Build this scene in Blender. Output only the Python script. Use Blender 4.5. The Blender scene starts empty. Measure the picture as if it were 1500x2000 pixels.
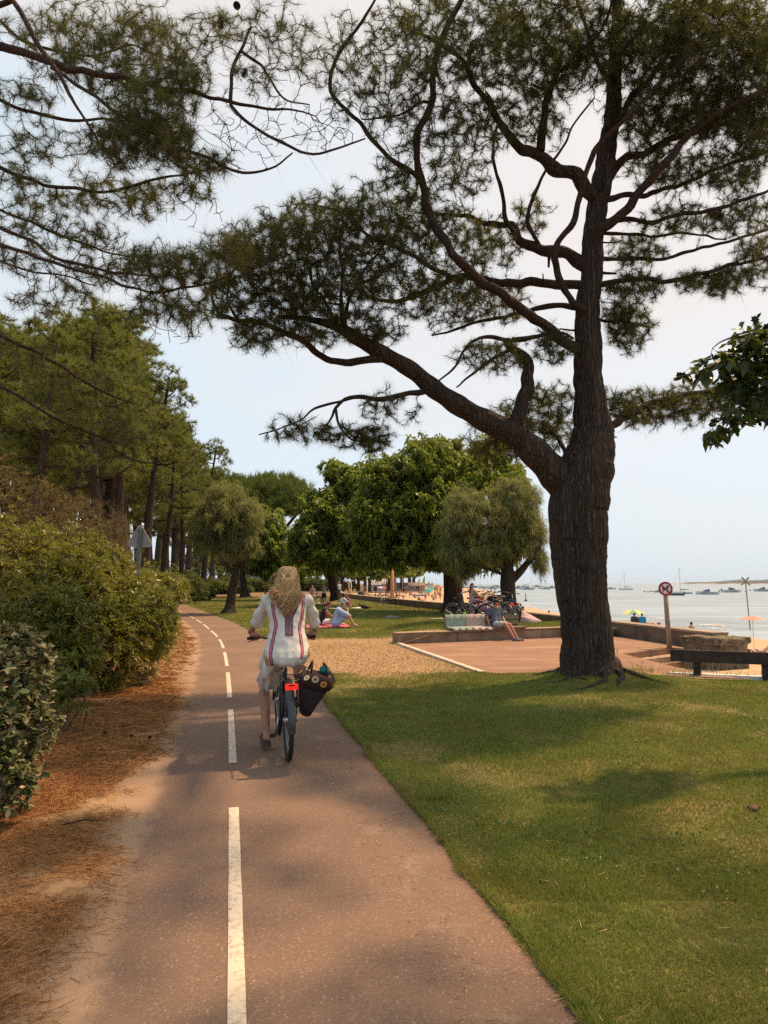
import bpy, math, random
import numpy as np
from mathutils import Vector, Matrix
from mathutils.bvhtree import BVHTree
R = math.radians
random.seed(3)
rng = np.random.default_rng(11)
sc = bpy.context.scene
col = sc.collection

# ---------------------------------------------------------------- camera
FOC = 1333.333
TH = R(5.95)
CAMZ = 1.55
cam_d = bpy.data.cameras.new('camera')
cam = bpy.data.objects.new('camera', cam_d)
col.objects.link(cam)
cam.location = (0, 0, CAMZ)
cam.rotation_euler = (R(90) + TH, 0, 0)
cam_d.sensor_fit = 'VERTICAL'
cam_d.sensor_height = 36
cam_d.lens = 24
cam_d.clip_end = 20000
sc.camera = cam

# ---------------------------------------------------------------- sky, sun, exposure
SUN = Vector((0.42, 0.30, 0.86)).normalized()
w = bpy.data.worlds.new('World')
sc.world = w
w.use_nodes = True
nt = w.node_tree
nt.nodes.clear()
def wn(t, **k):
    n = nt.nodes.new(t)
    for a, b in k.items():
        setattr(n, a, b)
    return n
L = nt.links.new
out = wn('ShaderNodeOutputWorld')
sky = wn('ShaderNodeTexSky', sky_type='NISHITA', sun_disc=False)
sky.sun_elevation = math.asin(SUN.z)
sky.sun_rotation = math.atan2(SUN.x, SUN.y)
sky.dust_density = 4.0
bg1 = wn('ShaderNodeBackground')
bg1.inputs[1].default_value = 0.12
L(sky.outputs[0], bg1.inputs[0])
# thin smoky veil of high cloud: whiter and warmer towards the sun, bluer away from it
tc = wn('ShaderNodeTexCoord')
dot = wn('ShaderNodeVectorMath', operation='DOT_PRODUCT')
dot.inputs[1].default_value = SUN
L(tc.outputs['Generated'], dot.inputs[0])
nz = wn('ShaderNodeTexNoise')
nz.inputs['Scale'].default_value = 2.6
nz.inputs['Detail'].default_value = 5
mp = wn('ShaderNodeMapping')
mp.inputs['Scale'].default_value = (1, 1, 2.5)
L(tc.outputs['Generated'], mp.inputs[0])
L(mp.outputs[0], nz.inputs[0])
ma = wn('ShaderNodeMath', operation='MULTIPLY_ADD')
ma.inputs[1].default_value = 0.95
L(nz.outputs[0], ma.inputs[0])
L(dot.outputs['Value'], ma.inputs[2])
rmp = wn('ShaderNodeValToRGB')
e = rmp.color_ramp.elements
e[0].position = 0.34; e[0].color = (0.45, 0.69, 0.93, 1)
e[1].position = 1.12 / 1.3; e[1].color = (0.86, 0.80, 0.75, 1)
m1 = e.new(0.55); m1.color = (0.74, 0.84, 0.91, 1)
m2 = e.new(0.70); m2.color = (0.83, 0.835, 0.835, 1)
dv = wn('ShaderNodeMath', operation='DIVIDE')
dv.inputs[1].default_value = 1.5
L(ma.outputs[0], dv.inputs[0])
L(dv.outputs[0], rmp.inputs[0])
bg2 = wn('ShaderNodeBackground')
bg2.inputs[1].default_value = 0.90
sz = wn('ShaderNodeSeparateXYZ')
L(tc.outputs['Generated'], sz.inputs[0])
hz = wn('ShaderNodeMapRange')
hz.inputs[1].default_value = 0.0; hz.inputs[2].default_value = 0.34; hz.inputs[3].default_value = 0.8; hz.inputs[4].default_value = 0.0
L(sz.outputs[2], hz.inputs[0])
hm_ = wn('ShaderNodeMix', data_type='RGBA')
hm_.inputs[7].default_value = (0.75, 0.845, 0.92, 1)
L(hz.outputs[0], hm_.inputs[0]); L(rmp.outputs[0], hm_.inputs[6])
L(hm_.outputs[2], bg2.inputs[0])
mx = wn('ShaderNodeMixShader')
mx.inputs[0].default_value = 0.84
L(bg1.outputs[0], mx.inputs[1])
L(bg2.outputs[0], mx.inputs[2])
L(mx.outputs[0], out.inputs[0])

sd = bpy.data.lights.new('sun', 'SUN')
sd.energy = 5.0
sd.angle = R(1.5)
sd.color = (1.0, 0.68, 0.40)
so = bpy.data.objects.new('sun', sd)
so.rotation_euler = SUN.to_track_quat('Z', 'Y').to_euler()
so.location = (0, 0, 60)
col.objects.link(so)
vs = sc.view_settings
vs.view_transform = 'Standard'
vs.look = 'None'
vs.gamma = 1
vs.use_curve_mapping = False
vs.exposure = 0.30
sc.cycles.use_denoising = False
sc.cycles.max_bounces = 8
sc.cycles.sample_clamp_indirect = 3
sc.cycles.diffuse_bounces = 4
sc.cycles.transmission_bounces = 4
sc.cycles.transparent_max_bounces = 4
sc.cycles.volume_bounces = 0
HAZE = 0.00006

# ---------------------------------------------------------------- pixel helpers (pixels of the 1500 x 2000 photograph)
def ray(px, py):
    x = (px - 750) / FOC
    y = (1000 - py) / FOC
    return Vector((x, math.cos(TH) - y * math.sin(TH), math.sin(TH) + y * math.cos(TH)))
def G(px, py, z=0.0):
    d = ray(px, py)
    t = (z - CAMZ) / d.z
    return Vector((d.x * t, d.y * t, z))
def P(px, py, Y):
    d = ray(px, py)
    t = Y / d.y
    return Vector((d.x * t, Y, CAMZ + d.z * t))

# ---------------------------------------------------------------- object helpers
class MB:
    def __init__(s):
        s.v = []; s.f = []; s.m = []
    def add(s, vs, fs, mi=0):
        o = len(s.v)
        s.v.extend([tuple(q) for q in vs])
        s.f.extend([tuple(i + o for i in f) for f in fs])
        s.m.extend([mi] * len(fs))
        return s
    def box(s, c, d, rz=0, rx=0, ry=0, mi=0):
        M_ = Matrix.Rotation(rz, 3, 'Z') @ Matrix.Rotation(ry, 3, 'Y') @ Matrix.Rotation(rx, 3, 'X')
        c = Vector(c)
        vs_ = [c + M_ @ Vector((x * d[0] / 2, y * d[1] / 2, z * d[2] / 2)) for x in (-1, 1) for y in (-1, 1) for z in (-1, 1)]
        return s.add(vs_, [(0, 1, 3, 2), (4, 6, 7, 5), (0, 4, 5, 1), (2, 3, 7, 6), (0, 2, 6, 4), (1, 5, 7, 3)], mi)
    def tube(s, pts, rad, n=8, cap=True, mi=0):
        pts = [Vector(p) for p in pts]
        if not hasattr(rad, '__len__'):
            rad = [rad] * len(pts)
        vs_ = []
        t0 = (pts[1] - pts[0]).normalized()
        u = t0.orthogonal().normalized()
        for i, p in enumerate(pts):
            a = pts[max(i - 1, 0)]; b = pts[min(i + 1, len(pts) - 1)]
            t = (b - a).normalized()
            u = (u - t * u.dot(t)).normalized()
            v_ = t.cross(u)
            for k in range(n):
                an = 2 * math.pi * k / n
                vs_.append(p + (u * math.cos(an) + v_ * math.sin(an)) * rad[i])
        fs = []
        for i in range(len(pts) - 1):
            for k in range(n):
                k2 = (k + 1) % n
                fs.append((i * n + k, i * n + k2, (i + 1) * n + k2, (i + 1) * n + k))
        if cap:
            fs.append(tuple(range(n))[::-1])
            fs.append(tuple((len(pts) - 1) * n + k for k in range(n)))
        return s.add(vs_, fs, mi)
    def cone(s, p0, r0, p1, r1, n=12, mi=0):
        """tapered capsule"""
        p0 = Vector(p0); p1 = Vector(p1)
        ax = (p1 - p0)
        if ax.length < 1e-5:
            ax = Vector((0, 0, 1e-4))
        t = ax.normalized()
        pts, rr = [], []
        for a in (-88, -60, -30, 0):
            pts.append(p0 + t * r0 * math.sin(R(a))); rr.append(r0 * math.cos(R(a)))
        for a in (0, 30, 60, 88):
            pts.append(p1 + t * r1 * math.sin(R(a))); rr.append(r1 * math.cos(R(a)))
        u = t.orthogonal().normalized(); v_ = t.cross(u)
        vs_ = [p + (u * math.cos(2 * math.pi * k / n) + v_ * math.sin(2 * math.pi * k / n)) * r for p, r in zip(pts, rr) for k in range(n)]
        fs = []
        for i in range(7):
            for k in range(n):
                k2 = (k + 1) % n
                fs.append((i * n + k, i * n + k2, (i + 1) * n + k2, (i + 1) * n + k))
        fs.append(tuple(range(n))[::-1]); fs.append(tuple(7 * n + k for k in range(n)))
        return s.add(vs_, fs, mi)
    def ell(s, c, r, rot=None, n=14, m=9, mi=0):
        c = Vector(c)
        if not hasattr(r, '__len__'):
            r = (r, r, r)
        M_ = rot if rot is not None else Matrix.Identity(3)
        vs_ = [c + M_ @ Vector((0, 0, -r[2]))]
        for j in range(1, m):
            a = math.pi * j / m - math.pi / 2
            for k in range(n):
                b = 2 * math.pi * k / n
                vs_.append(c + M_ @ Vector((r[0] * math.cos(a) * math.cos(b), r[1] * math.cos(a) * math.sin(b), r[2] * math.sin(a))))
        vs_.append(c + M_ @ Vector((0, 0, r[2])))
        fs = []
        for k in range(n):
            fs.append((0, 1 + (k + 1) % n, 1 + k))
        for j in range(m - 2):
            for k in range(n):
                a = 1 + j * n
                fs.append((a + k, a + (k + 1) % n, a + n + (k + 1) % n, a + n + k))
        last = len(vs_) - 1
        a = 1 + (m - 2) * n
        for k in range(n):
            fs.append((a + k, a + (k + 1) % n, last))
        return s.add(vs_, fs, mi)
    def torus(s, c, rmaj, rmin, axis='X', n=36, k=8, flat=1.0, mi=0):
        c = Vector(c)
        vs_, fs = [], []
        for i in range(n):
            a = 2 * math.pi * i / n
            for j in range(k):
                b = 2 * math.pi * j / k
                r = rmaj + rmin * math.cos(b); h = rmin * flat * math.sin(b)
                if axis == 'X': q = (h, r * math.cos(a), r * math.sin(a))
                elif axis == 'Y': q = (r * math.cos(a), h, r * math.sin(a))
                else: q = (r * math.cos(a), r * math.sin(a), h)
                vs_.append(c + Vector(q))
                i2 = (i + 1) % n; j2 = (j + 1) % k
                fs.append((i * k + j, i2 * k + j, i2 * k + j2, i * k + j2))
        return s.add(vs_, fs, mi)
    def prism(s, poly, z0, z1, mi=0):
        n = len(poly)
        vs_ = [(p[0], p[1], z0) for p in poly] + [(p[0], p[1], z1) for p in poly]
        fs = [tuple(range(n))[::-1], tuple(range(n, 2 * n))] + [(i, (i + 1) % n, n + (i + 1) % n, n + i) for i in range(n)]
        return s.add(vs_, fs, mi)
    def loft(s, rings, close=True, cap=True, mi=0):
        n = len(rings[0])
        vs_ = [q for r in rings for q in r]
        fs = []
        for i in range(len(rings) - 1):
            for k in range(n if close else n - 1):
                k2 = (k + 1) % n
                fs.append((i * n + k, i * n + k2, (i + 1) * n + k2, (i + 1) * n + k))
        if cap and close:
            fs.append(tuple(range(n))[::-1]); fs.append(tuple((len(rings) - 1) * n + k for k in range(n)))
        return s.add(vs_, fs, mi)
    def xf(s, Mx):
        s.v = [tuple(Mx @ Vector(q)) for q in s.v]
        return s
    def mesh(s, name, mats, smooth=False):
        me = bpy.data.meshes.new(name)
        me.from_pydata(s.v, [], s.f)
        for m_ in (mats if isinstance(mats, (list, tuple)) else [mats]):
            me.materials.append(m_)
        if any(s.m):
            me.polygons.foreach_set('material_index', s.m)
        if smooth:
            me.polygons.foreach_set('use_smooth', [True] * len(s.f))
        me.update()
        return me

def fast_mesh(name, v, f, mats, smooth=False):
    """v (n,3), f (m,k): uniform arity"""
    v = np.asarray(v, dtype=np.float32); f = np.asarray(f, dtype=np.int32)
    me = bpy.data.meshes.new(name)
    me.vertices.add(len(v)); me.vertices.foreach_set('co', v.ravel())
    k = f.shape[1]
    me.loops.add(f.size); me.loops.foreach_set('vertex_index', f.ravel())
    me.polygons.add(len(f))
    me.polygons.foreach_set('loop_start', np.arange(0, f.size, k, dtype=np.int32))
    if smooth:
        me.polygons.foreach_set('use_smooth', np.ones(len(f), dtype=bool))
    me.update(calc_edges=True)
    for m_ in (mats if isinstance(mats, (list, tuple)) else [mats]):
        me.materials.append(m_)
    return me

def link(name, data, parent=None, loc=None):
    o = bpy.data.objects.new(name, data)
    col.objects.link(o)
    if parent is not None:
        o.parent = parent
    if loc is not None:
        o.location = loc
    return o
def tag(o, label=None, cat=None, group=None, kind=None):
    if label: o['label'] = label
    if cat: o['category'] = cat
    if group: o['group'] = group
    if kind: o['kind'] = kind
    return o
def thing(name, label, cat, loc=(0, 0, 0), rz=0, group=None):
    o = link(name, None, None, loc)
    o.empty_display_size = 0.2
    o.rotation_euler = (0, 0, rz)
    return tag(o, label, cat, group)
def part(name, mb, mat, parent=None, smooth=False, label=None, kind=None):
    me = mb.mesh(name, mat, smooth) if isinstance(mb, MB) else mb
    o = link(name, me, parent)
    return tag(o, label, None, None, kind)
def solo(name, mb, mat, label, cat, loc=(0, 0, 0), rz=0, group=None, smooth=False, kind=None):
    me = mb.mesh(name, mat, smooth) if isinstance(mb, MB) else mb
    o = link(name, me, None, loc)
    o.rotation_euler = (0, 0, rz)
    return tag(o, label, cat, group, kind)
def struct(name, me, kind='structure', parent=None):
    o = link(name, me, parent)
    o['kind'] = kind
    return o
def copy_tree(o, loc=None, rz=None, label=None, parent=None, scale=None):
    c = o.copy()
    col.objects.link(c)
    if parent is not None:
        c.parent = parent
    if loc is not None: c.location = loc
    if rz is not None: c.rotation_euler = (c.rotation_euler[0], c.rotation_euler[1], rz)
    if scale is not None: c.scale = scale if hasattr(scale, '__len__') else (scale,) * 3
    if label: c['label'] = label
    for ch in list(o.children):
        copy_tree(ch, parent=c)
    return c
def recolor(o, old, new):
    """give one copy its own material while the mesh stays shared"""
    for q in [o] + list(o.children_recursive):
        if q.type == 'MESH':
            for s in q.material_slots:
                if s.material == old:
                    s.link = 'OBJECT'; s.material = new

# ---------------------------------------------------------------- materials
class NT:
    def __init__(s, name):
        s.m = bpy.data.materials.new(name); s.m.use_nodes = True
        s.t = s.m.node_tree; s.t.nodes.clear()
        s.out = s.n('ShaderNodeOutputMaterial')
    def n(s, t, **k):
        q = s.t.nodes.new(t)
        for a, b in k.items(): setattr(q, a, b)
        return q
    def l(s, a, b): s.t.links.new(a, b)
    def set(s, sock, v):
        if hasattr(v, 'is_output'): s.l(v, sock)
        else:
            if hasattr(v, '__len__') and len(v) == 3 and sock.type == 'RGBA': v = (*v, 1)
            sock.default_value = v
    def coord(s, kind='Object', scale=None):
        t = s.n('ShaderNodeTexCoord')
        if scale is None: return t.outputs[kind]
        m = s.n('ShaderNodeMapping'); m.inputs['Scale'].default_value = scale
        s.l(t.outputs[kind], m.inputs[0]); return m.outputs[0]
    def pos(s, scale=None):
        t = s.n('ShaderNodeNewGeometry').outputs['Position']
        if scale is None: return t
        m = s.n('ShaderNodeMapping'); m.inputs['Scale'].default_value = scale
        s.l(t, m.inputs[0]); return m.outputs[0]
    def noise(s, vec, scale, detail=4, rough=.55):
        q = s.n('ShaderNodeTexNoise'); q.inputs['Scale'].default_value = scale
        q.inputs['Detail'].default_value = detail; q.inputs['Roughness'].default_value = rough
        s.l(vec, q.inputs[0]); return q.outputs[0]
    def voro(s, vec, scale, feature='F1', out='Distance'):
        q = s.n('ShaderNodeTexVoronoi', feature=feature); q.inputs['Scale'].default_value = scale
        s.l(vec, q.inputs[0]); return q.outputs[out]
    def ramp(s, fac, stops):
        q = s.n('ShaderNodeValToRGB'); e = q.color_ramp.elements
        while len(e) < len(stops): e.new(.5)
        for i, (p, c) in enumerate(stops):
            e[i].position = p
            c = (c, c, c) if not hasattr(c, '__len__') else c
            e[i].color = (*c, 1)
        s.l(fac, q.inputs[0]); return q.outputs[0]
    def mix(s, fac, a, b, mode='MIX'):
        q = s.n('ShaderNodeMix', data_type='RGBA', blend_type=mode)
        s.set(q.inputs[0], fac); s.set(q.inputs[6], a); s.set(q.inputs[7], b)
        return q.outputs[2]
    def math(s, op, a, b=0.0, c=0.0, clamp=False):
        q = s.n('ShaderNodeMath', operation=op, use_clamp=clamp)
        s.set(q.inputs[0], a); s.set(q.inputs[1], b); s.set(q.inputs[2], c); return q.outputs[0]
    def bump(s, h, strength=.5, dist=.01, normal=None):
        q = s.n('ShaderNodeBump'); q.inputs['Strength'].default_value = strength; q.inputs['Distance'].default_value = dist
        s.l(h, q.inputs['Height'])
        if normal is not None: s.l(normal, q.inputs['Normal'])
        return q.outputs[0]
    def attr(s, name):
        return s.n('ShaderNodeAttribute', attribute_name=name).outputs['Fac']
    def bsdf(s, color, rough=.8, metal=0, spec=.3, normal=None, **k):
        b = s.n('ShaderNodeBsdfPrincipled')
        s.set(b.inputs['Base Color'], color); s.set(b.inputs['Roughness'], rough)
        b.inputs['Metallic'].default_value = metal; b.inputs['Specular IOR Level'].default_value = spec
        for a, v in k.items(): s.set(b.inputs[a], v)
        if normal is not None: s.l(normal, b.inputs['Normal'])
        s.l(b.outputs[0], s.out.inputs[0]); return b
def M(name, c, rough=.7, metal=0, spec=.3, var=.18, scale=6, bump=.15, bscale=60, **k):
    """plain surface with tonal variation and fine grain"""
    q = NT(name)
    v = q.coord('Object')
    n1 = q.noise(v, scale, 5)
    c2 = tuple(min(1, x * (1 + var)) for x in c); c1 = tuple(x * (1 - var) for x in c)
    colr = q.ramp(n1, [(.3, c1), (.7, c2)])
    n2 = q.noise(v, bscale, 3)
    q.bsdf(colr, rough, metal, spec, q.bump(n2, bump, .004), **k)
    return q.m
def leafmat(name, cols, trans=.35, rough=.5, spec=.25, patch=None):
    q = NT(name)
    g = q.n('ShaderNodeNewGeometry')
    n = len(cols)
    colr = q.ramp(g.outputs['Random Per Island'], [(i / max(1, n - 1), c) for i, c in enumerate(cols)])
    if patch:
        pn = q.noise(q.coord('Object'), patch[0], 3)
        colr = q.mix(q.ramp(pn, [(.42, 0.0), (.62, 1.0)]), colr, q.mix(.6, colr, patch[1]))
    b = q.n('ShaderNodeBsdfPrincipled')
    q.l(colr, b.inputs['Base Color']); b.inputs['Roughness'].default_value = rough
    b.inputs['Specular IOR Level'].default_value = spec
    t = q.n('ShaderNodeBsdfTranslucent')
    q.l(q.mix(.5, colr, (.30, .36, .04), 'MIX') if trans > .2 else colr, t.inputs[0])
    m = q.n('ShaderNodeMixShader'); m.inputs[0].default_value = trans
    q.l(b.outputs[0], m.inputs[1]); q.l(t.outputs[0], m.inputs[2]); q.l(m.outputs[0], q.out.inputs[0])
    return q.m
def barkmat(name, c1, c2, c3, sc_=9.0, strength=1.0):
    q = NT(name)
    v = q.pos((1.5, 1.5, .16))
    w_ = q.noise(v, 3.0, 4)
    vv = q.n('ShaderNodeVectorMath', operation='ADD'); q.l(v, vv.inputs[0])
    sc2 = q.n('ShaderNodeVectorMath', operation='SCALE'); sc2.inputs['Scale'].default_value = .25
    cn = q.n('ShaderNodeTexNoise'); cn.inputs['Scale'].default_value = 4; q.l(v, cn.inputs[0])
    q.l(cn.outputs['Color'], sc2.inputs[0]); q.l(sc2.outputs[0], vv.inputs[1])
    vo = q.voro(vv.outputs[0], sc_, 'DISTANCE_TO_EDGE')
    plate = q.ramp(vo, [(.0, 0.0), (.22, .55), (.5, 1.0)])
    fine = q.noise(q.pos((1, 1, .4)), 38, 4, .65)
    h = q.math('MULTIPLY_ADD', fine, .35, plate)
    base = q.mix(q.ramp(w_, [(.35, 0.0), (.65, 1.0)]), c1, c2)
    base = q.mix(q.ramp(fine, [(.35, 0.0), (.8, .8)]), base, c3)
    colr = q.mix(plate, q.mix(.6, base, (0.02, .013, .010)), base)
    q.bsdf(colr, .9, 0, .15, q.bump(h, strength, .05))
    return q.m

MAT = {}
MAT['bark'] = barkmat('pine_bark', (.052, .035, .026), (.092, .064, .047), (.20, .15, .115), 11)
MAT['bark_thin'] = barkmat('pine_limb_bark', (.055, .037, .028), (.09, .058, .04), (.14, .095, .07), 16, .7)
MAT['bark_dark'] = barkmat('chestnut_bark', (.065, .042, .034), (.10, .062, .045), (.14, .09, .065), 7)
MAT['bark_tam'] = barkmat('tamarisk_bark', (.06, .045, .034), (.10, .075, .05), (.14, .11, .08), 10)
MAT['twig'] = M('twig', (.085, .056, .042), .9, var=.3)
MAT['needle'] = leafmat('pine_needle', [(.026, .027, .012), (.042, .041, .017), (.060, .053, .022), (.09, .066, .034)], .3, .55, .2)
MAT['needle_l'] = leafmat('pine_needle_olive', [(.034, .036, .015), (.056, .056, .021), (.08, .073, .028), (.11, .083, .04)], .3, .55, .2)
MAT['needle_f'] = leafmat('wood_needle', [(.08, .105, .022), (.13, .155, .032), (.18, .195, .042), (.22, .20, .06)], .3, .6, .2)
MAT['needle_far'] = leafmat('umbrella_pine_needle', [(.05, .085, .016), (.075, .12, .02), (.09, .13, .026)], .25, .6, .2)
MAT['chestnut'] = leafmat('chestnut_leaf', [(.055, .090, .014), (.10, .15, .017), (.15, .20, .022), (.22, .24, .035)], .42, .45, .3)
MAT['tam'] = leafmat('tamarisk_spray', [(.13, .15, .055), (.18, .195, .07), (.22, .22, .085), (.25, .23, .10)], .3, .7, .1)
MAT['maple'] = leafmat('maple_leaf', [(.02, .036, .012), (.03, .052, .014), (.045, .075, .016)], .22, .4, .35)
MAT['olean'] = leafmat('oleander_leaf', [(.065, .09, .02), (.105, .13, .025), (.15, .165, .03), (.24, .18, .04)], .3, .4, .4, (1.3, (.30, .22, .03)))
MAT['ylw'] = leafmat('yellow_green_leaf', [(.10, .13, .022), (.14, .17, .028), (.20, .19, .035)], .3, .45, .3)
MAT['elaea'] = leafmat('silver_leaf', [(.07, .09, .026), (.10, .12, .038), (.17, .165, .07), (.36, .28, .16)], .15, .5, .28)
MAT['dry'] = leafmat('dry_twig_leaf', [(.15, .115, .045), (.20, .15, .06), (.16, .155, .045)], .2, .8, .1)
MAT['undergrowth'] = leafmat('undergrowth_leaf', [(.05, .075, .022), (.08, .10, .028), (.10, .11, .035)], .25, .6, .2)
MAT['wood'] = M('weathered_wood', (.30, .23, .16), .85, var=.3, scale=14)
MAT['darkwood'] = M('dark_stained_wood', (.045, .032, .024), .75, var=.35, scale=10)
MAT['concrete'] = M('wall_concrete', (.23, .165, .115), .9, var=.35, scale=2.2, bump=.5, bscale=30)
MAT['kerb'] = M('pale_kerb', (.52, .43, .34), .85, var=.2)
MAT['metal'] = M('grey_metal', (.30, .31, .31), .45, .6)
MAT['black'] = M('black_paint', (.014, .014, .016), .4, spec=.5)
MAT['rubber'] = M('tyre_rubber', (.022, .021, .021), .8)
MAT['chrome'] = M('steel', (.55, .55, .56), .3, .9, var=.05)
MAT['white'] = M('white_paint', (.72, .71, .69), .5, var=.06)
MAT['skin'] = M('skin_tanned', (.42, .20, .125), .55, var=.08, scale=20, bump=.05)
MAT['skin2'] = M('skin_light', (.52, .29, .20), .55, var=.08, scale=20, bump=.05)
MAT['skin3'] = M('skin_sunburnt', (.38, .17, .11), .55, var=.08, scale=20, bump=.05)
MAT['eye'] = M('eye_dark', (.02, .015, .012), .3)
MAT['hair_d'] = M('dark_hair', (.022, .014, .010), .5, var=.4, scale=40)
MAT['hair_b'] = M('brown_hair', (.075, .042, .022), .5, var=.4, scale=40)
MAT['hair_l'] = M('fair_hair', (.22, .14, .07), .5, var=.4, scale=40)
_cm = {}
def C_(c, rough=.8):
    k = tuple(c)
    if k not in _cm:
        _cm[k] = M('cloth_%d' % len(_cm), c, rough, var=.12, scale=18, bump=.25, bscale=140)
    return _cm[k]

def catmull3(pts, n=8):
    o = []
    for i in range(len(pts) - 1):
        p0 = pts[max(i - 1, 0)]; p1 = pts[i]; p2 = pts[i + 1]; p3 = pts[min(i + 2, len(pts) - 1)]
        for t in np.linspace(0, 1, n, endpoint=False):
            o.append(.5 * ((2 * p1) + (p2 - p0) * t + (2 * p0 - 5 * p1 + 4 * p2 - p3) * t * t + (3 * p1 - p0 - 3 * p2 + p3) * t ** 3))
    o.append(pts[-1])
    return o

# ================================================================ SETTING
def vnoise(x, y, s, seed=0):
    """cheap smooth value noise on arrays"""
    r_ = np.random.default_rng(seed)
    T = r_.random((64, 64))
    x = np.asarray(x) / s; y = np.asarray(y) / s
    xi = np.floor(x).astype(int); yi = np.floor(y).astype(int)
    fx = x - xi; fy = y - yi
    fx = fx * fx * (3 - 2 * fx); fy = fy * fy * (3 - 2 * fy)
    g = lambda a, b: T[a % 64, b % 64]
    return (g(xi, yi) * (1 - fx) + g(xi + 1, yi) * fx) * (1 - fy) + (g(xi, yi + 1) * (1 - fx) + g(xi + 1, yi + 1) * fx) * fy
def sstep(x, a, b):
    t = np.clip((np.asarray(x, float) - a) / (b - a), 0, 1)
    return t * t * (3 - 2 * t)

WALL = [(7.55, 15.9), (7.4, 17.4), (6.75, 20.4), (6.2, 24.0), (5.4, 27.4), (3.4, 39.5), (0.96, 49.3), (-2.4, 65.0), (-5.0, 80.0), (-9, 130)]
FARLAND = [(-12, 200), (0, 280), (22, 400), (45, 560), (40, 900)]
WL = [(10, 28.0), (49, 27.6), (80, 24.0), (132, 24.0), (300, 48.0), (490, 67.0), (700, 75), (900, 60), (1500, -100)]
WATER = -2.5
def beach_z(x, y):
    s = np.interp(y, [a for a, b in WL], [b for a, b in WL]) - x
    z = WATER + np.clip(.05 * s, -3, .85) + .06 * (vnoise(x, y, 1.7, 5) - .5)
    r = np.hypot(np.asarray(x) - 8.6, np.asarray(y) - 12.5)
    return np.maximum(z, -.30 - .075 * np.maximum(0, r - 2.5) + .05 * (vnoise(x, y, 1.1, 6) - .5))
def B(px, py):
    """point of the beach seen at a pixel"""
    z = -2.0
    for _ in range(12):
        p = G(px, py, z); z = float(beach_z(p.x, p.y))
    return Vector((p.x, p.y, z))

# ---- ground: dark sandy soil of the wood, out to the horizon
q = NT('wood_floor')
v = q.pos()
c_ = q.mix(q.ramp(q.noise(v, .5, 5), [(.35, 0.0), (.65, 1.0)]), (.17, .105, .055), (.30, .19, .105))
c_ = q.mix(q.ramp(q.noise(v, 14, 4), [(.45, 0.0), (.7, .8)]), c_, (.09, .055, .03))
q.bsdf(c_, .95, 0, .1, q.bump(q.noise(v, 30, 4), .6, .03))
MAT['floor'] = q.m
N0, N1, N2 = G(1355, 1313), G(1217, 1278), G(1312, 1266)
poly = [(-4000, -300), (60, -300), (60, 10.4), (9, 10.85), (6.2, 11.02), (N0.x, N0.y), (N1.x, N1.y), (N2.x, N2.y), (7.2, 16.0)] + [(x, y) for x, y in WALL] + FARLAND + [(300, 4000), (-4000, 4000)]
mb = MB().add([(x, y, -.03) for x, y in poly], [tuple(range(len(poly)))])
struct('ground', mb.mesh('ground', MAT['floor']))

# ---- beach
q = NT('beach_sand')
v = q.pos()
c_ = q.ramp(q.noise(v, .8, 6), [(.3, (.40, .275, .165)), (.7, (.50, .355, .22))])
c_ = q.mix(q.ramp(q.noise(v, 9, 4), [(.5, 0.0), (.8, .5)]), c_, (.30, .20, .12))
h = q.math('ADD', q.noise(v, 4.5, 5), q.math('MULTIPLY', q.voro(v, 3.2), .6))
q.bsdf(c_, .95, 0, .1, q.bump(h, .8, .06))
MAT['sand'] = q.m
ys = np.concatenate([np.arange(10.4, 40, .5), np.arange(40, 120, 3), np.arange(120, 960, 15)])
us = np.linspace(0, 1, 90)
V_ = []
for y in ys:
    wx = np.interp(y, [b for a, b in WALL + FARLAND], [a for a, b in WALL + FARLAND])
    x0 = wx - .05 if y > 16 else (5.0 if y > 11.2 else 6.0)
    x1 = np.interp(y, [a for a, b in WL], [b for a, b in WL]) + 22
    xs = x0 + (x1 - x0) * us ** 1.3
    V_.append(np.stack([xs, np.full_like(xs, y), beach_z(xs, np.full_like(xs, y))], 1))
V_ = np.concatenate(V_); nx = len(us); ny = len(ys)
i = np.arange((ny - 1) * nx).reshape(ny - 1, nx)[:, :-1].ravel()
struct('beach', fast_mesh('beach', V_, np.stack([i, i + 1, i + 1 + nx, i + nx], 1), MAT['sand'], True))

# ---- sea
q = NT('sea_water')
h1 = q.noise(q.pos((.55, 1.0, 1)), .5, 5, .62)
h2 = q.noise(q.pos((.30, 1.0, 1)), .11, 4, .6)
h3 = q.noise(q.pos((.8, 1.0, 1)), 2.0, 4, .6)
h = q.math('ADD', q.math('MULTIPLY', h2, 2.6), q.math('MULTIPLY_ADD', h3, .3, h1))
rp = q.noise(q.pos((.22, 1.0, 1)), .20, 6, .72)
c_ = q.mix(q.ramp(rp, [(.38, 0.0), (.62, 1.0)]), (.16, .205, .23), (.30, .365, .40))
rg_ = q.ramp(q.noise(q.pos((.16, 1, 1)), .045, 5, .65), [(.35, .24), (.65, .42)])
q.bsdf(c_, rg_, 0, .5, q.bump(h, .8, .55), IOR=1.33)
MAT['sea'] = q.m
xs = np.concatenate([np.linspace(-3000, 0, 8), np.linspace(10, 400, 60), np.linspace(500, 6000, 10)])
ys = np.concatenate([[-200, 0, 10], np.linspace(14, 400, 120), np.linspace(450, 7500, 20)])
X_, Y_ = np.meshgrid(xs, ys)
near = np.exp(-Y_ / 160)
Z_ = WATER + near * (.16 * (vnoise(X_ * .35 + Y_ * .2, Y_, 2.6, 8) - .5))
V_ = np.stack([X_.ravel(), Y_.ravel(), Z_.ravel()], 1); nx = len(xs); ny = len(ys)
i = np.arange((ny - 1) * nx).reshape(ny - 1, nx)[:, :-1].ravel()
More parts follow.
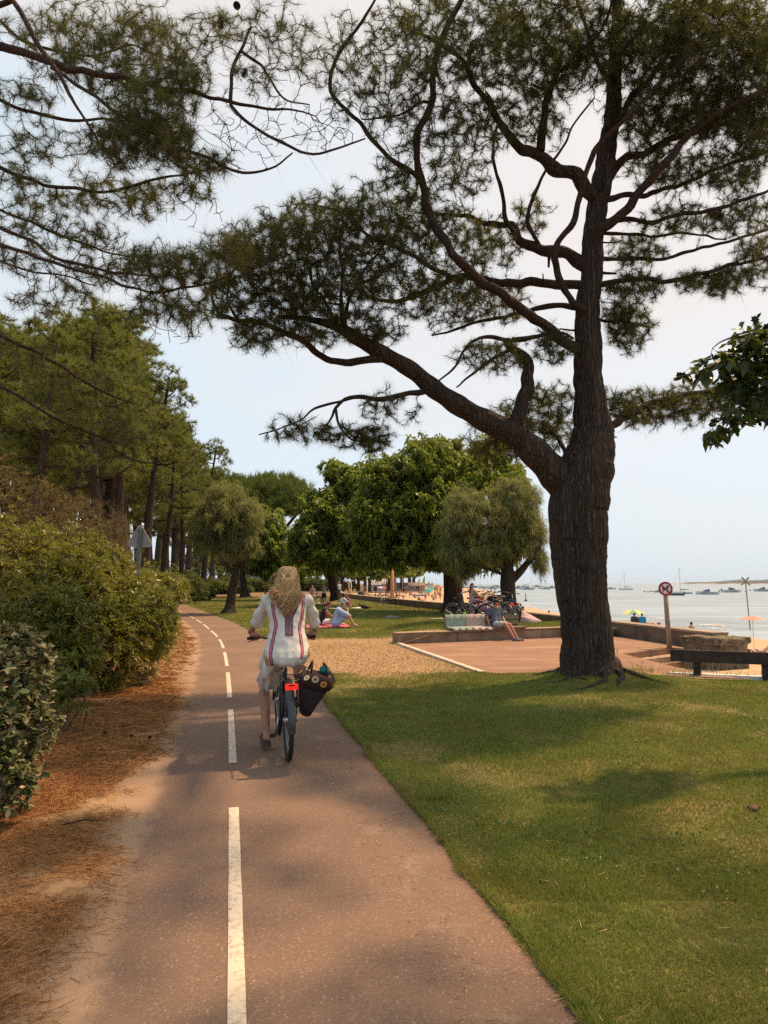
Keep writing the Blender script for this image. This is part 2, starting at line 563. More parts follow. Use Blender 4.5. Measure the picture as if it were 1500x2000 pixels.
struct('sea', fast_mesh('sea', V_, np.stack([i, i + 1, i + 1 + nx, i + nx], 1), MAT['sea'], True))
# breaking wavelets along the shore (foam, uncountable)
q = NT('shore_foam')
q.bsdf(q.ramp(q.noise(q.pos((1, 1, 1)), 3.5, 5), [(.4, (.34, .28, .22)), (.6, (.70, .68, .65))]), .7)
mb = MB()
for k in range(26):
    y0 = rng.uniform(30, 125); off = rng.uniform(.3, 9); ln = rng.uniform(2, 8)
    ax = []
    for t in np.linspace(0, 1, 9):
        yy = y0 + ln * t
        xx = np.interp(yy, [a for a, b in WL], [b for a, b in WL]) + off + .5 * math.sin(t * 5 + k)
        ax.append((xx, yy, WATER + .05))
    w_ = rng.uniform(.08, .22)
    rings = []
    for (xx, yy, zz), t in zip(ax, np.linspace(0, 1, 9)):
        ww = w_ * math.sin(math.pi * min(max(t, .04), .96))
        rings.append([(xx - ww, yy, zz), (xx, yy, zz + ww * .7), (xx + ww, yy, zz)])
    mb.loft(rings, close=False, cap=False)
tag(link('shore_foam', mb.mesh('shore_foam', q.m, True)), kind='stuff')

# ---- bike path
cpx = [(462, 2000), (459, 1750), (457, 1580), (453, 1440), (447, 1340), (441, 1286), (431, 1253), (415, 1235), (387, 1213), (356, 1196)]
C = [G(*p) for p in cpx]
bk_ = (C[0] - C[3]).normalized()
C = [C[0] + bk_ * t for t in (8, 6, 4, 2.4, 1.1)] + C + [Vector((-16.4, 52, 0)), Vector((-21.5, 68, 0)), Vector((-25.5, 86, 0)), Vector((-27.5, 101, 0)), Vector((-26, 112, 0)), Vector((-18, 119, 0)), Vector((-6, 123, 0)), Vector((8, 126, 0))]
def catmull(pts, n=14):
    o = []
    for i in range(len(pts) - 1):
        p0 = pts[max(i - 1, 0)]; p1 = pts[i]; p2 = pts[i + 1]; p3 = pts[min(i + 2, len(pts) - 1)]
        for t in np.linspace(0, 1, n, endpoint=False):
            o.append(.5 * ((2 * p1) + (p2 - p0) * t + (2 * p0 - 5 * p1 + 4 * p2 - p3) * t * t + (3 * p1 - p0 - 3 * p2 + p3) * t ** 3))
    o.append(pts[-1])
    return o
CL = np.array([tuple(p) for p in catmull(C)])[:, :2]
_s = np.concatenate([[0], np.cumsum(np.linalg.norm(np.diff(CL, axis=0), axis=1))])
_t = np.arange(0, _s[-1], .15)
CL = np.stack([np.interp(_t, _s, CL[:, j]) for j in (0, 1)], 1)
_p = np.concatenate([np.repeat(CL[:1], 9, 0), CL, np.repeat(CL[-1:], 9, 0)])
for _k in range(2):
    _p = np.stack([np.convolve(_p[:, j], np.ones(19) / 19, 'same') for j in (0, 1)], 1)
CL = _p[14:-14]
TG = np.gradient(CL, axis=0); TG /= np.linalg.norm(TG, axis=1)[:, None]
RT = np.stack([TG[:, 1], -TG[:, 0]], 1)
HW = 1.22
ARC = np.concatenate([[0], np.cumsum(np.linalg.norm(np.diff(CL, axis=0), axis=1))])
q = NT('worn_asphalt')
uv = q.n('ShaderNodeUVMap').outputs[0]
sx = q.n('ShaderNodeSeparateXYZ'); q.l(uv, sx.inputs[0])
v = q.pos()
big = q.noise(v, .7, 5)
c_ = q.ramp(big, [(.3, (.155, .098, .070)), (.7, (.22, .138, .092))])
g = q.voro(v, 130, out='Color')
sg = q.n('ShaderNodeSeparateColor'); q.l(g, sg.inputs[0])
c_ = q.mix(q.ramp(sg.outputs[0], [(.0, .30), (.25, 0.0), (.90, 0.0), (.99, .55)]), c_, q.ramp(sg.outputs[1], [(.45, (.085, .06, .05)), (.55, (.42, .30, .22))]))
c_ = q.mix(q.ramp(q.noise(q.pos((1, .12, 1)), 7, 4), [(.5, 0.0), (.75, .30)]), c_, (.14, .095, .075))
# blown sand lies along both edges, more on the left
eL = q.math('SUBTRACT', 1.0, q.math('DIVIDE', q.math('SUBTRACT', sx.outputs[0], .19), .15), clamp=True)
sn = q.noise(v, 2.4, 6, .65)
sandm = q.math('MULTIPLY', q.ramp(q.math('ADD', q.math('MULTIPLY', eL, .95), sn), [(.74, 0.0), (1.25, 1.0)]), .6)
eR = q.math('SUBTRACT', 1.0, q.math('ABSOLUTE', q.math('MULTIPLY', q.math('SUBTRACT', sx.outputs[0], .88), 12.0)), clamp=True)
sand2 = q.math('MULTIPLY', eR, q.ramp(q.noise(v, 3.5, 6, .7), [(.52, 0.0), (.72, .55)]))
c_ = q.mix(sandm, c_, (.40, .265, .16))
c_ = q.mix(sand2, c_, (.36, .27, .19))
fine = q.noise(v, 170, 3, .7)
q.bsdf(c_, .88, 0, .22, q.bump(q.math('ADD', fine, q.math('MULTIPLY', sg.outputs[2], .5)), .45, .006))
MAT['asphalt'] = q.m
us = np.linspace(-1, 1, 9)
V_ = np.concatenate([np.concatenate([CL + RT * u * HW, np.full((len(CL), 1), .012 - .012 * abs(u) ** 4)], 1)[:, None, :] for u in us], 1).reshape(-1, 3)
nx = len(us); ny = len(CL)
i = np.arange((ny - 1) * nx).reshape(ny - 1, nx)[:, :-1].ravel()
F_ = np.stack([i, i + 1, i + 1 + nx, i + nx], 1)
me = fast_mesh('bike_path', V_, F_, MAT['asphalt'], True)
uvl = me.uv_layers.new(name='UVMap')
UV = np.stack([np.tile((us + 1) / 2, ny), np.repeat(ARC, nx)], 1)
uvl.data.foreach_set('uv', UV[F_.ravel()].astype(np.float32).ravel())
path_o = struct('bike_path', me)
# painted dashes
q = NT('road_paint')
v = q.pos()
c_ = q.mix(q.ramp(q.noise(v, 30, 5, .7), [(.50, 0.0), (.68, .85)]), (.56, .49, .39), (.24, .165, .115))
c_ = q.mix(q.ramp(q.noise(v, 2.0, 3), [(.4, 0.0), (.7, .45)]), c_, (.55, .43, .27))
q.bsdf(c_, .8, 0, .2, q.bump(q.noise(v, 150, 3), .4, .003))
MAT['paint'] = q.m
def arc_at(p):
    d = np.hypot(CL[:, 0] - p.x, CL[:, 1] - p.y); return float(ARC[d.argmin()])
def at_arc(s, u=0):
    x = np.interp(s, ARC, CL[:, 0]); y = np.interp(s, ARC, CL[:, 1])
    rx = np.interp(s, ARC, RT[:, 0]); ry = np.interp(s, ARC, RT[:, 1])
    return x + rx * u, y + ry * u
Cd = [arc_at(G(460, y)) for y in (2000, 1577, 1494, 1389, 1363, 1315)]
dash = [(Cd[0] - 1.2, Cd[1]), (Cd[2], Cd[3]), (Cd[4], Cd[5])]
s0 = Cd[5] + (Cd[4] - Cd[3])
dl = Cd[5] - Cd[4]; gp = Cd[4] - Cd[3]
while s0 < 62:
    dash.append((s0, s0 + dl)); s0 += dl + gp
for a, b in dash:
    rings = []
    n = max(4, int((b - a) / .25))
    for t in np.linspace(a, b, n):
        wj = .033 + .0012 * math.sin(t * 9)
        rings.append([(*at_arc(t, -wj), .0155), (*at_arc(t, -wj * .5), .017), (*at_arc(t, wj * .5), .017), (*at_arc(t, wj), .0155)])
    part('lane_marking', MB().loft(rings, close=False, cap=False), MAT['paint'], path_o)

def path_x(y, u):
    k = CL[:, 1] < 100
    xs = CL[:, 0] + RT[:, 0] * u; yy = CL[:, 1] + RT[:, 1] * u
    m = np.argmax(yy > 100) if (yy > 100).any() else len(yy)
    return np.interp(y, yy[:m], xs[:m])

# ---- lawn
XB = [(-4, 9), (10.85, 9), (11.05, 6.2), (11.95, 1.7), (17.5, .36), (19.7, 5.05), (19.76, 6.7), (24, 6.05), (27.4, 5.25), (39.5, 3.25), (49.3, .8), (65, -2.55), (80, -5.15)]
def lawn_xr(y): return np.interp(y, [a for a, b in XB], [b for a, b in XB])
def lawn_z(x, y):
    z = .035 * (vnoise(x, y, 1.6, 3) - .5) + .012 * (vnoise(x, y, .4, 4) - .5)
    z = z * sstep(np.asarray(x) - path_x(y, HW), 0, .6)
    bed = .25 * sstep(x, -.3, 1.6) * sstep(y, 17.3, 17.9) * (1 - sstep(y, 22.5, 27))
    mound = .16 * np.exp(-((np.asarray(x) - 3.45) ** 2 + (np.asarray(y) - 10.9) ** 2) / .9)
    return z + bed + mound
def dry_mask(x, y):
    n1 = vnoise(x, y, 1.3, 21); n2 = vnoise(x, y, .35, 22)
    main = sstep(y + 1.2 * (n1 - .5) + .5 * (n2 - .5), 10.6, 12.4) * (1 - sstep(y + 1.0 * (n1 - .5), 19.0, 20.4)) * (1 - sstep(x, .8, 2.2))
    worn = .45 * sstep(n1 * .5 + n2 * .5, .55, .85)
    edge = .5 * (1 - sstep(np.asarray(x) - path_x(y, HW), .0, .25)) * sstep(n2, .3, .7)
    far = .8 * sstep(vnoise(x, y, 6, 23), .62, .8) * sstep(y, 30, 40)
    return np.clip(np.maximum.reduce([main, worn, edge, far]), 0, 1)
q = NT('turf_ground')
v = q.pos()
d = q.attr('dry')
gr = q.ramp(q.noise(v, 1.2, 5), [(.3, (.09, .105, .024)), (.5, (.135, .145, .034)), (.72, (.21, .175, .06))])
gr = q.mix(q.ramp(q.noise(v, 26, 4), [(.42, 0.0), (.7, .75)]), gr, (.045, .05, .016))
so_ = q.ramp(q.noise(v, 11, 5, .7), [(.3, (.26, .165, .085)), (.5, (.40, .26, .14)), (.7, (.48, .325, .185))])
c_ = q.mix(d, gr, so_)
q.bsdf(c_, .95, 0, .1, q.bump(q.noise(v, 34, 4, .7), .8, .03))
MAT['turf'] = q.m
ys = np.concatenate([np.arange(-4, 10.8, .25), np.arange(10.8, 20.2, .12), np.arange(20.2, 40, .4), np.arange(40, 80.1, 1.0)])
us = np.linspace(0, 1, 56)
V_ = []
for y in ys:
    a = path_x(y, HW) - .02; b = lawn_xr(y) + (.06 if y > 20 else 0)
    xs = a + (b - a) * us
    V_.append(np.stack([xs, np.full_like(xs, y), lawn_z(xs, y)], 1))
V_ = np.concatenate(V_); nx = len(us); ny = len(ys)
i = np.arange((ny - 1) * nx).reshape(ny - 1, nx)[:, :-1].ravel()
me = fast_mesh('lawn', V_, np.stack([i, i + 1, i + 1 + nx, i + nx], 1), MAT['turf'], True)
me.attributes.new('dry', 'FLOAT', 'POINT').data.foreach_set('value', dry_mask(V_[:, 0], V_[:, 1]).astype(np.float32))
struct('lawn', me)

def frames(d):
    """orthonormal pair for direction array"""
    a = np.where(np.abs(d[:, 2:3]) < .9, np.array([[0, 0, 1.]]), np.array([[1., 0, 0]]))
    u = np.cross(d, a); u /= np.linalg.norm(u, axis=1)[:, None] + 1e-9
    return u, np.cross(d, u)
def unit(a): return a / (np.linalg.norm(a, axis=1)[:, None] + 1e-9)
def tri_blades(base, dirs, length, width, bend=None):
    """one thin triangle each: base point, direction, length, width (arrays)"""
    n = len(base)
    side = unit(np.cross(dirs, rng.normal(size=(n, 3))))
    a = base + side * width[:, None] * .5; b = base - side * width[:, None] * .5
    c = base + dirs * length[:, None]
    V = np.stack([a, b, c], 1).reshape(-1, 3)
    return V, np.arange(3 * n, dtype=np.int32).reshape(-1, 3)

# ---- grass blades of the lawn
def grass_band(y0, y1, n, h, w_, lean=.8):
    y = y0 + (y1 - y0) * rng.random(n)
    lo = path_x(y, HW) - .03
    hi = np.minimum(lawn_xr(y) - .02, .60 * y + 1.0)
    x = lo + (hi - lo) * rng.random(n)
    dm = dry_mask(x, y)
    keep = rng.random(n) > dm * .93
    x, y = x[keep], y[keep]; n = len(x)
    cl = .35 + .8 * vnoise(x, y, .5, 31) + .6 * vnoise(x, y, .13, 32)
    base = np.stack([x, y, lawn_z(x, y) - .004], 1)
    d = rng.normal(size=(n, 3)); d[:, 2] = 0
    d = unit(unit(d) * lean * rng.random((n, 1)) + np.array([[0, 0, 1.]]))
    ln = h * cl * rng.uniform(.5, 1.3, n)
    return tri_blades(base, d, ln, w_ * rng.uniform(.6, 1.3, n))
def join_tris(parts):
    Vs, Fs, o = [], [], 0
    for v_, f_ in parts:
        Vs.append(v_); Fs.append(f_ + o); o += len(v_)
    return np.concatenate(Vs), np.concatenate(Fs)
MAT['grass'] = leafmat('grass_blade', [(.068, .10, .015), (.12, .17, .025), (.18, .225, .038), (.24, .25, .055), (.40, .34, .14)], .3, .6, .15, (.75, (.22, .175, .05)))
parts_ = [grass_band(1.6, 3.9, 130000, .030, .0044, 1.4), grass_band(3.5, 6, 110000, .032, .006, 1.35), grass_band(6, 9, 95000, .032, .008, 1.3), grass_band(9, 12, 80000, .036, .010, 1.1),
          grass_band(12, 22, 26000, .05, .012), grass_band(19.5, 30, 60000, .055, .014), grass_band(30, 48, 42000, .06, .022), grass_band(48, 80, 24000, .07, .035)]
def edge_fringe(n, y0, y1, h, w_):
    """longer blades leaning out over the edge of the asphalt"""
    y = y0 + (y1 - y0) * rng.random(n)
    ed = vnoise(y, y * 0 + 2, .35, 71) * .07 + vnoise(y, y * 0 + 5, .11, 72) * .05 - .08
    x = path_x(y, HW) + ed * rng.random(n) ** .6 + .05 * rng.random(n)
    d = rng.normal(size=(n, 3)) * .55; d[:, 0] -= .5; d[:, 2] = .9
    return tri_blades(np.stack([x, y, np.full(n, .006)], 1), unit(d), h * rng.uniform(.4, 1.3, n), np.full(n, w_))
parts_ += [edge_fringe(9000, 2.2, 6, .05, .0045), edge_fringe(9000, 6, 14, .055, .007)]
V_, F_ = join_tris(parts_)
tag(link('grass', fast_mesh('grass', V_, F_, MAT['grass'])), kind='stuff')

# clover and broad-leaved weeds, and brown needles lying in the turf
MAT['clover'] = leafmat('clover_leaf', [(.045, .085, .014), (.075, .125, .02), (.10, .15, .026)], .25, .5, .3)
n = 420
y = 2.4 + 8 * rng.random(n) ** 1.4; x = path_x(y, HW) + .1 + (np.minimum(8, .6 * y + .6) - path_x(y, HW)) * rng.random(n)
k = (vnoise(x, y, .8, 81) > .5); x, y = x[k], y[k]
m_ = 22; xx = np.repeat(x, m_) + rng.normal(size=len(x) * m_) * .07; yy = np.repeat(y, m_) + rng.normal(size=len(x) * m_) * .06
base = np.stack([xx, yy, lawn_z(xx, yy) + .012 + .014 * rng.random(len(xx))], 1)
d = rng.normal(size=(len(xx), 3)); d[:, 2] = np.abs(d[:, 2]) * .3
V_, F_ = tri_blades(base, unit(d), rng.uniform(.014, .034, len(xx)), rng.uniform(.012, .022, len(xx)))
tag(link('clover', fast_mesh('clover', V_, F_, MAT['clover'])), kind='stuff')
n = 2600
y = 2.4 + 9 * rng.random(n); x = path_x(y, HW) - .5 + (np.minimum(8, .6 * y + 1) - path_x(y, HW)) * rng.random(n) ** 1.4
base = np.stack([x, y, np.where(x > path_x(y, HW), lawn_z(x, y) + .022, .018)], 1)
d = rng.normal(size=(n, 3)); d[:, 2] *= .1
V_, F_ = tri_blades(base, unit(d), rng.uniform(.02, .075, n), rng.uniform(.002, .0045, n))
tag(link('fallen_needles', fast_mesh('fallen_needles', V_, F_, leafmat('lying_needle', [(.20, .10, .04), (.34, .20, .09), (.45, .33, .18)], .05, .8, .1))), kind='stuff')

# fallen chips and dry needles on the worn patch
MAT['chip'] = leafmat('dry_chip', [(.30, .19, .095), (.42, .28, .15), (.52, .37, .21), (.22, .13, .065)], .05, .8, .1)
n = 34000
y = 10.8 + 9.4 * rng.random(n); x = path_x(y, HW) + (np.minimum(lawn_xr(y), 2.2) - path_x(y, HW)) * rng.random(n)
k = rng.random(n) < dry_mask(x, y); x, y = x[k], y[k]; n = len(x)
base = np.stack([x, y, lawn_z(x, y) + .008 + .01 * rng.random(n)], 1)
d = rng.normal(size=(n, 3)); d[:, 2] *= .25
V_, F_ = tri_blades(base, unit(d), rng.uniform(.012, .04, n), rng.uniform(.004, .011, n))
tag(link('fallen_litter', fast_mesh('fallen_litter', V_, F_, MAT['chip'])), kind='stuff')

# ---- sandy verge left of the path, its ragged edge drifting over the asphalt
q = NT('sandy_verge')
v = q.pos()
c_ = q.ramp(q.noise(v, 1.6, 6, .65), [(.32, (.27, .155, .078)), (.5, (.38, .24, .13)), (.68, (.48, .325, .19))])
c_ = q.mix(q.ramp(q.noise(v, 9, 5, .7), [(.5, 0.0), (.68, .85)]), c_, (.115, .06, .03))
c_ = q.mix(q.ramp(q.noise(v, 45, 4, .7), [(.55, 0.0), (.75, .7)]), c_, (.12, .065, .035))
q.bsdf(c_, .95, 0, .1, q.bump(q.noise(v, 22, 5, .7), .9, .05))
MAT['verge'] = q.m
def verge_xyz(s, u):
    """point of the verge u metres left of its ragged edge"""
    jag = vnoise(s, s * 0 + 3, .9, 41) * .24 + vnoise(s, s * 0 + 9, .25, 42) * .14
    off = .97 - jag + u
    x = np.interp(s, ARC, CL[:, 0]) - np.interp(s, ARC, RT[:, 0]) * off
    y = np.interp(s, ARC, CL[:, 1]) - np.interp(s, ARC, RT[:, 1]) * off
    uu = np.clip(u, 0, 1)
    z = .017 + .03 * uu + .05 * uu * (vnoise(x, y, .5, 43) - .3) + .03 * np.maximum(0, u - .6)
    return x, y, np.where(u <= 0, .013, z)
sfine = np.arange(0, 62, .12)
us = np.concatenate([[0, .05, .12, .22, .36], np.linspace(.55, 9, 18)])
V_ = np.stack([np.stack(verge_xyz(sfine, np.full_like(sfine, u)), 1) for u in us], 1)
V_[:, 0, 2] = .006
V_ = V_.reshape(-1, 3); nx = len(us); ny = len(sfine)
i = np.arange((ny - 1) * nx).reshape(ny - 1, nx)[:, :-1].ravel()
verge_me = fast_mesh('sandy_verge', V_, np.stack([i, i + nx, i + 1 + nx, i + 1], 1), MAT['verge'], True)
struct('sandy_verge', verge_me)
MAT['straw'] = leafmat('fallen_pine_needle', [(.22, .085, .026), (.34, .145, .045), (.46, .24, .09), (.12, .05, .02)], .05, .7, .15)
bands = []
for s0, s1, n, ln, w_ in ((4.6, 10.5, 150000, .11, .0030), (10.5, 16, 70000, .13, .006), (16, 32, 28000, .16, .012)):
    s = s0 + (s1 - s0) * rng.random(n); u = -.25 + 3.2 * rng.random(n) ** 1.2
    x, y, z = verge_xyz(s, u)
    cl_ = vnoise(x, y, .6, 51) * .55 + vnoise(x, y, .2, 52) * .45
    k = (rng.random(n) < sstep(cl_, .24, .47)) & (rng.random(n) < sstep(u, -.2, .22) + .02)
    x, y, z = x[k], y[k], z[k]; n = len(x)
    base = np.stack([x, y, z + .012 * rng.random(n)], 1)
    d = rng.normal(size=(n, 3)); d[:, 2] *= .12
    bands.append(tri_blades(base, unit(d), ln * rng.uniform(.5, 1.2, n), w_ * rng.uniform(.6, 1.3, n)))
V_, F_ = join_tris(bands)
tag(link('pine_straw', fast_mesh('pine_straw', V_, F_, MAT['straw'])), kind='stuff')

# ---- terrace of reddish paving with a pale kerb, steps to the sand
q = NT('terrace_paving')
v = q.pos()
c_ = q.ramp(q.noise(v, .6, 6, .6), [(.3, (.225, .130, .085)), (.7, (.30, .178, .115))])
c_ = q.mix(q.ramp(q.noise(q.pos((.35, 1.3, 1)), 1.3, 5, .65), [(.50, 0.0), (.68, .75)]), c_, (.40, .27, .17))
c_ = q.mix(q.ramp(q.noise(v, 3.2, 6, .7), [(.52, 0.0), (.75, .5)]), c_, (.17, .105, .075))
q.bsdf(c_, .92, 0, .12, q.bump(q.noise(v, 60, 3), .4, .006))
tp = [(1.72, 11.95), (.40, 17.52), (5.16, 19.74), (6.72, 20.35), (7.2, 17.5), (7.3, 16.2), (N2.x, N2.y), (N1.x, N1.y), (N0.x, N0.y), (5.9, 11.1)]
struct('terrace', MB().prism(tp, -.45, .012).mesh('terrace', q.m))
mb = MB()
kb = thing('kerb', 'pale concrete kerb strip between the dry litter and the red paving', 'kerb', (1.0, 14.7, 0))
a = Vector((1.68, 11.9, 0)); b = Vector((.36, 17.6, 0)); nseg = 6
for i in range(nseg):
    p0 = a.lerp(b, i / nseg); p1 = a.lerp(b, (i + 1) / nseg)
    d = (p1 - p0)
    part('kerb_stone', MB().box((p0 + p1) / 2 - Vector((1.0, 14.7, -.005)), (.12, d.length - .015, .09), rz=math.atan2(-d.x, d.y)), MAT['kerb'], kb)
# steps
st = thing('steps', 'two shallow sandy concrete steps dropping from the paving to the sand', 'steps', (N1.x, N1.y, 0))
MAT['stepc'] = M('step_concrete', (.36, .25, .165), .9, var=.25, bump=.4, bscale=40)
def off(p): return (p[0] - N1.x, p[1] - N1.y)
s1a, s1b = G(1258, 1288, -.13), G(1330, 1280, -.13)
s2a, s2b = G(1290, 1297, -.26), G(1345, 1291, -.26)
nr = G(1352, 1312)
part('step', MB().prism([off(N1), off(s1a), off(s1b), off(N2)], -.5, -.13), MAT['stepc'], st)
part('step', MB().prism([off(s1a), off(s2a), off(s2b), off(s1b)], -.6, -.26), MAT['stepc'], st)

# ---- low retaining wall of the raised bed (long blocks)
lw = thing('low_wall', 'low brown concrete retaining wall in front of the bench', 'wall', (.35, 17.55, 0))
a = Vector((.35, 17.55)); b = Vector((5.2, 19.78)); u = (b - a).normalized()
an = math.atan2(u.y, u.x)
for t0, t1 in ((0, 1.75), (1.765, 4.5), (4.515, (b - a).length)):
    m_ = (t0 + t1) / 2
    c = u * m_
    part('block', MB().box((c.x - u.y * .16, c.y + u.x * .16, .10), (t1 - t0, .32, .34), rz=an), MAT['concrete'], lw)
    part('coping', MB().box((c.x - u.y * .16, c.y + u.x * .16, .283), (t1 - t0 + .004, .345, .024), rz=an), MAT['kerb'] if False else MAT['stepc'], lw)

part('block', MB().box((5.55, 2.50, .09), (1.7, .30, .36), rz=R(25)), MAT['concrete'], lw)

# ---- sea wall in cast lengths
MAT['seawall'] = M('sea_wall_concrete', (.16, .115, .08), .92, var=.4, scale=1.6, bump=.5, bscale=25)
MAT['walltop'] = M('sea_wall_coping', (.30, .225, .16), .9, var=.25, scale=2)
sw = thing('sea_wall', 'long low dark concrete sea wall between lawn and beach', 'wall', (WALL[0][0], WALL[0][1], 0))
Wp = np.array(WALL); Wl = np.concatenate([[0], np.cumsum(np.hypot(*np.diff(Wp, axis=0).T))])
t = 0.0
while t < Wl[-1] - .5:
    ln = 3.4 if t < 60 else 8.0
    t1 = min(t + ln - .02, Wl[-1])
    q0 = Vector((np.interp(t, Wl, Wp[:, 0]), np.interp(t, Wl, Wp[:, 1]))); q1 = Vector((np.interp(t1, Wl, Wp[:, 0]), np.interp(t1, Wl, Wp[:, 1])))
    d = q1 - q0; c = (q0 + q1) / 2 - Vector(WALL[0])
    n_ = Vector((d.y, -d.x)).normalized()
    ang = math.atan2(d.y, d.x)
    part('wall_panel', MB().box((c.x + n_.x * .2, c.y + n_.y * .2, -1.31), (d.length, .38, 3.36), rz=ang), MAT['seawall'], sw)
    part('coping', MB().box((c.x + n_.x * .2, c.y + n_.y * .2, .395), (d.length, .43, .05), rz=ang), MAT['walltop'], sw)
    t += ln

# ---- stone block at the end of the sea wall
q = NT('lichen_limestone')
v = q.coord()
c_ = q.ramp(q.noise(v, 3, 6, .65), [(.3, (.13, .095, .055)), (.5, (.20, .16, .105)), (.7, (.31, .255, .17))])
c_ = q.mix(q.ramp(q.noise(v, 8, 5, .7), [(.5, 0.0), (.62, .9)]), c_, (.06, .045, .03))
c_ = q.mix(q.ramp(q.noise(v, 17, 3), [(.62, 0.0), (.7, .7)]), c_, (.42, .38, .28))
q.bsdf(c_, .95, 0, .1, q.bump(q.noise(v, 14, 6, .7), 1.0, .05))
MAT['lime'] = q.m
bx = Vector((7.45, 15.55, 0))
sb = thing('stone_block', 'mottled square stone block with overhanging cap at the end of the sea wall', 'stone block', bx, R(28))
def rough_box(c, d, seg=6, amp=.02):
    mb_ = MB()
    me = None
    import bmesh
    bm = bmesh.new(); bmesh.ops.create_cube(bm, size=1)
    bmesh.ops.subdivide_edges(bm, edges=bm.edges[:], cuts=seg, use_grid_fill=True)
    for v_ in bm.verts:
        r_ = random.Random(hash((round(v_.co.x, 3), round(v_.co.y, 3), round(v_.co.z, 3))))
        v_.co = Vector((v_.co.x * d[0] + c[0] + r_.uniform(-amp, amp), v_.co.y * d[1] + c[1] + r_.uniform(-amp, amp), v_.co.z * d[2] + c[2] + r_.uniform(-amp, amp)))
    m2 = bpy.data.meshes.new('rough'); bm.to_mesh(m2); bm.free()
    return m2
for nm, c, d in (('body', (0, 0, -.25), (.92, .92, .96)), ('cap', (0, 0, .29), (1.02, 1.02, .13))):
    m2 = rough_box(c, d); m2.materials.append(MAT['lime']); part(nm, m2, None, sb)

# ---- far island on the horizon
q = NT('far_island')
q.bsdf(q.ramp(q.noise(q.pos((.01, .01, .03)), 3, 4), [(.3, (.07, .085, .085)), (.7, (.095, .11, .105))]), .95)  # blue-grey of the distance haze is put into the island colour
mb = MB()
rings = []
for k in range(90):
    x = 1180 + 30 * k
    hgt = (4 + 17 * min(1, k / 14)) * (1 + .18 * math.sin(k * .9) + .12 * math.sin(k * 2.3)) if k > 2 else 1.5
    rings.append([(x, 2750, WATER - 1), (x, 2760, WATER + hgt * .7), (x, 2790, WATER + hgt), (x, 2900, WATER + hgt * .8), (x, 2990, WATER - 1)])
mb.loft(rings, close=False, cap=False)
struct('island', mb.mesh('island', q.m, True))
mb = MB(); mb.loft([[(x, 2735 + 6 * math.sin(x), WATER - .5), (x, 2742, WATER + 3), (x, 2752, WATER + 2.5)] for x in range(1100, 3900, 40)], close=False, cap=False)
struct('island_shore', mb.mesh('island_shore', MAT['sand']))

# ================================================================ TREES AND SHRUBS
def resample(pts, rad, step):
    pts = [Vector(p) for p in pts]
    o = catmull3(pts)
    rr = np.interp(np.linspace(0, len(pts) - 1, len(o)), np.arange(len(pts)), rad)
    a = np.array([tuple(p) for p in o])
    s = np.concatenate([[0], np.cumsum(np.linalg.norm(np.diff(a, axis=0), axis=1))])
    n = max(3, int(s[-1] / step) + 1)
    t = np.linspace(0, s[-1], n)
    return np.stack([np.interp(t, s, a[:, j]) for j in range(3)], 1), np.interp(t, s, rr)
def bark_tube(name, P_, R_, mat, n=28, furrow=.012, lump=.05, flare=0, seed=0, freq=1.0):
    """limb or trunk with furrowed, lumpy relief; P_ (k,3), R_ (k,)"""
    k = len(P_)
    T = unit(np.gradient(P_, axis=0))
    u = np.array([1., .13, .05]); 
    ang = np.linspace(0, 2 * np.pi, n, endpoint=False)
    s = np.concatenate([[0], np.cumsum(np.linalg.norm(np.diff(P_, axis=0), axis=1))])
    V_ = np.zeros((k, n, 3))
    for i in range(k):
        u = u - T[i] * u.dot(T[i]); u /= np.linalg.norm(u); v_ = np.cross(T[i], u)
        r = np.full(n, R_[i])
        cx = np.cos(ang) * R_[i]; cy = np.sin(ang) * R_[i]
        a1 = vnoise(ang * R_[i] / .035 * freq + 40, np.full(n, s[i] / .30), 1.0, seed + 1)
        a1 = .5 * a1 + .5 * np.roll(a1, n // 2) if False else a1
        fur = np.abs(a1 - .5) * 2
        lm = vnoise(np.cos(ang) * 1.3 + 7, np.sin(ang) * 1.3 + s[i] * 1.1, 1.0, seed + 2) - .5
        r = r * (1 + lump * 2 * lm) - furrow * (1 - fur) * min(1, R_[i] / .12)
        if flare:
            f = math.exp(-s[i] / .22)
            r = r * (1 + flare * f * (1 + .6 * np.cos(5 * ang + 1) + .35 * np.cos(3 * ang)))
        V_[i] = P_[i] + (np.cos(ang)[:, None] * u + np.sin(ang)[:, None] * v_) * r[:, None]
    i = np.arange((k - 1) * n).reshape(k - 1, n)
    j = np.roll(i, -1, axis=1)
    F_ = np.stack([i, j, j + n, i + n], 2).reshape(-1, 4)
    return fast_mesh(name, V_.reshape(-1, 3), F_, mat, True)

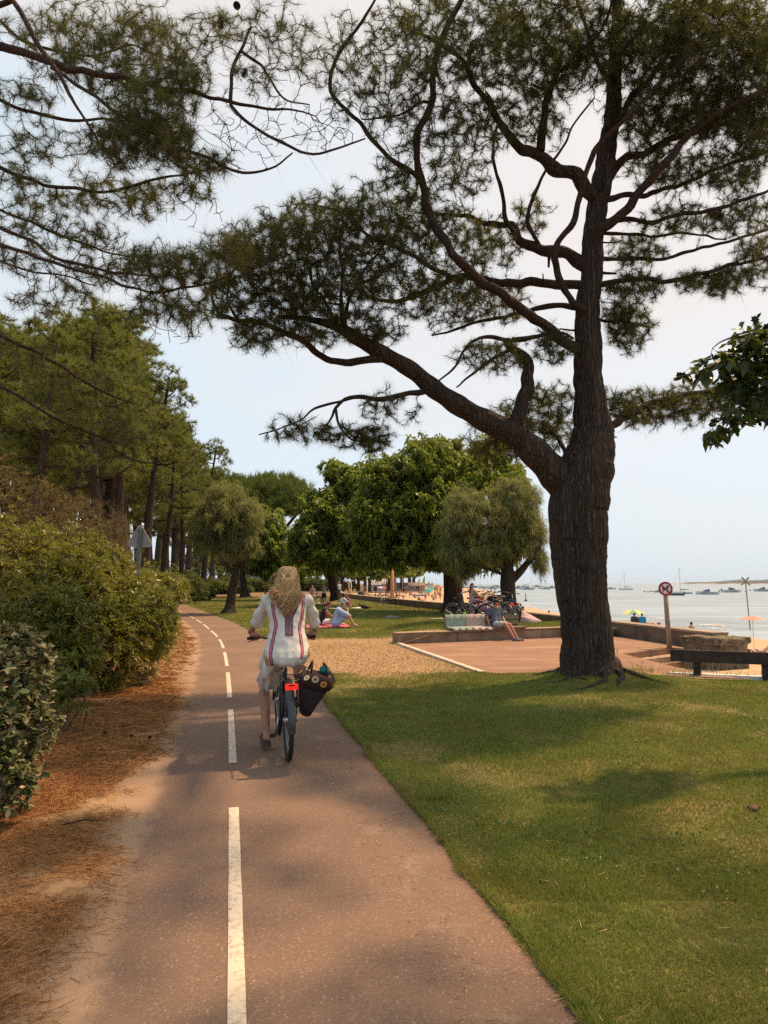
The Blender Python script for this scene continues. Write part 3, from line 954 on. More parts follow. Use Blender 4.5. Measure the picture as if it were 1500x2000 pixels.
def grow(limbs, targets, step=.16, curve=.4, wob=.1, sag=0.0, seed=0, merge=.5):
    """connect every target point to the nearest twig already there; returns nodes, parents, tips"""
    r_ = np.random.default_rng(seed)
    P0 = np.concatenate([a for a in limbs])
    D0 = np.concatenate([unit(np.gradient(a, axis=0)) for a in limbs])
    n = len(P0); M_ = len(targets)
    cap = n + M_ * 30
    pos = np.zeros((cap, 3)); dr = np.zeros((cap, 3)); par = np.full(cap, -1, dtype=np.int64)
    pos[:n] = P0; dr[:n] = D0
    d0 = np.array([((P0 - t) ** 2).sum(1).min() for t in targets])
    tips = []
    n0 = n
    for t in targets[np.argsort(d0)]:
        dx = pos[:n] - t
        dd = np.einsum('ij,ij->i', dx, dx)
        j = int(dd.argmin()); Lg = math.sqrt(dd[j])
        if Lg < step * merge:
            if j >= n0: tips.append(j)
            continue
        m = min(28, max(1, int(math.ceil(Lg / step))))
        p0 = pos[j]
        c = p0 * .55 + t * .45 + dr[j] * Lg * curve + r_.normal(size=3) * Lg * wob
        c[2] -= sag * Lg
        last = j
        if n + m >= cap: break
        for a in range(1, m + 1):
            s = a / m
            q_ = p0 * (1 - s) ** 2 + c * 2 * s * (1 - s) + t * s * s
            dv = q_ - pos[last]
            pos[n] = q_; dr[n] = dv / (np.linalg.norm(dv) + 1e-9); par[n] = last
            last = n; n += 1
        tips.append(last)
    return pos[:n], dr[:n], par[:n], np.array(tips), n0
def twig_mesh(name, pos, par, n0, mat, r_tip=.003, expo=.42, rmax=.05, k=3):
    n = len(pos)
    cnt = np.ones(n)
    for i in range(n - 1, n0 - 1, -1):
        if par[i] >= n0: cnt[par[i]] += cnt[i] * .5
    rad = np.minimum(r_tip * cnt ** expo, rmax)
    i = np.arange(n0, n); p = par[n0:]
    a = pos[p]; b = pos[i]
    ra = np.where(p >= n0, rad[p], rad[i] * 1.15); rb = rad[i]
    d = unit(b - a)
    u, v_ = frames(d)
    b = b + d * rb[:, None] * .4
    V_ = []
    for ring, r in ((a, ra), (b, rb)):
        for j in range(k):
            an = 2 * math.pi * j / k
            V_.append(ring + (u * math.cos(an) + v_ * math.sin(an)) * r[:, None])
    V_ = np.stack(V_, 1)
    o = np.arange(len(i))[:, None] * 2 * k
    F_ = np.concatenate([np.stack([o[:, 0] + j, o[:, 0] + (j + 1) % k, o[:, 0] + k + (j + 1) % k, o[:, 0] + k + j], 1) for j in range(k)])
    return fast_mesh(name, V_.reshape(-1, 3), F_, mat)
def needle_tufts(pos, dr, n, length, width, spread=(18, 80), back=.10):
    """bottle-brush tufts of long needles at each point"""
    m = len(pos)
    p = np.repeat(pos, n, 0); d = np.repeat(dr, n, 0)
    u, v_ = frames(d)
    a = rng.uniform(0, 2 * np.pi, m * n)[:, None]
    th = np.radians(rng.uniform(spread[0], spread[1], m * n))[:, None]
    dirs = d * np.cos(th) + (u * np.cos(a) + v_ * np.sin(a)) * np.sin(th)
    p = p - d * (rng.random(m * n) * back)[:, None]
    sz = np.repeat(rng.uniform(.7, 1.2, m), n)
    return tri_blades(p, unit(dirs + rng.normal(size=dirs.shape) * .08), length * sz * rng.uniform(.75, 1.15, m * n), np.full(m * n, width))
def leaf_quads(base, d, length, width, droop=.15):
    n = len(base)
    side = unit(np.cross(d, rng.normal(size=(n, 3)) * .35 + np.array([[0, 0, 1.]])))
    up = unit(np.cross(side, d))
    L_ = length[:, None]; W_ = width[:, None]
    dz = np.array([[0, 0, -1.]]) * L_ * droop
    a = base; b = base + d * L_ * .55 + side * W_ * .5 - up * W_ * .12 ; c = base + d * L_ + dz; e_ = base + d * L_ * .55 - side * W_ * .5 - up * W_ * .12
    V_ = np.stack([a, b, c, e_], 1).reshape(-1, 3)
    return V_, np.arange(4 * n, dtype=np.int32).reshape(-1, 4)
def rosette(pos, ax, n, length, width, th=(35, 80), droop=.2):
    m = len(pos)
    p = np.repeat(pos, n, 0); d = np.repeat(ax, n, 0)
    u, v_ = frames(d)
    a = (np.tile(np.arange(n) * 2 * np.pi / n, m) + np.repeat(rng.uniform(0, 6, m), n) + rng.normal(size=m * n) * .25)[:, None]
    t = np.radians(rng.uniform(th[0], th[1], m * n))[:, None]
    dirs = unit(d * np.cos(t) + (u * np.cos(a) + v_ * np.sin(a)) * np.sin(t))
    sz = np.repeat(rng.uniform(.75, 1.2, m), n)
    return leaf_quads(p + dirs * .01, dirs, length * sz * rng.uniform(.8, 1.15, m * n), width * sz * rng.uniform(.85, 1.15, m * n), droop)
def pad_points(c, r, n, shell=.35, rg=rng):
    """points in an ellipsoid, leaning to its outside"""
    d = unit(rg.normal(size=(n, 3)))
    s = rg.random(n) ** (1 / 3)
    s = s * (1 - shell) + shell * (.7 + .35 * rg.random(n))
    return np.array(c)[None] + d * s[:, None] * np.array(r)[None]
def px_pad(px, py, rx, ry, Y, rY, n, shell=.2):
    d = unit(rng.normal(size=(n, 3))); s = rng.random(n) ** .40
    s = np.maximum(s, 0) * (1 + .12 * rng.normal(size=n))
    q_ = d * s[:, None]
    return np.array([tuple(P(px + rx * a, py + ry * b, Y + rY * c)) for a, b, c in q_])
def px_limb(pts, Y0, dys, wpx, step=.12):
    """limb from pixels; dys and widths are interpolated over the points"""
    n = len(pts)
    dy = np.interp(np.linspace(0, 1, n), np.linspace(0, 1, len(dys)), dys)
    ww = np.interp(np.linspace(0, 1, n), np.linspace(0, 1, len(wpx)), wpx)
    W_ = [P(x, y, Y0 + d) for (x, y), d in zip(pts, dy)]
    R_ = [w_ * (Y0 + d) / FOC / 2 for w_, d in zip(ww, dy)]
    a, r = resample(W_, R_, step)
    if len(a) > 6 and Y0 < 14 and wpx[0] < 60:
        s = np.arange(len(a)) * step; sd_ = int(abs(pts[0][0] * 7 + pts[0][1])) % 997
        env = np.minimum(1, s / .4)[:, None]
        k = np.stack([vnoise(s, s * 0 + 1.5 + 3 * j, .42, sd_ + j) - .5 + .5 * (vnoise(s, s * 0 + 1.5 + 3 * j, .17, sd_ + 7 + j) - .5) for j in range(3)], 1)
        a = a + (k - k[0]) * env * (.05 + .55 * r[:, None])
        r = r * (.84 + .22 * (vnoise(s, s * 0 + .5, .2, sd_ + 3) - .5))
    return a, r
def local(me, base):
    n = len(me.vertices); a = np.empty(n * 3, np.float32)
    me.vertices.foreach_get('co', a); a = a.reshape(-1, 3) - np.array(base, np.float32)
    me.vertices.foreach_set('co', a.ravel()); me.update(); return me

def cone_mesh():
    """a pine cone of overlapping scales"""
    mb = MB()
    for i in range(70):
        t = i / 70; a = i * 2.4
        z = -.05 + .1 * t; r = .030 * math.sin(math.pi * (.12 + .8 * t)) + .004
        d = Vector((math.cos(a), math.sin(a), .25)); s_ = Vector((-math.sin(a), math.cos(a), 0))
        b = Vector((0, 0, z)) + d * r * .5
        mb.add([b - s_ * .006, b + s_ * .006, b + d * r * .8 + s_ * .007, b + d * r * .95 + Vector((0, 0, .006)), b + d * r * .8 - s_ * .007], [(0, 1, 2, 3, 4)])
    mb.ell((0, 0, 0), (.016, .016, .05), n=8, m=6)
    return mb.mesh('pine_cone', MAT['bark_thin'])
CONE = cone_mesh()

# ---------------------------------------------------------------- the big two-stemmed pine
Y0 = 11.0
base = G(1150, 1327); base.z = 0
pt = thing('pine_tree', 'big dark pine with thick furrowed trunk leaning out over the lawn', 'tree', base)
tr = [(1150, 1345, 118), (1151, 1320, 112), (1147, 1275, 100), (1142, 1210, 96), (1134, 1140, 102), (1129, 1080, 112), (1128, 1010, 120), (1132, 950, 112), (1146, 895, 84), (1152, 850, 70), (1150, 780, 60), (1147, 700, 54), (1147, 610, 48), (1152, 530, 46), (1160, 450, 46), (1168, 380, 46), (1180, 320, 40), (1190, 250, 36), (1198, 150, 30), (1206, 30, 24), (1212, -120, 18), (1216, -300, 10)]
tp_, trr = px_limb([t[:2] for t in tr], Y0, [.1, 0, 0, .1, .2], [1, 1], .05)
trr = np.interp(np.linspace(0, 1, len(trr)), np.linspace(0, 1, len(tr)), [t[2] * 11 / FOC / 2 for t in tr])
# widths follow the points, not their spacing
seg = np.concatenate([[0], np.cumsum([math.hypot(tr[i + 1][0] - tr[i][0], tr[i + 1][1] - tr[i][1]) for i in range(len(tr) - 1)])])
trr = np.interp(np.linspace(0, seg[-1], len(trr)), seg, [t[2] * 11 / FOC / 2 for t in tr])
part('trunk', local(bark_tube('trunk', tp_, trr, MAT['bark'], n=72, furrow=.034, lump=.06, flare=.42, seed=3, freq=.75), base), None, pt)
LIMBS = [
 # points, depth offsets, widths (px)
 ([(1128, 985), (1075, 915), (1003, 848), (933, 814), (853, 764), (805, 724), (747, 691), (700, 663), (672, 645), (640, 632), (590, 622), (540, 618)], [0, -.3, -.8, -1.2], [80, 58, 42, 36, 32, 26, 14, 7]),
 ([(747, 700), (667, 700), (613, 668), (560, 641), (507, 625), (459, 617), (430, 600), (416, 565), (418, 545), (432, 531)], [-.64, -1.3, -1.8], [20, 16, 12, 8, 5]),
 ([(459, 617), (450, 600), (443, 580), (447, 550), (456, 530)], [-1.7, -1.9], [7, 4]),
 ([(672, 643), (666, 610), (664, 553), (661, 483), (668, 430)], [-.87, -1.4], [13, 8, 4]),
 ([(655, 635), (645, 600), (613, 547), (608, 521), (590, 480)], [-.87, -.5], [11, 6, 3]),
 ([(672, 643), (676, 600), (690, 560), (725, 510), (760, 460)], [-.87, -.4], [12, 7, 4]),
 ([(840, 762), (773, 774), (720, 774), (688, 777), (656, 793), (648, 812), (625, 838), (610, 850)], [-.39, -.7], [15, 12, 9, 5, 3]),
 ([(656, 800), (662, 830), (680, 853), (700, 862)], [-.57, -.6], [7, 3]),
 ([(690, 777), (640, 790), (613, 798), (587, 819), (560, 835), (507, 846)], [-.52, -1.0], [7, 3]),
 ([(1004, 858), (1018, 805), (1032, 755), (1036, 713), (1018, 690), (1000, 676), (997, 664)], [-.17, -.3], [44, 32, 28, 24, 18]),
 ([(998, 667), (960, 660), (925, 668), (905, 690), (882, 723), (853, 750)], [-.3, -.8], [12, 8, 4]),
 ([(1000, 682), (950, 705), (920, 730), (890, 755)], [-.3, .1], [9, 4]),
 ([(1000, 664), (1050, 660), (1093, 657), (1120, 665)], [-.3, -.1], [14, 9, 5]),
 ([(1140, 690), (1105, 668), (1067, 643), (1013, 606), (960, 563), (912, 526), (864, 467), (838, 410), (824, 355), (817, 325), (820, 260), (842, 200), (850, 125), (875, 50), (900, -10), (915, -60)], [0, -.6, -1.0, -1.0], [30, 24, 22, 20, 18, 15, 12]),
 ([(820, 350), (790, 322), (750, 295), (695, 235), (655, 190), (645, 165), (655, 115), (690, 60), (725, 10), (745, -30)], [-.9, -1.5, -1.9], [13, 11, 9, 6]),
 ([(840, 200), (820, 200), (780, 222), (740, 229), (705, 230)], [-1.0, -1.4], [8, 4]),
 ([(1140, 557), (1085, 554), (1030, 557), (950, 555), (900, 550), (850, 565), (800, 590), (750, 590), (700, 575)], [0, .5, .9], [26, 22, 17, 12, 7]),
 ([(905, 552), (860, 537), (825, 522), (800, 505), (731, 473), (693, 446), (667, 422), (629, 409), (581, 403)], [.5, 0, -.5], [13, 10, 8, 4]),
 ([(1140, 603), (1095, 598), (1050, 595), (1000, 613), (925, 625), (875, 645), (840, 655)], [0, .7], [16, 12, 8, 4]),
 ([(1148, 520), (1110, 508), (1075, 497), (1020, 478), (1000, 448), (950, 435), (890, 425), (840, 420)], [0, .6, .9], [34, 28, 22, 12, 6]),
 ([(1015, 470), (995, 435), (980, 390), (975, 350), (965, 290), (972, 235), (965, 210), (950, 180)], [.5, .2], [13, 10, 8, 5]),
 ([(1055, 485), (1042, 450), (1038, 420), (1048, 378), (1070, 335), (1100, 288), (1130, 235), (1165, 190)], [.4, -.5], [12, 10, 7, 4]),
 ([(1160, 385), (1125, 355), (1085, 325), (1050, 295), (1020, 293), (990, 260), (965, 215), (935, 175), (905, 120), (850, 85), (800, 60)], [0, -.4, -.9], [36, 32, 24, 18, 12, 5]),
 ([(1055, 295), (1062, 250), (1072, 212), (1095, 140), (1072, 95), (1040, 65), (1010, 20)], [-.2, -.6], [24, 18, 12, 6]),
 ([(1095, 140), (1130, 105), (1165, 70), (1190, 20), (1200, -40)], [-.4, -.8], [12, 8, 5]),
 ([(1142, 605), (1120, 592), (1100, 567), (1087, 528), (1090, 490), (1105, 460), (1120, 435), (1133, 380), (1148, 325), (1175, 280), (1250, 210), (1310, 140), (1360, 80)], [-.25, -.7, -1.4], [18, 17, 17, 15, 12, 6]),
 ([(1148, 505), (1175, 452), (1225, 405), (1275, 350), (1340, 270), (1415, 220), (1500, 178), (1560, 150)], [0, -.6, -1.0], [26, 24, 19, 13, 6]),
 ([(1175, 370), (1215, 315), (1275, 285), (1375, 245), (1440, 205), (1510, 175)], [0, .8], [26, 20, 12, 6]),
 ([(1172, 432), (1230, 431), (1275, 430), (1375, 410), (1440, 390), (1510, 365), (1570, 350)], [0, -.5], [14, 11, 9, 6]),
 ([(1165, 455), (1210, 458), (1250, 460), (1350, 460), (1420, 470)], [0, .6], [10, 8, 4]),
 ([(1160, 505), (1230, 504), (1300, 500), (1400, 475), (1500, 450), (1560, 440)], [.05, .7], [12, 9, 7, 4]),
 ([(1150, 560), (1200, 553), (1250, 547), (1350, 545), (1425, 522), (1500, 505), (1560, 495)], [0, -.5, -.7], [16, 14, 12, 8, 5]),
 ([(1178, 390), (1240, 380), (1300, 370), (1400, 325), (1500, 295), (1570, 270)], [0, .9], [16, 12, 9, 5]),
 ([(1155, 840), (1195, 832), (1225, 815), (1280, 790), (1350, 775), (1410, 768), (1450, 765)], [0, .5, .8], [22, 20, 15, 11, 6]),
 ([(1195, 260), (1240, 180), (1300, 110), (1350, 30), (1380, -60)], [0, .4], [18, 12, 7]),
 ([(1195, 170), (1160, 90), (1130, 10), (1110, -80)], [0, -.6], [14, 9, 5]),
 ([(1202, 110), (1260, 60), (1340, -10), (1420, -60)], [0, -.7], [12, 8, 4]),
 ([(1150, 620), (1180, 625), (1220, 630), (1262, 640)], [0, .7], [11, 7, 4]),
 ([(1110, 905), (1100, 870), (1085, 850), (1060, 840)], [.2, .9], [16, 10, 5]),
]
limb_pts = [tp_[40:]]
for i, (pts, dys, ww) in enumerate(LIMBS):
    a, r = px_limb(pts, Y0, dys, ww, .07)
    r = r * (1 + .06 * np.sin(np.arange(len(r)) * .9 + i))
    limb_pts.append(a)
    part('limb', local(bark_tube('limb', a, r, MAT['bark'] if r[0] > .12 else MAT['bark_thin'], n=22 if r[0] > .1 else 12, furrow=.010, lump=.05, seed=10 + i), base), None, pt)
PADS = [
 # px, py, rx, ry, dY, rY, n
 (470, 500, 50, 65, -1.8, .8, 170), (440, 580, 45, 50, -1.9, .7, 120), (530, 500, 65, 85, -1.3, .9, 300), (610, 450, 85, 70, -.9, 1.0, 360), (700, 430, 90, 70, -.5, 1.1, 330),
 (560, 590, 80, 55, -1.3, .8, 260), (660, 560, 90, 70, -.9, 1.0, 360), (760, 520, 90, 80, -.2, 1.2, 360), (800, 420, 70, 60, .2, 1.0, 200), (880, 470, 80, 70, .5, 1.0, 260),
 (860, 580, 90, 55, .4, 1.0, 280), (960, 590, 80, 45, .6, .9, 190), (960, 480, 60, 55, .8, .9, 150), (720, 640, 70, 35, -.8, .7, 130), (620, 650, 70, 30, -1.2, .7, 110), (500, 655, 60, 35, -1.7, .6, 100),
 (960, 695, 70, 38, -.5, .7, 130), (1080, 675, 45, 32, -.3, .6, 110), (1040, 420, 40, 45, .7, .6, 60),
 (680, 130, 60, 110, -1.7, .6, 110), (760, 160, 60, 120, -1.4, .9, 200), (850, 80, 80, 90, -.9, 1.0, 330), (850, 240, 70, 80, -.8, 1.0, 210), (950, 90, 80, 90, -.5, 1.1, 390), (950, 240, 70, 60, -.4, .9, 190), (780, 340, 50, 50, -.8, .8, 80), (900, 340, 60, 50, 0, .8, 110),
 (1060, 90, 90, 95, -.4, 1.1, 420), (1050, 220, 60, 60, 0, .8, 130), (1170, 90, 90, 90, -.2, 1.1, 400), (1290, 90, 90, 90, -.3, 1.2, 520), (1400, 70, 100, 90, -.3, 1.2, 560), (1490, 110, 70, 110, -.2, 1.2, 420),
 (1270, 230, 80, 60, .2, 1.0, 300), (1380, 210, 90, 70, .1, 1.1, 460), (1480, 250, 60, 60, .1, 1.1, 300), (1300, 330, 80, 45, .3, .9, 220), (1420, 330, 80, 45, .3, .9, 240), (1330, 430, 90, 35, .2, .8, 150), (1450, 420, 60, 45, .2, .8, 130),
 (1240, 490, 55, 30, .4, .7, 120), (1240, 560, 55, 35, -.1, .7, 140), (1400, 550, 85, 28, -.5, .6, 190), (1480, 500, 50, 40, -.4, .7, 120), (1230, 640, 50, 50, .5, .6, 210), (1200, 600, 30, 40, .3, .5, 60),
 (1020, 820, 75, 40, .3, .7, 210), (960, 870, 60, 40, .5, .6, 130), (1080, 780, 50, 35, .3, .6, 90), (1090, 850, 45, 35, .8, .6, 90), (1250, 800, 60, 38, .6, .6, 220), (1340, 790, 65, 38, .8, .6, 240), (1420, 775, 50, 36, .9, .6, 150), (1200, 790, 30, 30, .4, .5, 60),
 (580, 840, 60, 28, -1.1, .4, 60), (680, 850, 60, 26, -.9, .4, 80), (760, 800, 60, 40, -.5, .5, 60), (730, 860, 40, 25, -.6, .4, 70),
]
tg = np.concatenate([px_pad(px, py, rx * 1.12, ry * 1.15, Y0 + dY, rY, int(n * (2.0 if px > 1010 and py < 300 else 1.3 if py < 300 else 1.45))) for px, py, rx, ry, dY, rY, n in PADS])
UP = [((1.6, 6.2, 8.6), (1.5, 1.2, .8), 200), ((3.2, 6.6, 9.4), (1.6, 1.3, .9), 240), ((.4, 7.6, 9.7), (1.4, 1.3, .7), 170), ((2.4, 8.4, 10.7), (1.8, 1.6, .9), 240), ((4.6, 8.4, 10.8), (1.8, 1.6, 1.0), 240), ((3.6, 11, 12.6), (2.4, 2.0, 1.2), 330), ((5.8, 10.5, 11.6), (1.8, 1.8, 1.0), 200), ((1.0, 10.6, 12.0), (1.8, 1.8, .9), 180), ((2.2, 4.6, 7.4), (1.3, 1.0, .6), 120), ((4.3, 5.0, 7.9), (1.3, 1.2, .8), 150), ((5.6, 6.6, 9.4), (1.4, 1.4, .8), 150)]  # unseen boughs and clumps above the view, added to dapple the path
for a_, b_ in (((2.2, 4.8, 7.3), 7.6), ((.5, 7.5, 9.5), 9.0), ((3.3, 6.0, 8.8), 8.4), ((5.4, 6.8, 9.2), 9.0)):
    j = np.abs(tp_[:, 2] - 12.3).argmin(); s_ = Vector(tp_[j]); e_ = Vector(a_)
    a, r = resample([s_, s_.lerp(e_, .5) + Vector((0, 0, -.25)), e_], [.11, .07, .03], .1)
    limb_pts.append(a); part('limb', local(bark_tube('limb', a, r, MAT['bark_thin'], 12, .008, .05, seed=44), base), None, pt)
sub = []
for c_, r_, n_ in UP:
    for s_ in pad_points(c_, r_, 6, .3): sub.append(pad_points(tuple(s_), (.48, .48, .32), int(n_ * .34), .1))
tg = np.concatenate([tg] + sub)
pos, dr, par, tips, n0 = grow(limb_pts, tg, .15, .38, .10, .02, 5)
part('twigs', local(twig_mesh('twigs', pos, par, n0, MAT['twig'], .0042, .42, .035), base), None, pt, kind='stuff')
tips = tips[rng.random(len(tips)) > .10]
tufts_p = [pos[tips]]; tufts_d = [dr[tips]]
b1 = par[tips]; k = b1 >= n0
tufts_p.append(pos[b1[k]]); tufts_d.append(dr[b1[k]])
Vn, Fn = needle_tufts(np.concatenate(tufts_p), np.concatenate(tufts_d), 20, .140, .0052)
part('crown', local(fast_mesh('crown', Vn, Fn, MAT['needle']), base), None, pt, kind='stuff')
# bare dead twigs hanging under the limbs
n = 2600
src = pos[n0:][rng.integers(0, len(pos) - n0, n)]
d = rng.normal(size=(n, 3)); d[:, 2] = -np.abs(d[:, 2]) * .8
V_, F_ = tri_blades(src, unit(d), rng.uniform(.15, .5, n), np.full(n, .007))
part('dead_twigs', local(fast_mesh('dead_twigs', V_, F_, MAT['twig']), base), None, pt, kind='stuff')
# broken stubs of lost branches on trunk and limbs
for k_ in range(26):
    a = limb_pts[0] if k_ < 9 else limb_pts[1 + int(rng.integers(0, 26))]
    if len(a) < 14: continue
    j = int(rng.integers(len(a) // 8, int(len(a) * .7))); d_ = Vector(rng.normal(size=3)); d_.z = abs(d_.z) * .3
    tdir = Vector(a[min(j + 1, len(a) - 1)]) - Vector(a[j - 1]); d_ = (d_ - tdir.normalized() * d_.dot(tdir.normalized())).normalized()
    ln_ = float(rng.uniform(.10, .34)) + (.22 if k_ < 9 else .04); r0 = float(rng.uniform(.012, .026))
    p0 = Vector(a[j]); p1 = p0 + d_ * ln_ * .6 + Vector((0, 0, .02)); p2 = p0 + d_ * ln_ + Vector((0, 0, .05))
    part('stub', local(MB().tube([p0, p1, p2], [r0 * 1.5, r0, r0 * .8], 7).mesh('stub', MAT['bark_thin'], True), base), None, pt)
# surface roots at the foot
for k_, (a0, ln, wd) in enumerate(((-2.6, .9, .07), (-1.9, 1.3, .06), (-1.2, 1.0, .075), (-.5, 1.1, .06), (-3.1, .8, .05), (-2.2, .7, .045))):
    pr = []
    for t in np.linspace(0, 1, 7):
        a = a0 + .35 * math.sin(t * 3 + k_)
        x = base.x + .02 + math.cos(a) * (.38 + ln * t); y = base.y + math.sin(a) * (.38 + ln * t)
        pr.append((x, y, float(lawn_z(x, y)) + .05 * (1 - t) - .03 * t))
    a_, r_ = resample(pr, [wd, wd * .8, wd * .7, wd * .6, wd * .5, wd * .4, wd * .25], .05)
    part('root', local(bark_tube('root', a_, r_, MAT['bark'], 12, .006, .1, seed=60 + k_), base), None, pt)

# ---------------------------------------------------------------- pine whose boughs hang in from the left
YL = 7.2
lbase = Vector((-6.4, 7.6, 0))
lp = thing('pine_tree', 'pine outside the left edge whose mossy bough reaches in across the sky', 'tree', lbase)
a_, r_ = resample([lbase + Vector((0, 0, -.1)), lbase + Vector((.1, 0, 2)), lbase + Vector((.2, -.1, 5)), lbase + Vector((.1, -.2, 8)), lbase + Vector((.0, -.2, 11))], [.34, .27, .24, .19, .08], .12)
part('trunk', local(bark_tube('trunk', a_, r_, MAT['bark'], 36, .02, .05, .3, 77), lbase), None, lp)
ltr = a_
def t_at(z):
    j = np.abs(ltr[:, 2] - z).argmin(); return Vector(ltr[j])
LL = [
 ([(0, 90), (75, 112), (150, 137), (250, 155), (350, 176), (450, 198), (550, 211), (620, 226)], [0, -.3, -.5], [22, 18, 15, 11, 7, 3], True),
 ([(25, 0), (55, 50), (75, 92), (125, 165), (150, 215), (200, 290)], [-.4, -.6], [14, 12, 9, 5], True),
 ([(100, 132), (175, 178), (260, 237), (350, 287), (425, 315), (490, 331), (540, 322), (575, 297)], [-.3, -.7], [9, 8, 7, 4], False),
 ([(450, 205), (490, 250), (540, 281), (600, 300), (655, 291), (710, 275)], [-.4, -.8], [9, 7, 4], False),
 ([(450, 196), (453, 150), (470, 100), (490, 55)], [-.4, -.3], [10, 9, 7], False),
 ([(472, 100), (510, 135), (535, 175), (560, 200), (600, 205)], [-.35, -.8], [8, 6, 3], False),
 ([(0, 195), (60, 222), (125, 232), (215, 240), (280, 250)], [.3, .7], [10, 8, 4], True),
 ([(0, 327), (50, 350), (125, 371), (200, 375), (275, 360), (350, 344), (415, 330)], [0, .3], [11, 9, 7, 4], True),
 ([(0, 410), (75, 446), (150, 476), (225, 496), (270, 500)], [.2, .6], [8, 6, 3], True),
 ([(0, 445), (75, 481), (150, 516), (225, 536), (290, 540)], [-.1, -.5], [10, 8, 4], True),
 ([(0, 478), (100, 511), (200, 551), (275, 571), (350, 565), (425, 545), (480, 510)], [-.3, -.9], [9, 8, 6, 3], True),
 ([(0, 510), (60, 531), (125, 541), (180, 560)], [.5, .9], [6, 3], True),
 ([(0, 655), (75, 695), (150, 740), (200, 770), (260, 790)], [-.2, .4], [10, 7, 3], True),
 ([(0, 755), (60, 785), (120, 820), (200, 850), (250, 890), (310, 896)], [.2, .9], [9, 6, 3], True),
 ([(0, 40), (60, 90), (180, 110), (260, 90), (340, 120)], [.6, 1.0], [9, 6, 3], True),
]
lpts = [ltr[20:]]
for i, (pts, dys, ww, ext) in enumerate(LL):
    a, r = px_limb(pts, YL, dys, ww, .07)
    if ext:   # carry the bough on to its trunk
        st_ = Vector(a[0]); tz = t_at(min(10.5, max(2.2, st_.z - .6)))
        mid = st_.lerp(tz, .5) + Vector((0, 0, .15))
        b_, rb = resample([tz, mid, st_], [r[0] * 1.5, r[0] * 1.2, r[0]], .08)
        a = np.concatenate([b_[:-1], a]); r = np.concatenate([rb[:-1], r])
    lpts.append(a)
    part('limb', local(bark_tube('limb', a, r, MAT['bark_thin'], 14, .006, .05, seed=90 + i), lbase), None, lp)
LPADS = [
 (120, 60, 110, 55, .4, .7, 150), (260, 60, 80, 55, .2, .6, 150), (200, 130, 110, 45, .2, .6, 160), (290, 200, 90, 60, -.4, .6, 240), (250, 275, 75, 55, -.5, .5, 240), (330, 270, 55, 50, -.6, .5, 150),
 (340, 120, 60, 70, -.2, .5, 110), (420, 60, 60, 50, -.3, .5, 60), (380, 150, 40, 40, -.4, .4, 45), (540, 60, 60, 60, -.4, .4, 55), (500, 150, 60, 45, -.5, .4, 40), (600, 110, 40, 60, -.7, .4, 30),
 (60, 190, 70, 50, .4, .5, 75), (80, 290, 90, 45, .2, .5, 90), (40, 350, 50, 50, .1, .5, 60), (180, 380, 90, 45, .3, .5, 130), (290, 390, 60, 40, .3, .5, 110), (400, 320, 55, 28, -.3, .5, 70), (380, 370, 45, 25, .1, .4, 45),
 (60, 420, 70, 40, .3, .5, 80), (170, 460, 70, 35, .4, .5, 90), (60, 500, 70, 40, 0, .5, 70), (180, 540, 80, 40, 0, .5, 90), (290, 510, 70, 38, -.5, .5, 130), (370, 520, 60, 42, -.7, .5, 120), (310, 590, 70, 42, -.5, .5, 100), (370, 620, 40, 40, -.7, .4, 50), (440, 490, 50, 45, -.9, .4, 90),
 (90, 590, 80, 30, .5, .5, 55), (150, 760, 90, 40, .3, .4, 50), (240, 830, 70, 40, .6, .4, 50), (60, 700, 60, 40, 0, .4, 40), (220, 890, 60, 30, .8, .4, 40),
]
tg = np.concatenate([px_pad(px, py, rx * 1.15, ry * 1.2, YL + dY, rY, int(n * (1.9 if 100 < px < 420 and py < 330 else 1.4))) for px, py, rx, ry, dY, rY, n in LPADS])
bare = np.concatenate([px_pad(px, py, rx, ry, YL + dY, .4, n) for px, py, rx, ry, dY, n in ((560, 240, 90, 60, -.6, 60), (480, 290, 90, 60, -.5, 50), (640, 260, 60, 50, -.7, 40), (420, 250, 60, 60, -.4, 40), (300, 640, 110, 50, -.4, 60), (120, 560, 110, 60, .3, 60), (380, 400, 80, 50, 0, 30), (520, 120, 90, 80, -.4, 40))])
nt_ = len(tg)
pos, dr, par, tips, n0 = grow(lpts, np.concatenate([tg, bare]), .12, .38, .14, .02, 6)
db = np.array([((bare - pos[t]) ** 2).sum(1).min() for t in tips])
part('twigs', local(twig_mesh('twigs', pos, par, n0, MAT['twig'], .0030, .42, .02), lbase), None, lp, kind='stuff')
tips = tips[(db > .0004) & (rng.random(len(tips)) > .12)]
b1 = par[tips]; k = b1 >= n0
Vn, Fn = needle_tufts(np.concatenate([pos[tips], pos[b1[k]]]), np.concatenate([dr[tips], dr[b1[k]]]), 19, .118, .0034)
part('crown', local(fast_mesh('crown', Vn, Fn, MAT['needle_l']), lbase), None, lp, kind='stuff')
n = 1500
src = pos[n0:][rng.integers(0, len(pos) - n0, n)]
d = rng.normal(size=(n, 3)); d[:, 2] = -np.abs(d[:, 2]) * .5
V_, F_ = tri_blades(src, unit(d), rng.uniform(.1, .4, n), np.full(n, .0045))
part('dead_twigs', local(fast_mesh('dead_twigs', V_, F_, MAT['twig']), lbase), None, lp, kind='stuff')
for (px, py, dY, sca) in ((433, 44, -.3, 1.15), (478, 142, -.45, .95), (462, 10, -.3, .9)):
    o = link('pine_cone', CONE, lp, P(px, py, YL + dY) - lbase); o.scale = (sca,) * 3; o.rotation_euler = (R(200), .3, px)

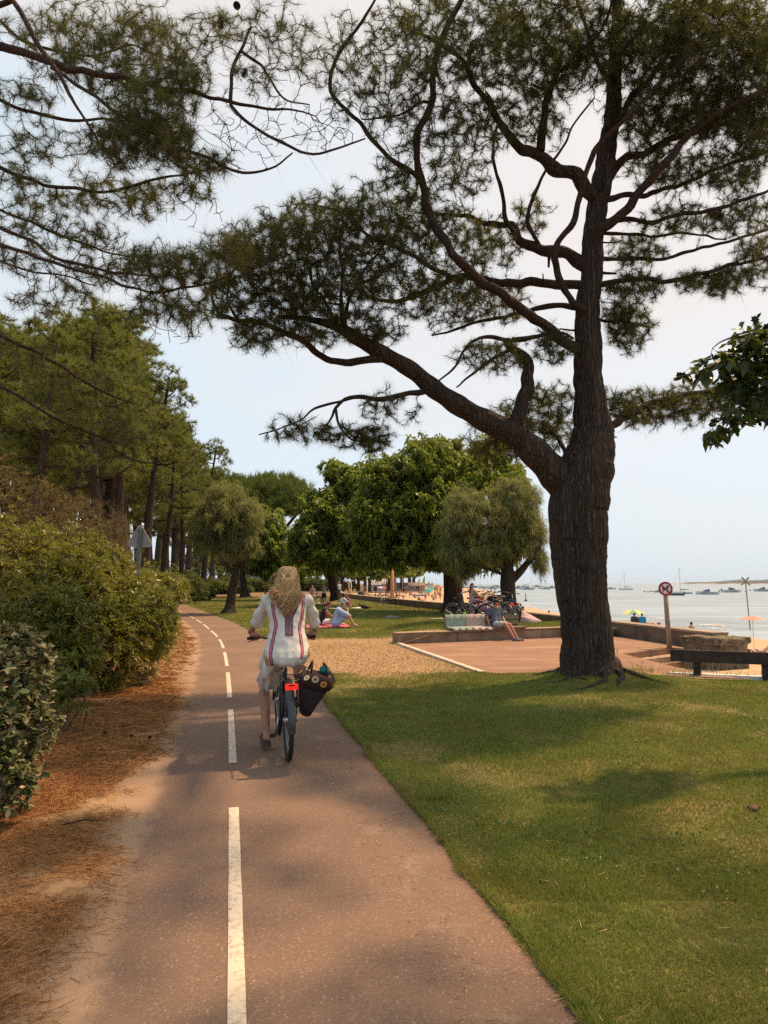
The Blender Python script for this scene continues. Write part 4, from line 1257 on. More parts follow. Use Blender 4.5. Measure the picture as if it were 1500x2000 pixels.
# ---------------------------------------------------------------- generic pines of the wood
def make_pine(seed, H, mats, spread=2.4, lo=.42, n=420, needles=11, nl=.28, nw=.024, umbrella=False):
    r_ = np.random.default_rng(seed)
    lean = r_.normal(size=2) * .05
    zz = np.linspace(-.1, H, 9)
    tpts = [(lean[0] * z + .12 * math.sin(z * .5 + seed), lean[1] * z + .1 * math.cos(z * .45 + seed), z) for z in zz]
    tpt, trad = resample(tpts, [.24 * (1 - .82 * i / 8) + .02 for i in range(9)], .35)
    root = thing('pine_tree', '', 'tree')
    part('trunk', bark_tube('trunk', tpt, trad, MAT['bark'], 12, .01, .06, .3, seed), None, root)
    lim, tg = [tpt[int(len(tpt) * lo):]], []
    mbl = None
    Vl, Fl, o = [], [], 0
    nl_ = 15
    for i in range(nl_):
        t = i / (nl_ - 1)
        f = lo + (.97 - lo) * t
        j = int(f * (len(tpt) - 1)); p = Vector(tpt[j])
        a = i * 2.4 + r_.normal() * .4
        if umbrella: ln = spread * (1.05 - .3 * t); up = .25 + .15 * r_.random()
        else: ln = spread * (1.0 - .62 * t) * r_.uniform(.7, 1.15); up = .12 + .5 * t
        dv = Vector((math.cos(a), math.sin(a), up))
        e_ = p + dv * ln
        m = p + dv * ln * .5 + Vector((0, 0, -.12 * ln))
        pts, rr = resample([p, m, e_], [.06 * (1 - .5 * t) + .015, .045 * (1 - .5 * t) + .01, .014], .25)
        lim.append(pts)
        me = bark_tube('l', pts, rr, MAT['bark_thin'], 6, 0, .05, seed=i)
        nv = len(me.vertices); c_ = np.empty(nv * 3, np.float32); me.vertices.foreach_get('co', c_)
        fi = np.empty(len(me.loops), np.int32); me.loops.foreach_get('vertex_index', fi)
        Vl.append(c_.reshape(-1, 3)); Fl.append(fi.reshape(-1, 4) + o); o += nv
        bpy.data.meshes.remove(me)
        m_ = int(n / nl_ * (1.25 - .5 * t))
        pr = ln * .33 + .28
        tg.append(pad_points(tuple(p.lerp(e_, .8) + Vector((0, 0, .15))), (pr, pr, pr * .62), m_, .2, r_))
    part('limbs', fast_mesh('limbs', np.concatenate(Vl), np.concatenate(Fl), MAT['bark_thin'], True), None, root)
    tg.append(pad_points(tuple(tpt[-1]), (.7, .7, .8), int(n / 12), .2, r_))
    pos, dr, par, tips, n0 = grow(lim, np.concatenate(tg), .3, .35, .1, 0, seed)
    part('twigs', twig_mesh('twigs', pos, par, n0, MAT['twig'], .008, .4, .03), None, root, kind='stuff')
    b1 = par[tips]; k = b1 >= n0
    dd = np.concatenate([dr[tips], dr[b1[k]]]); dd[:, 2] += .5
    Vn, Fn = needle_tufts(np.concatenate([pos[tips], pos[b1[k]]]), unit(dd), needles, nl, nw, (12, 70), .15)
    part('crown', fast_mesh('crown', Vn, Fn, mats), None, root, kind='stuff')
    return root
VAR = [make_pine(101 + i, 12.0, MAT['needle_f'], spread=(2.3, 2.7, 2.0, 2.5)[i], lo=(.48, .54, .58, .46)[i], n=(820, 900, 700, 900)[i], needles=12) for i in range(4)] + [make_pine(131, 12.0, MAT['needle_f'], spread=2.4, lo=.38, n=800, needles=12)]
WOOD = [  # px of the foot, depth, px height of the top, variant, label
 (35, 24.5, 640, 0, 'tall pine at the left edge of the wood with foliage down its trunk'),
 (112, 28, 640, 1, 'pine with the second crown from the left, behind the dry scrub'),
 (185, 27, 622, 3, 'tallest bushy pine of the wood, its crown left of the open sky'),
 (232, 33, 668, 1, 'pine whose bare trunk stands left of the triangular sign'),
 (272, 37, 730, 2, 'pine directly behind the triangular sign'),
 (318, 44, 838, 1, 'slanting pine right of the triangular sign, before the gap to the path'),
 (352, 56, 862, 3, 'pine over the far bend of the path at the right end of the wood'),
 (392, 74, 868, 2, 'last pine of the wood, furthest right behind the left tamarisk'),
]
GRP = 'pines of the wood left of the path'
def place(o, px, Y, top, first, label, group, H=12.0, xw=None, wide=1.0):
    p = P(px, 1139, Y) if xw is None else Vector((xw, Y, 0))
    z = P(px, top, Y).z if top else H
    s = z / H
    if first:
        o.location = (p.x, Y, 0); o.scale = (s * wide, s * wide, s); o.rotation_euler = (0, 0, rng.uniform(0, 6)); c = o
    else:
        c = copy_tree(o, (p.x, Y, 0), rng.uniform(0, 6), None, None, (s * wide, s * wide, s))
    c['label'] = label; c['group'] = group
    return c
used = set()
for px, Y, top, v, lab in WOOD:
    place(VAR[v], px, Y, top, v not in used, lab, GRP, wide=1.05 if Y < 40 else 1.0); used.add(v)
depth = [(10, 34), (60, 38), (90, 33), (140, 36), (160, 44), (205, 45), (250, 48), (290, 55), (-40, 30), (-60, 42), (20, 46), (75, 52), (125, 58), (180, 60), (230, 66), (270, 70), (310, 78), (335, 90), (300, 100), (360, 108), (200, 85), (120, 80), (60, 70), (0, 62), (-120, 36), (-150, 50), (255, 92), (415, 112), (385, 126), (440, 132), (150, 100), (-200, 30), (-260, 40), (330, 62), (345, 75)]
for i, (px, Y) in enumerate(depth):
    v = 4 if Y > 52 and i % 3 else i % 4
    tp0 = np.interp(px, [-300, 0, 200, 280, 300, 330, 400, 450], [640, 650, 640, 720, 800, 850, 880, 930])
    place(VAR[v], px, Y, tp0 + rng.uniform(8, 40), v not in used and not used.add(v), 'pine deep inside the shaded wood, one of many bare trunks behind the front row', 'pines deep in the wood', wide=1.25)
# bush layer of the wood
def make_shrub(name, label, base, pads, nt, lens, mat, style='rosette', nleaf=7, extra=1, stems=.02, th=(35, 80), group=None, droop=.2, stemmat=None, shell=.45, nt_stem=None):
    base = Vector(base)
    root = thing(name, label, 'shrub', base, 0, group)
    pts = np.concatenate([pad_points(c, r, int(nt * w_), shell) for c, r, w_ in pads])
    pts = np.concatenate([pts] + [pad_points(c, (r[0] * 1.16, r[1] * 1.16, r[2] * 1.28), int(nt * w_ * .09), 1.0) for c, r, w_ in pads])
    pts = pts[pts[:, 2] > .05]
    cen = np.array([c for c, r, w_ in pads]).mean(0)
    stem = []
    for c, r, w_ in pads:
        c = Vector(c)
        for k_ in range(4):
            e_ = c + Vector((rng.normal() * r[0] * .35, rng.normal() * r[1] * .35, r[2] * rng.uniform(-.3, .3)))
            b0 = base + Vector((rng.normal() * .12, rng.normal() * .12, -.03))
            b0.x += (c.x - base.x) * .6; b0.y += (c.y - base.y) * .6
            s_, _ = resample([b0, b0.lerp(e_, .5) + Vector((rng.normal() * .08, rng.normal() * .08, .1)), e_], [1, 1, 1], .15)
            stem.append(s_)
    pos, dr, par, tips, n0 = grow(stem, pts, .16, .35, .1, 0, 3)
    me = twig_mesh('stems', np.concatenate([pos]), par, n0, stemmat or MAT['twig'], .0045, .42, stems)
    mb = MB()
    for s_ in stem: mb.tube(s_[::2] if len(s_) > 5 else s_, list(np.linspace(stems, stems * .5, len(s_[::2] if len(s_) > 5 else s_))), 5)
    part('stems', local(mb.mesh('stems', stemmat or MAT['twig']), base), None, root)
    part('twigs', local(me, base), None, root, kind='stuff')
    tp2, td2 = [pos[tips]], [dr[tips]]
    b1 = par[tips]
    for e_ in range(extra):
        k = b1 >= n0
        tp2.append(pos[b1[k]]); td2.append(dr[b1[k]]); b1 = np.where(k, par[b1], b1)
    tp2 = np.concatenate(tp2); td2 = np.concatenate(td2)
    out_ = unit(tp2 - cen[None]); ax = unit(td2 * .6 + out_ * .5 + np.array([[0, 0, .45]]))
    V_, F_ = rosette(tp2, ax, nleaf, lens[0], lens[1], th, droop)
    part('leaves', local(fast_mesh('leaves', V_, F_, mat), base), None, root, kind='stuff')
    return root, V_, F_

# ---------------------------------------------------------------- shrubs along the left verge
def E(px, py, Y): return tuple(P(px, py, Y))
b = G(230, 1345); b = Vector((b.x - .5, 10.6, 0))
make_shrub('oleander_bush', 'big dark green narrow-leaved bush bulging over the pine straw beside the path', b,
    [(E(232, 1215, 10.6), (.92, 1.0, .72), 1.0), (E(182, 1262, 9.9), (.8, .8, .72), .8), (E(282, 1225, 11.4), (.45, .9, .62), .6), (E(175, 1150, 11.2), (.60, .8, .45), .4), (E(140, 1190, 10.6), (.8, .8, .85), .6)],
    560, (.115, .024), MAT['olean'], nleaf=9, extra=1, th=(25, 75))
b = Vector((-5.4, 9.4, 0))
make_shrub('oleander_bush', 'yellowing narrow-leaved bush between the silver shrub and the big dark bush', b,
    [(E(90, 1170, 9.4), (.9, .9, .85), 1), (E(20, 1130, 9.6), (.9, .9, .95), .8), (E(150, 1110, 10.8), (.8, .8, .65), .6), (E(60, 1240, 8.2), (.8, .7, .7), .7), (E(120, 1275, 8.0), (.45, .5, .55), .45)],
    480, (.11, .026), MAT['olean'], nleaf=9, extra=1, th=(25, 75))
b = G(100, 1448); b = Vector((b.x, b.y, .06))
make_shrub('young_shrub', 'small leggy yellow-green shrub with bare stems on the pine straw', b,
    [(E(140, 1350, b.y), (.20, .25, .22), 1), (E(110, 1310, b.y + .2), (.22, .25, .22), .8)], 60, (.085, .022), MAT['ylw'], nleaf=8, extra=1, stems=.008)
b = Vector((-7.6, 15.5, 0))
make_shrub('tall_scrub', 'tall pale yellow-green scrub at the left edge below the pines', b,
    [(E(40, 1010, 15.5), (1.1, 1.0, 1.2), 1), (E(110, 1050, 16), (1.0, 1.0, 1.0), .8), (E(-40, 980, 16), (1.2, 1.0, 1.4), .8), (E(20, 1090, 14), (1.2, 1.0, .8), .8)], 300, (.10, .018), MAT['dry'], nleaf=8, extra=2, th=(15, 60))
b = Vector((-8.5, 19, 0))
make_shrub('dry_scrub', 'leafless brownish scrub thicket in front of the pine trunks', b,
    [(E(165, 1040, 19), (1.2, 1.0, 1.1), .8), (E(95, 1020, 20), (1.1, 1.0, 1.2), .7), (E(225, 1060, 20), (.8, 1.0, .8), .5), (E(190, 1075, 18), (1.2, .9, .8), .7)], 420, (.16, .007), MAT['dry'], nleaf=4, extra=2, th=(10, 50))
b = Vector((-6.0, 17.5, 0))
make_shrub('oleander_bush', 'rounded green bush behind the foot of the triangular sign', b,
    [(E(285, 1150, 17.5), (.9, .9, .45), 1), (E(235, 1140, 18), (.9, .9, .5), .8), (E(325, 1150, 18), (.6, .9, .45), .6)], 380, (.12, .03), MAT['olean'], nleaf=8, extra=1)
for i, (px, py, Y, rx, rz, lab) in enumerate(((355, 1138, 62, 2.2, 1.0, 'dark rounded bush in the far bend of the path'), (395, 1142, 96, 3.2, 1.3, 'low bush behind the distant cyclist'), (435, 1146, 102, 3.4, 1.2, 'low dark bush right of the distant cyclist'), (470, 1140, 118, 4, 1.7, 'far bush beyond the end of the path'), (320, 1120, 52, 2.5, 1.6, 'dark bush at the foot of the wood right of the sign'), (230, 1120, 40, 3, 1.6, 'undergrowth bush between the pine trunks left of the sign'), (120, 1095, 36, 3.2, 1.9, 'undergrowth bush under the pines far left'), (280, 1110, 70, 5, 2.4, 'dark thicket deep in the wood behind the sign'), (170, 1095, 66, 7, 3.2, 'dark thicket deep in the wood further left'), (40, 1085, 52, 6, 3, 'dark thicket closing the wood at the left edge'), (505, 1135, 126, 6, 2.2, 'far bush under the dark shade tree'), (545, 1140, 135, 6, 1.8, 'far low bush left of the cyclist\'s head'), (590, 1140, 140, 6, 1.8, 'far low bush right of the cyclist\'s head'), (630, 1141, 150, 6, 1.6, 'far bush beyond the picnic table'), (360, 1110, 125, 9, 4.0, 'dark thicket closing the wood behind the far bend'))):
    c = P(px, py, Y)
    make_shrub('bush', lab, (c.x, Y, 0), [((c.x, Y, rz * .75), (rx, rx * .7, rz * .8), 1), ((c.x + rx * .6, Y + .5, rz * .6), (rx * .7, rx * .6, rz * .6), .6)], 330, (.22 if Y < 60 else .42, .10 if Y < 60 else .2), MAT['undergrowth'], nleaf=7, extra=1, stems=.03, group='bushes of the wood')

# silver-leaved shrub, its leaves big enough to pick out
b = Vector((-2.95, 4.85, .05))
pads = [(E(-35, 1400, 4.7), (.48, .55, .50), 1.0), (E(-80, 1530, 4.5), (.50, .5, .42), .8), (E(-10, 1310, 5.1), (.42, .5, .36), .9), (E(-110, 1340, 5.0), (.6, .6, .55), .9), (E(15, 1420, 5.1), (.28, .4, .42), .6)]
root = thing('silver_shrub', 'dense shrub of rounded silvery leaves at the left edge in front', 'shrub', b)
pts = np.concatenate([pad_points(c, r, int(560 * w_), .5) for c, r, w_ in pads]); pts = pts[pts[:, 2] > .1]
stem = []
for c, r, w_ in pads:
    for k_ in range(4):
        e_ = Vector(c) + Vector((rng.normal() * .15, rng.normal() * .15, .1))
        s_, _ = resample([b + Vector((rng.normal() * .1, rng.normal() * .1, -.05)), (b + e_) / 2, e_], [1, 1, 1], .1); stem.append(s_)
mb = MB()
for s_ in stem: mb.tube(s_, list(np.linspace(.014, .006, len(s_))), 5)
part('stems', local(mb.mesh('stems', MAT['twig']), b), None, root)
pos, dr, par, tips, n0 = grow(stem, pts, .09, .35, .12, 0, 4)
part('twigs', local(twig_mesh('twigs', pos, par, n0, MAT['twig'], .0022, .42, .008), b), None, root, kind='stuff')
b1 = par[tips]; k = b1 >= n0; b2 = par[b1[k]]; k2 = b2 >= n0
bp = np.concatenate([pos[tips], pos[b1[k]], pos[b2[k2]]]); bd = np.concatenate([dr[tips], dr[b1[k]], dr[b2[k2]]])
def round_leaf(nm, L_, W_, mat):
    mb = MB(); vs_ = [(0, 0, 0)]
    rows = [(.12, .30), (.35, .85), (.6, 1.0), (.85, .62)]
    for t, w_ in rows:
        vs_ += [(-w_ * W_ / 2, t * L_, .10 * W_ * w_), (0, t * L_, -.0), (w_ * W_ / 2, t * L_, .10 * W_ * w_)]
    vs_.append((0, L_, -.04 * L_))
    fs = [(0, 2, 1), (0, 3, 2)]
    for i in range(3):
        a = 1 + 3 * i
        fs += [(a, a + 1, a + 4, a + 3), (a + 1, a + 2, a + 5, a + 4)]
    fs += [(10, 11, 13), (11, 12, 13)]
    return mb.add(vs_, fs)
n = len(bp) * 4
p4 = np.repeat(bp, 4, 0); d4 = np.repeat(bd, 4, 0)
uu, vv = frames(d4); aa = rng.uniform(0, 6.28, n)[:, None]; tt = np.radians(rng.uniform(35, 80, n))[:, None]
ld = unit(d4 * np.cos(tt) + (uu * np.cos(aa) + vv * np.sin(aa)) * np.sin(tt))
ln = rng.uniform(.040, .074, n)
campos = np.array([0, 0, CAMZ])
toc = unit(campos[None] - p4)
facing = unit(rng.normal(size=(n, 3)) * .6 + np.array([[0, 0, .8]]))
# silver leaf materials per piece
SL = [M('silver_leaf_%d' % i, c, .5, 0, .28, var=.2, scale=30, bump=.2) for i, c in enumerate([(.055, .082, .02), (.085, .115, .03), (.15, .155, .06), (.38, .28, .15)])]
leaf_me = []
for m_ in SL:
    mb = round_leaf('leaf', 1.0, .58, m_); leaf_me.append(mb.mesh('leaf', m_, True))
vis = np.where((p4[:, 0] / p4[:, 1] > -.62))[0]
order = vis[np.argsort((np.linalg.norm(p4[vis] - campos, axis=1) - ln[vis] * 8))]
single = order[:300]; rest = np.setdiff1d(np.arange(n), single)
for i in single:
    y_ = Vector(ld[i]); z_ = Vector(facing[i]); x_ = y_.cross(z_).normalized(); z_ = x_.cross(y_)
    o = link('leaf', leaf_me[int(rng.choice(4, p=[.38, .38, .17, .07]))], root)
    mt = Matrix((x_, y_, z_)).transposed().to_4x4()
    mt.translation = Vector(p4[i]) - b
    o.matrix_local = mt @ Matrix.Scale(float(ln[i]), 4)
V_, F_ = leaf_quads(p4[rest], ld[rest], ln[rest], ln[rest] * .6, .1)
part('leaves', local(fast_mesh('leaves', V_, F_, MAT['elaea']), b), None, root, kind='stuff')

# ---------------------------------------------------------------- broadleaf and tamarisk trees
def px_tree(name, label, Y, trunk, limbs, pads, mat, bark, leafspec, n_scale=1.0, group=None, kind='leaf', z0=0.0):
    """trunk: (px,py,w px) list, limbs: px polylines, pads: px ellipses"""
    bpt = P(trunk[0][0], trunk[0][1], Y); base = Vector((bpt.x, Y, z0))
    root = thing(name, label, 'tree', base, 0, group)
    tpts = [P(x, y, Y) for x, y, w_ in trunk]
    a, r = resample(tpts, [w_ * Y / FOC / 2 for x, y, w_ in trunk], .15)
    part('trunk', local(bark_tube('trunk', a, r, bark, 24, .02, .06, .35, int(Y)), base), None, root)
    lim = [a[len(a) // 2:]]
    for pts, dys, ww in limbs:
        q_, rr = px_limb(pts, Y, dys, ww, .25)
        lim.append(q_)
        part('limb', local(bark_tube('limb', q_, rr, bark, 10, .006, .05, seed=5), base), None, root)
    tg = np.concatenate([px_pad(px, py, rx, ry, Y + dY, rY, int(n * n_scale)) for px, py, rx, ry, dY, rY, n in pads])
    pos, dr, par, tips, n0 = grow(lim, tg, leafspec.get('step', .35), .35, .1, leafspec.get('sag', 0), 8)
    part('twigs', local(twig_mesh('twigs', pos, par, n0, MAT['twig'], leafspec.get('rt', .007), .42, .09), base), None, root, kind='stuff')
    tp2, td2 = [pos[tips]], [dr[tips]]
    b1 = par[tips]
    for e_ in range(leafspec.get('extra', 1)):
        k = b1 >= n0
        tp2.append(pos[b1[k]]); td2.append(dr[b1[k]]); b1 = np.where(k, par[b1], b1)
    tp2 = np.concatenate(tp2); td2 = np.concatenate(td2)
    if kind == 'leaf':
        ax = unit(td2 * .5 + np.array([[0, 0, leafspec.get('up', .1)]]) + rng.normal(size=td2.shape) * .3)
        V_, F_ = rosette(tp2, ax, leafspec['n'], leafspec['len'], leafspec['wid'], (40, 105), leafspec.get('droop', .45))
    else:
        n_ = leafspec['n']
        p = np.repeat(tp2, n_, 0) + rng.normal(size=(len(tp2) * n_, 3)) * leafspec['len'] * .22
        d = unit(np.repeat(td2, n_, 0) * .5 + rng.normal(size=(len(p), 3)) * .46 + np.array([[0, 0, .55]]))
        V_, F_ = tri_blades(p, d, leafspec['len'] * rng.uniform(.6, 1.3, len(p)), np.full(len(p), leafspec['wid']))
    part('crown', local(fast_mesh('crown', V_, F_, mat), base), None, root, kind='stuff')
    return root
YC = 37.0
px_tree('chestnut_tree', 'big spreading dark green broadleaf tree with thick reddish trunk by the sea wall', YC,
    [(886, 1201, 56), (886, 1185, 44), (885, 1155, 36), (884, 1125, 36), (880, 1095, 34), (872, 1060, 28), (866, 1010, 20), (862, 950, 12), (858, 890, 6)],
    [([(884, 1125), (850, 1100), (800, 1075), (740, 1050)], [0, -2.5], [18, 12, 5]), ([(884, 1110), (920, 1075), (960, 1030), (1000, 990)], [0, -1], [16, 10, 5]), ([(880, 1090), (850, 1040), (820, 980), (800, 920)], [0, -2], [15, 10, 4]),
     ([(876, 1075), (900, 1020), (920, 960), (930, 900)], [0, 2], [14, 9, 4]), ([(884, 1110), (840, 1080), (780, 1040), (720, 1000)], [0, 2.5], [14, 9, 4]), ([(884, 1120), (930, 1100), (975, 1085)], [0, -2.5], [12, 6])],
    [(760, 1020, 85, 60, -2.5, 2.6, 330), (830, 905, 80, 60, -1.0, 3.2, 330), (850, 990, 90, 75, -2.5, 2.8, 420), (920, 930, 80, 75, -.5, 3.2, 360), (990, 945, 55, 50, .5, 2.6, 200), (760, 945, 60, 45, -.5, 2.6, 190), (800, 1075, 80, 34, -2.8, 2.2, 260), (740, 1075, 50, 32, -3, 1.8, 130),
     (925, 1070, 60, 48, -2.0, 2.2, 250), (870, 1075, 60, 36, -3.2, 1.8, 180), (980, 1080, 45, 34, -1.5, 1.8, 130), (1010, 1010, 40, 45, .5, 2.2, 130), (735, 985, 45, 50, -1, 2.0, 170), (740, 930, 40, 40, -2, 2, 120), (718, 1010, 36, 46, -3, 2, 110), (848, 1090, 22, 18, -3.2, 1.0, 30), (960, 880, 45, 35, 1, 2.0, 110), (830, 1000, 110, 80, 2.5, 2.0, 260)],
    MAT['chestnut'], MAT['bark_dark'], dict(n=9, len=.30, wid=.115, extra=2, droop=.45))
px_tree('chestnut_tree', 'broadleaf tree with leaning dark trunk behind the picnickers, crown drooping low on the left', 48.0,
    [(657, 1172, 24), (653, 1155, 18), (648, 1130, 17), (645, 1105, 16), (648, 1060, 12), (655, 1000, 8), (665, 940, 4)],
    [([(646, 1110), (620, 1085), (590, 1060)], [0, -2], [9, 4]), ([(647, 1085), (680, 1050), (710, 1020)], [0, -2], [9, 4]), ([(648, 1070), (630, 1020), (625, 960)], [0, 2], [8, 4]), ([(646, 1100), (690, 1085), (730, 1075)], [0, -1.5], [7, 3])],
    [(640, 1000, 60, 55, -1, 3.2, 330), (690, 945, 45, 42, 0, 3, 230), (605, 1050, 44, 42, -2.2, 2.4, 220), (690, 1030, 60, 55, -2.4, 2.8, 330), (655, 1085, 60, 34, -3, 2.2, 230), (580, 1080, 22, 26, -2.4, 1.6, 60), (720, 1085, 45, 30, -2.6, 2.0, 150), (650, 920, 30, 22, .5, 2, 70), (720, 985, 40, 50, 0, 2.4, 160), (640, 1040, 70, 55, 2, 2.2, 220)],
    MAT['chestnut'], MAT['bark_dark'], dict(n=9, len=.36, wid=.14, extra=2, droop=.45))
TAMR = dict(n=15, len=.24, wid=.014, extra=3, step=.22, sag=-.05, rt=.005)
px_tree('tamarisk_tree', 'feathery grey-green tamarisk rising behind the man in the cap', 24.6,
    [(995, 1222, 44), (994, 1205, 36), (993, 1170, 30), (991, 1140, 30), (992, 1118, 28), (985, 1090, 18), (975, 1050, 12), (965, 1000, 7)],
    [([(996, 1135), (1015, 1118), (1030, 1100), (1050, 1080), (1058, 1050)], [0, -.3], [20, 15, 9, 5]), ([(990, 1112), (965, 1098), (930, 1080), (900, 1055)], [0, -.8], [14, 8, 4]), ([(992, 1115), (1005, 1075), (1015, 1020), (1010, 970)], [0, .5], [14, 8, 4]), ([(987, 1095), (950, 1050), (920, 1000)], [0, .6], [10, 5]), ([(991, 1125), (950, 1110), (905, 1098)], [0, -.9], [8, 4])],
    [(950, 1010, 75, 55, -.3, 1.5, 330), (1015, 985, 48, 45, 0, 1.5, 250), (895, 1035, 42, 42, -.4, 1.1, 180), (1035, 1040, 35, 50, 0, 1.2, 180), (940, 1072, 70, 32, -.6, 1.1, 220), (885, 1085, 30, 26, -.7, .8, 80), (905, 975, 40, 26, .2, 1.0, 100), (1000, 945, 35, 18, .2, 1.0, 80), (990, 1060, 50, 34, -.3, 1.1, 140), (1050, 1085, 18, 30, 0, .7, 40), (905, 1120, 22, 22, -.7, .5, 30), (1062, 1110, 10, 24, 0, .5, 16)],
    MAT['tam'], MAT['bark_tam'], TAMR, z0=.2)
px_tree('tamarisk_tree', 'feathery grey-green tamarisk with a twisted dark trunk beside the path', 35.4,
    [(447, 1198, 26), (449, 1185, 20), (454, 1155, 18), (460, 1125, 17), (463, 1108, 14), (468, 1085, 9), (472, 1050, 6), (470, 1000, 3)],
    [([(461, 1125), (445, 1108), (433, 1092), (430, 1070), (436, 1040)], [0, -.5], [10, 8, 4]), ([(463, 1108), (480, 1098), (500, 1070)], [0, -.4], [8, 4]), ([(466, 1090), (450, 1040), (430, 990)], [0, .6], [7, 3])],
    [(440, 1010, 60, 50, -.3, 2.0, 330), (482, 1010, 36, 46, 0, 1.8, 230), (398, 1030, 34, 32, -.2, 1.4, 140), (440, 962, 42, 24, .2, 1.6, 140), (470, 1060, 42, 26, -.4, 1.4, 150), (405, 1062, 32, 22, -.4, 1.1, 80), (440, 1070, 30, 22, -.5, 1.1, 80)],
    MAT['tam'], MAT['bark_tam'], dict(n=15, len=.34, wid=.022, extra=3, step=.3, sag=-.05, rt=.006))
px_tree('stone_pine', 'umbrella-shaped bright green pine behind the left tamarisk', 82.0,
    [(541, 1160, 16), (543, 1120, 13), (548, 1080, 12), (552, 1040, 11), (548, 1000, 9), (545, 965, 5)],
    [([(550, 1045), (520, 1010), (490, 975)], [0, -3], [8, 3]), ([(550, 1040), (575, 1010), (600, 980)], [0, -3], [8, 3]), ([(549, 1020), (540, 985), (530, 950)], [0, 4], [7, 3]), ([(551, 1060), (510, 1030), (460, 990)], [0, 0], [7, 3])],
    [(520, 952, 85, 24, -1, 6, 420), (575, 975, 50, 22, -2, 4, 230), (460, 960, 55, 26, 0, 4, 240), (535, 990, 80, 20, -3, 4, 240), (420, 945, 36, 18, 2, 4, 120)],
    MAT['needle_far'], MAT['bark_dark'], dict(n=14, len=.75, wid=.085, extra=2, step=.6, rt=.02), kind='needle')
px_tree('shade_tree', 'dark leafy tree filling the gap behind the cyclist\'s head', 62.0,
    [(478, 1166, 17), (476, 1145, 14), (472, 1115, 12), (475, 1080, 8), (485, 1040, 4)],
    [([(474, 1120), (500, 1095), (525, 1070)], [0, -2], [8, 4])],
    [(520, 1060, 45, 45, 0, 3, 330), (545, 1110, 40, 24, 1, 3, 200), (490, 1100, 30, 22, 0, 2, 100), (510, 1015, 45, 30, 1, 3, 160), (575, 1100, 40, 28, 3, 3, 180)],
    MAT['chestnut'], MAT['bark_dark'], dict(n=9, len=.45, wid=.18, extra=2, droop=.45))
# trees along the far shore
far0 = px_tree('shore_tree', 'x', 150.0,
    [(700, 1155, 9), (700, 1140, 7), (701, 1125, 5), (702, 1105, 3)], [([(700, 1135), (690, 1120), (680, 1112)], [0, 0], [4, 2]), ([(701, 1130), (712, 1118), (720, 1110)], [0, 0], [4, 2])],
    [(700, 1108, 32, 15, 0, 3.4, 170), (682, 1116, 20, 10, 0, 2.4, 60), (722, 1114, 20, 11, 0, 2.4, 70)], MAT['chestnut'], MAT['bark_dark'], dict(n=7, len=.9, wid=.42, extra=1, droop=.3))
far0['label'] = 'light green rounded tree left of the white lamp post beyond the beach'
far0['group'] = 'trees along the far shore'
FT = [(722, 150, 1.0, 'rounded tree with forked trunk right of the white lamp post beyond the beach'), (668, 135, 1.1, 'tree standing behind the picnic table at the end of the lawn'), (760, 190, 1.3, None), (785, 230, 1.7, None), (808, 260, 1.7, 'last tree on the right of the far shore, left of the yellow sail'), (740, 260, 2.4, None), (770, 300, 2.5, None), (640, 170, 1.4, None), (605, 150, 1.4, None), (690, 240, 2.2, None), (575, 130, 1.3, None), (715, 330, 3.0, None), (660, 300, 2.6, None), (620, 240, 2.2, None), (560, 200, 2.0, None), (520, 160, 1.7, None), (480, 150, 1.8, None), (430, 170, 2.0, None), (800, 380, 2.6, None)]
for i, (px, Y, s, lab) in enumerate(FT):
    p = P(px, 1139, Y)
    c = copy_tree(far0, (p.x, Y, -.3), rng.uniform(0, 6), lab or 'tree in the hazy green belt closing off the far shore', None, (s * rng.uniform(.9, 1.1), s, s * rng.uniform(.85, 1.05)))

# ---------------------------------------------------------------- branch of a broadleaf tree reaching in from the right
mb_ = Vector((5.7, 7.3, 0))
mt_ = thing('maple_tree', 'dark broadleaf tree outside the right edge, its leafy branch hanging in', 'tree', mb_)
a, r = resample([mb_ + Vector((0, 0, -.1)), mb_ + Vector((-.05, 0, 1.5)), mb_ + Vector((.0, -.1, 3.2)), mb_ + Vector((.2, 0, 5))], [.2, .16, .13, .06], .1)
part('trunk', local(bark_tube('trunk', a, r, MAT['bark_dark'], 20, .008, .05, .25, 5), mb_), None, mt_)
YM = 6.6
ML = [[(1600, 740), (1540, 700), (1480, 690), (1420, 700), (1360, 722), (1318, 735)], [(1600, 690), (1540, 650), (1480, 640), (1430, 655), (1395, 680)], [(1610, 800), (1540, 790), (1470, 810), (1420, 835), (1375, 858)], [(1600, 770), (1530, 745), (1470, 752), (1430, 770)]]
leafpts = []
lim = [a[5:]]
for i, pl in enumerate(ML):
    q_, rr = px_limb(pl, YM, [.3, -.2], [9, 6, 2], .05)
    tz = Vector(a[np.abs(a[:, 2] - (Vector(q_[0]).z - .5)).argmin()])
    b_, rb = resample([tz, Vector(q_[0]).lerp(tz, .5) + Vector((0, 0, .1)), Vector(q_[0])], [.04, .03, rr[0]], .06)
    q2 = np.concatenate([b_[:-1], q_]); r2 = np.concatenate([rb[:-1], rr])
    part('limb', local(bark_tube('limb', q2, r2, MAT['bark_dark'], 8, 0, .04, seed=i), mb_), None, mt_)
    lim.append(q_)
tg = np.concatenate([px_pad(px, py, rx, ry, YM + dY, .35, n) for px, py, rx, ry, dY, n in ((1480, 660, 50, 26, 0, 46), (1430, 700, 50, 26, 0, 40), (1360, 728, 34, 12, 0, 18), (1470, 745, 45, 40, .1, 60), (1440, 815, 40, 22, 0, 28), (1395, 846, 28, 14, 0, 18), (1500, 700, 40, 50, .1, 40), (1500, 790, 40, 30, .1, 36), (1420, 755, 26, 22, 0, 16))])
pos, dr, par, tips, n0 = grow(lim, tg, .08, .35, .1, 0, 9)
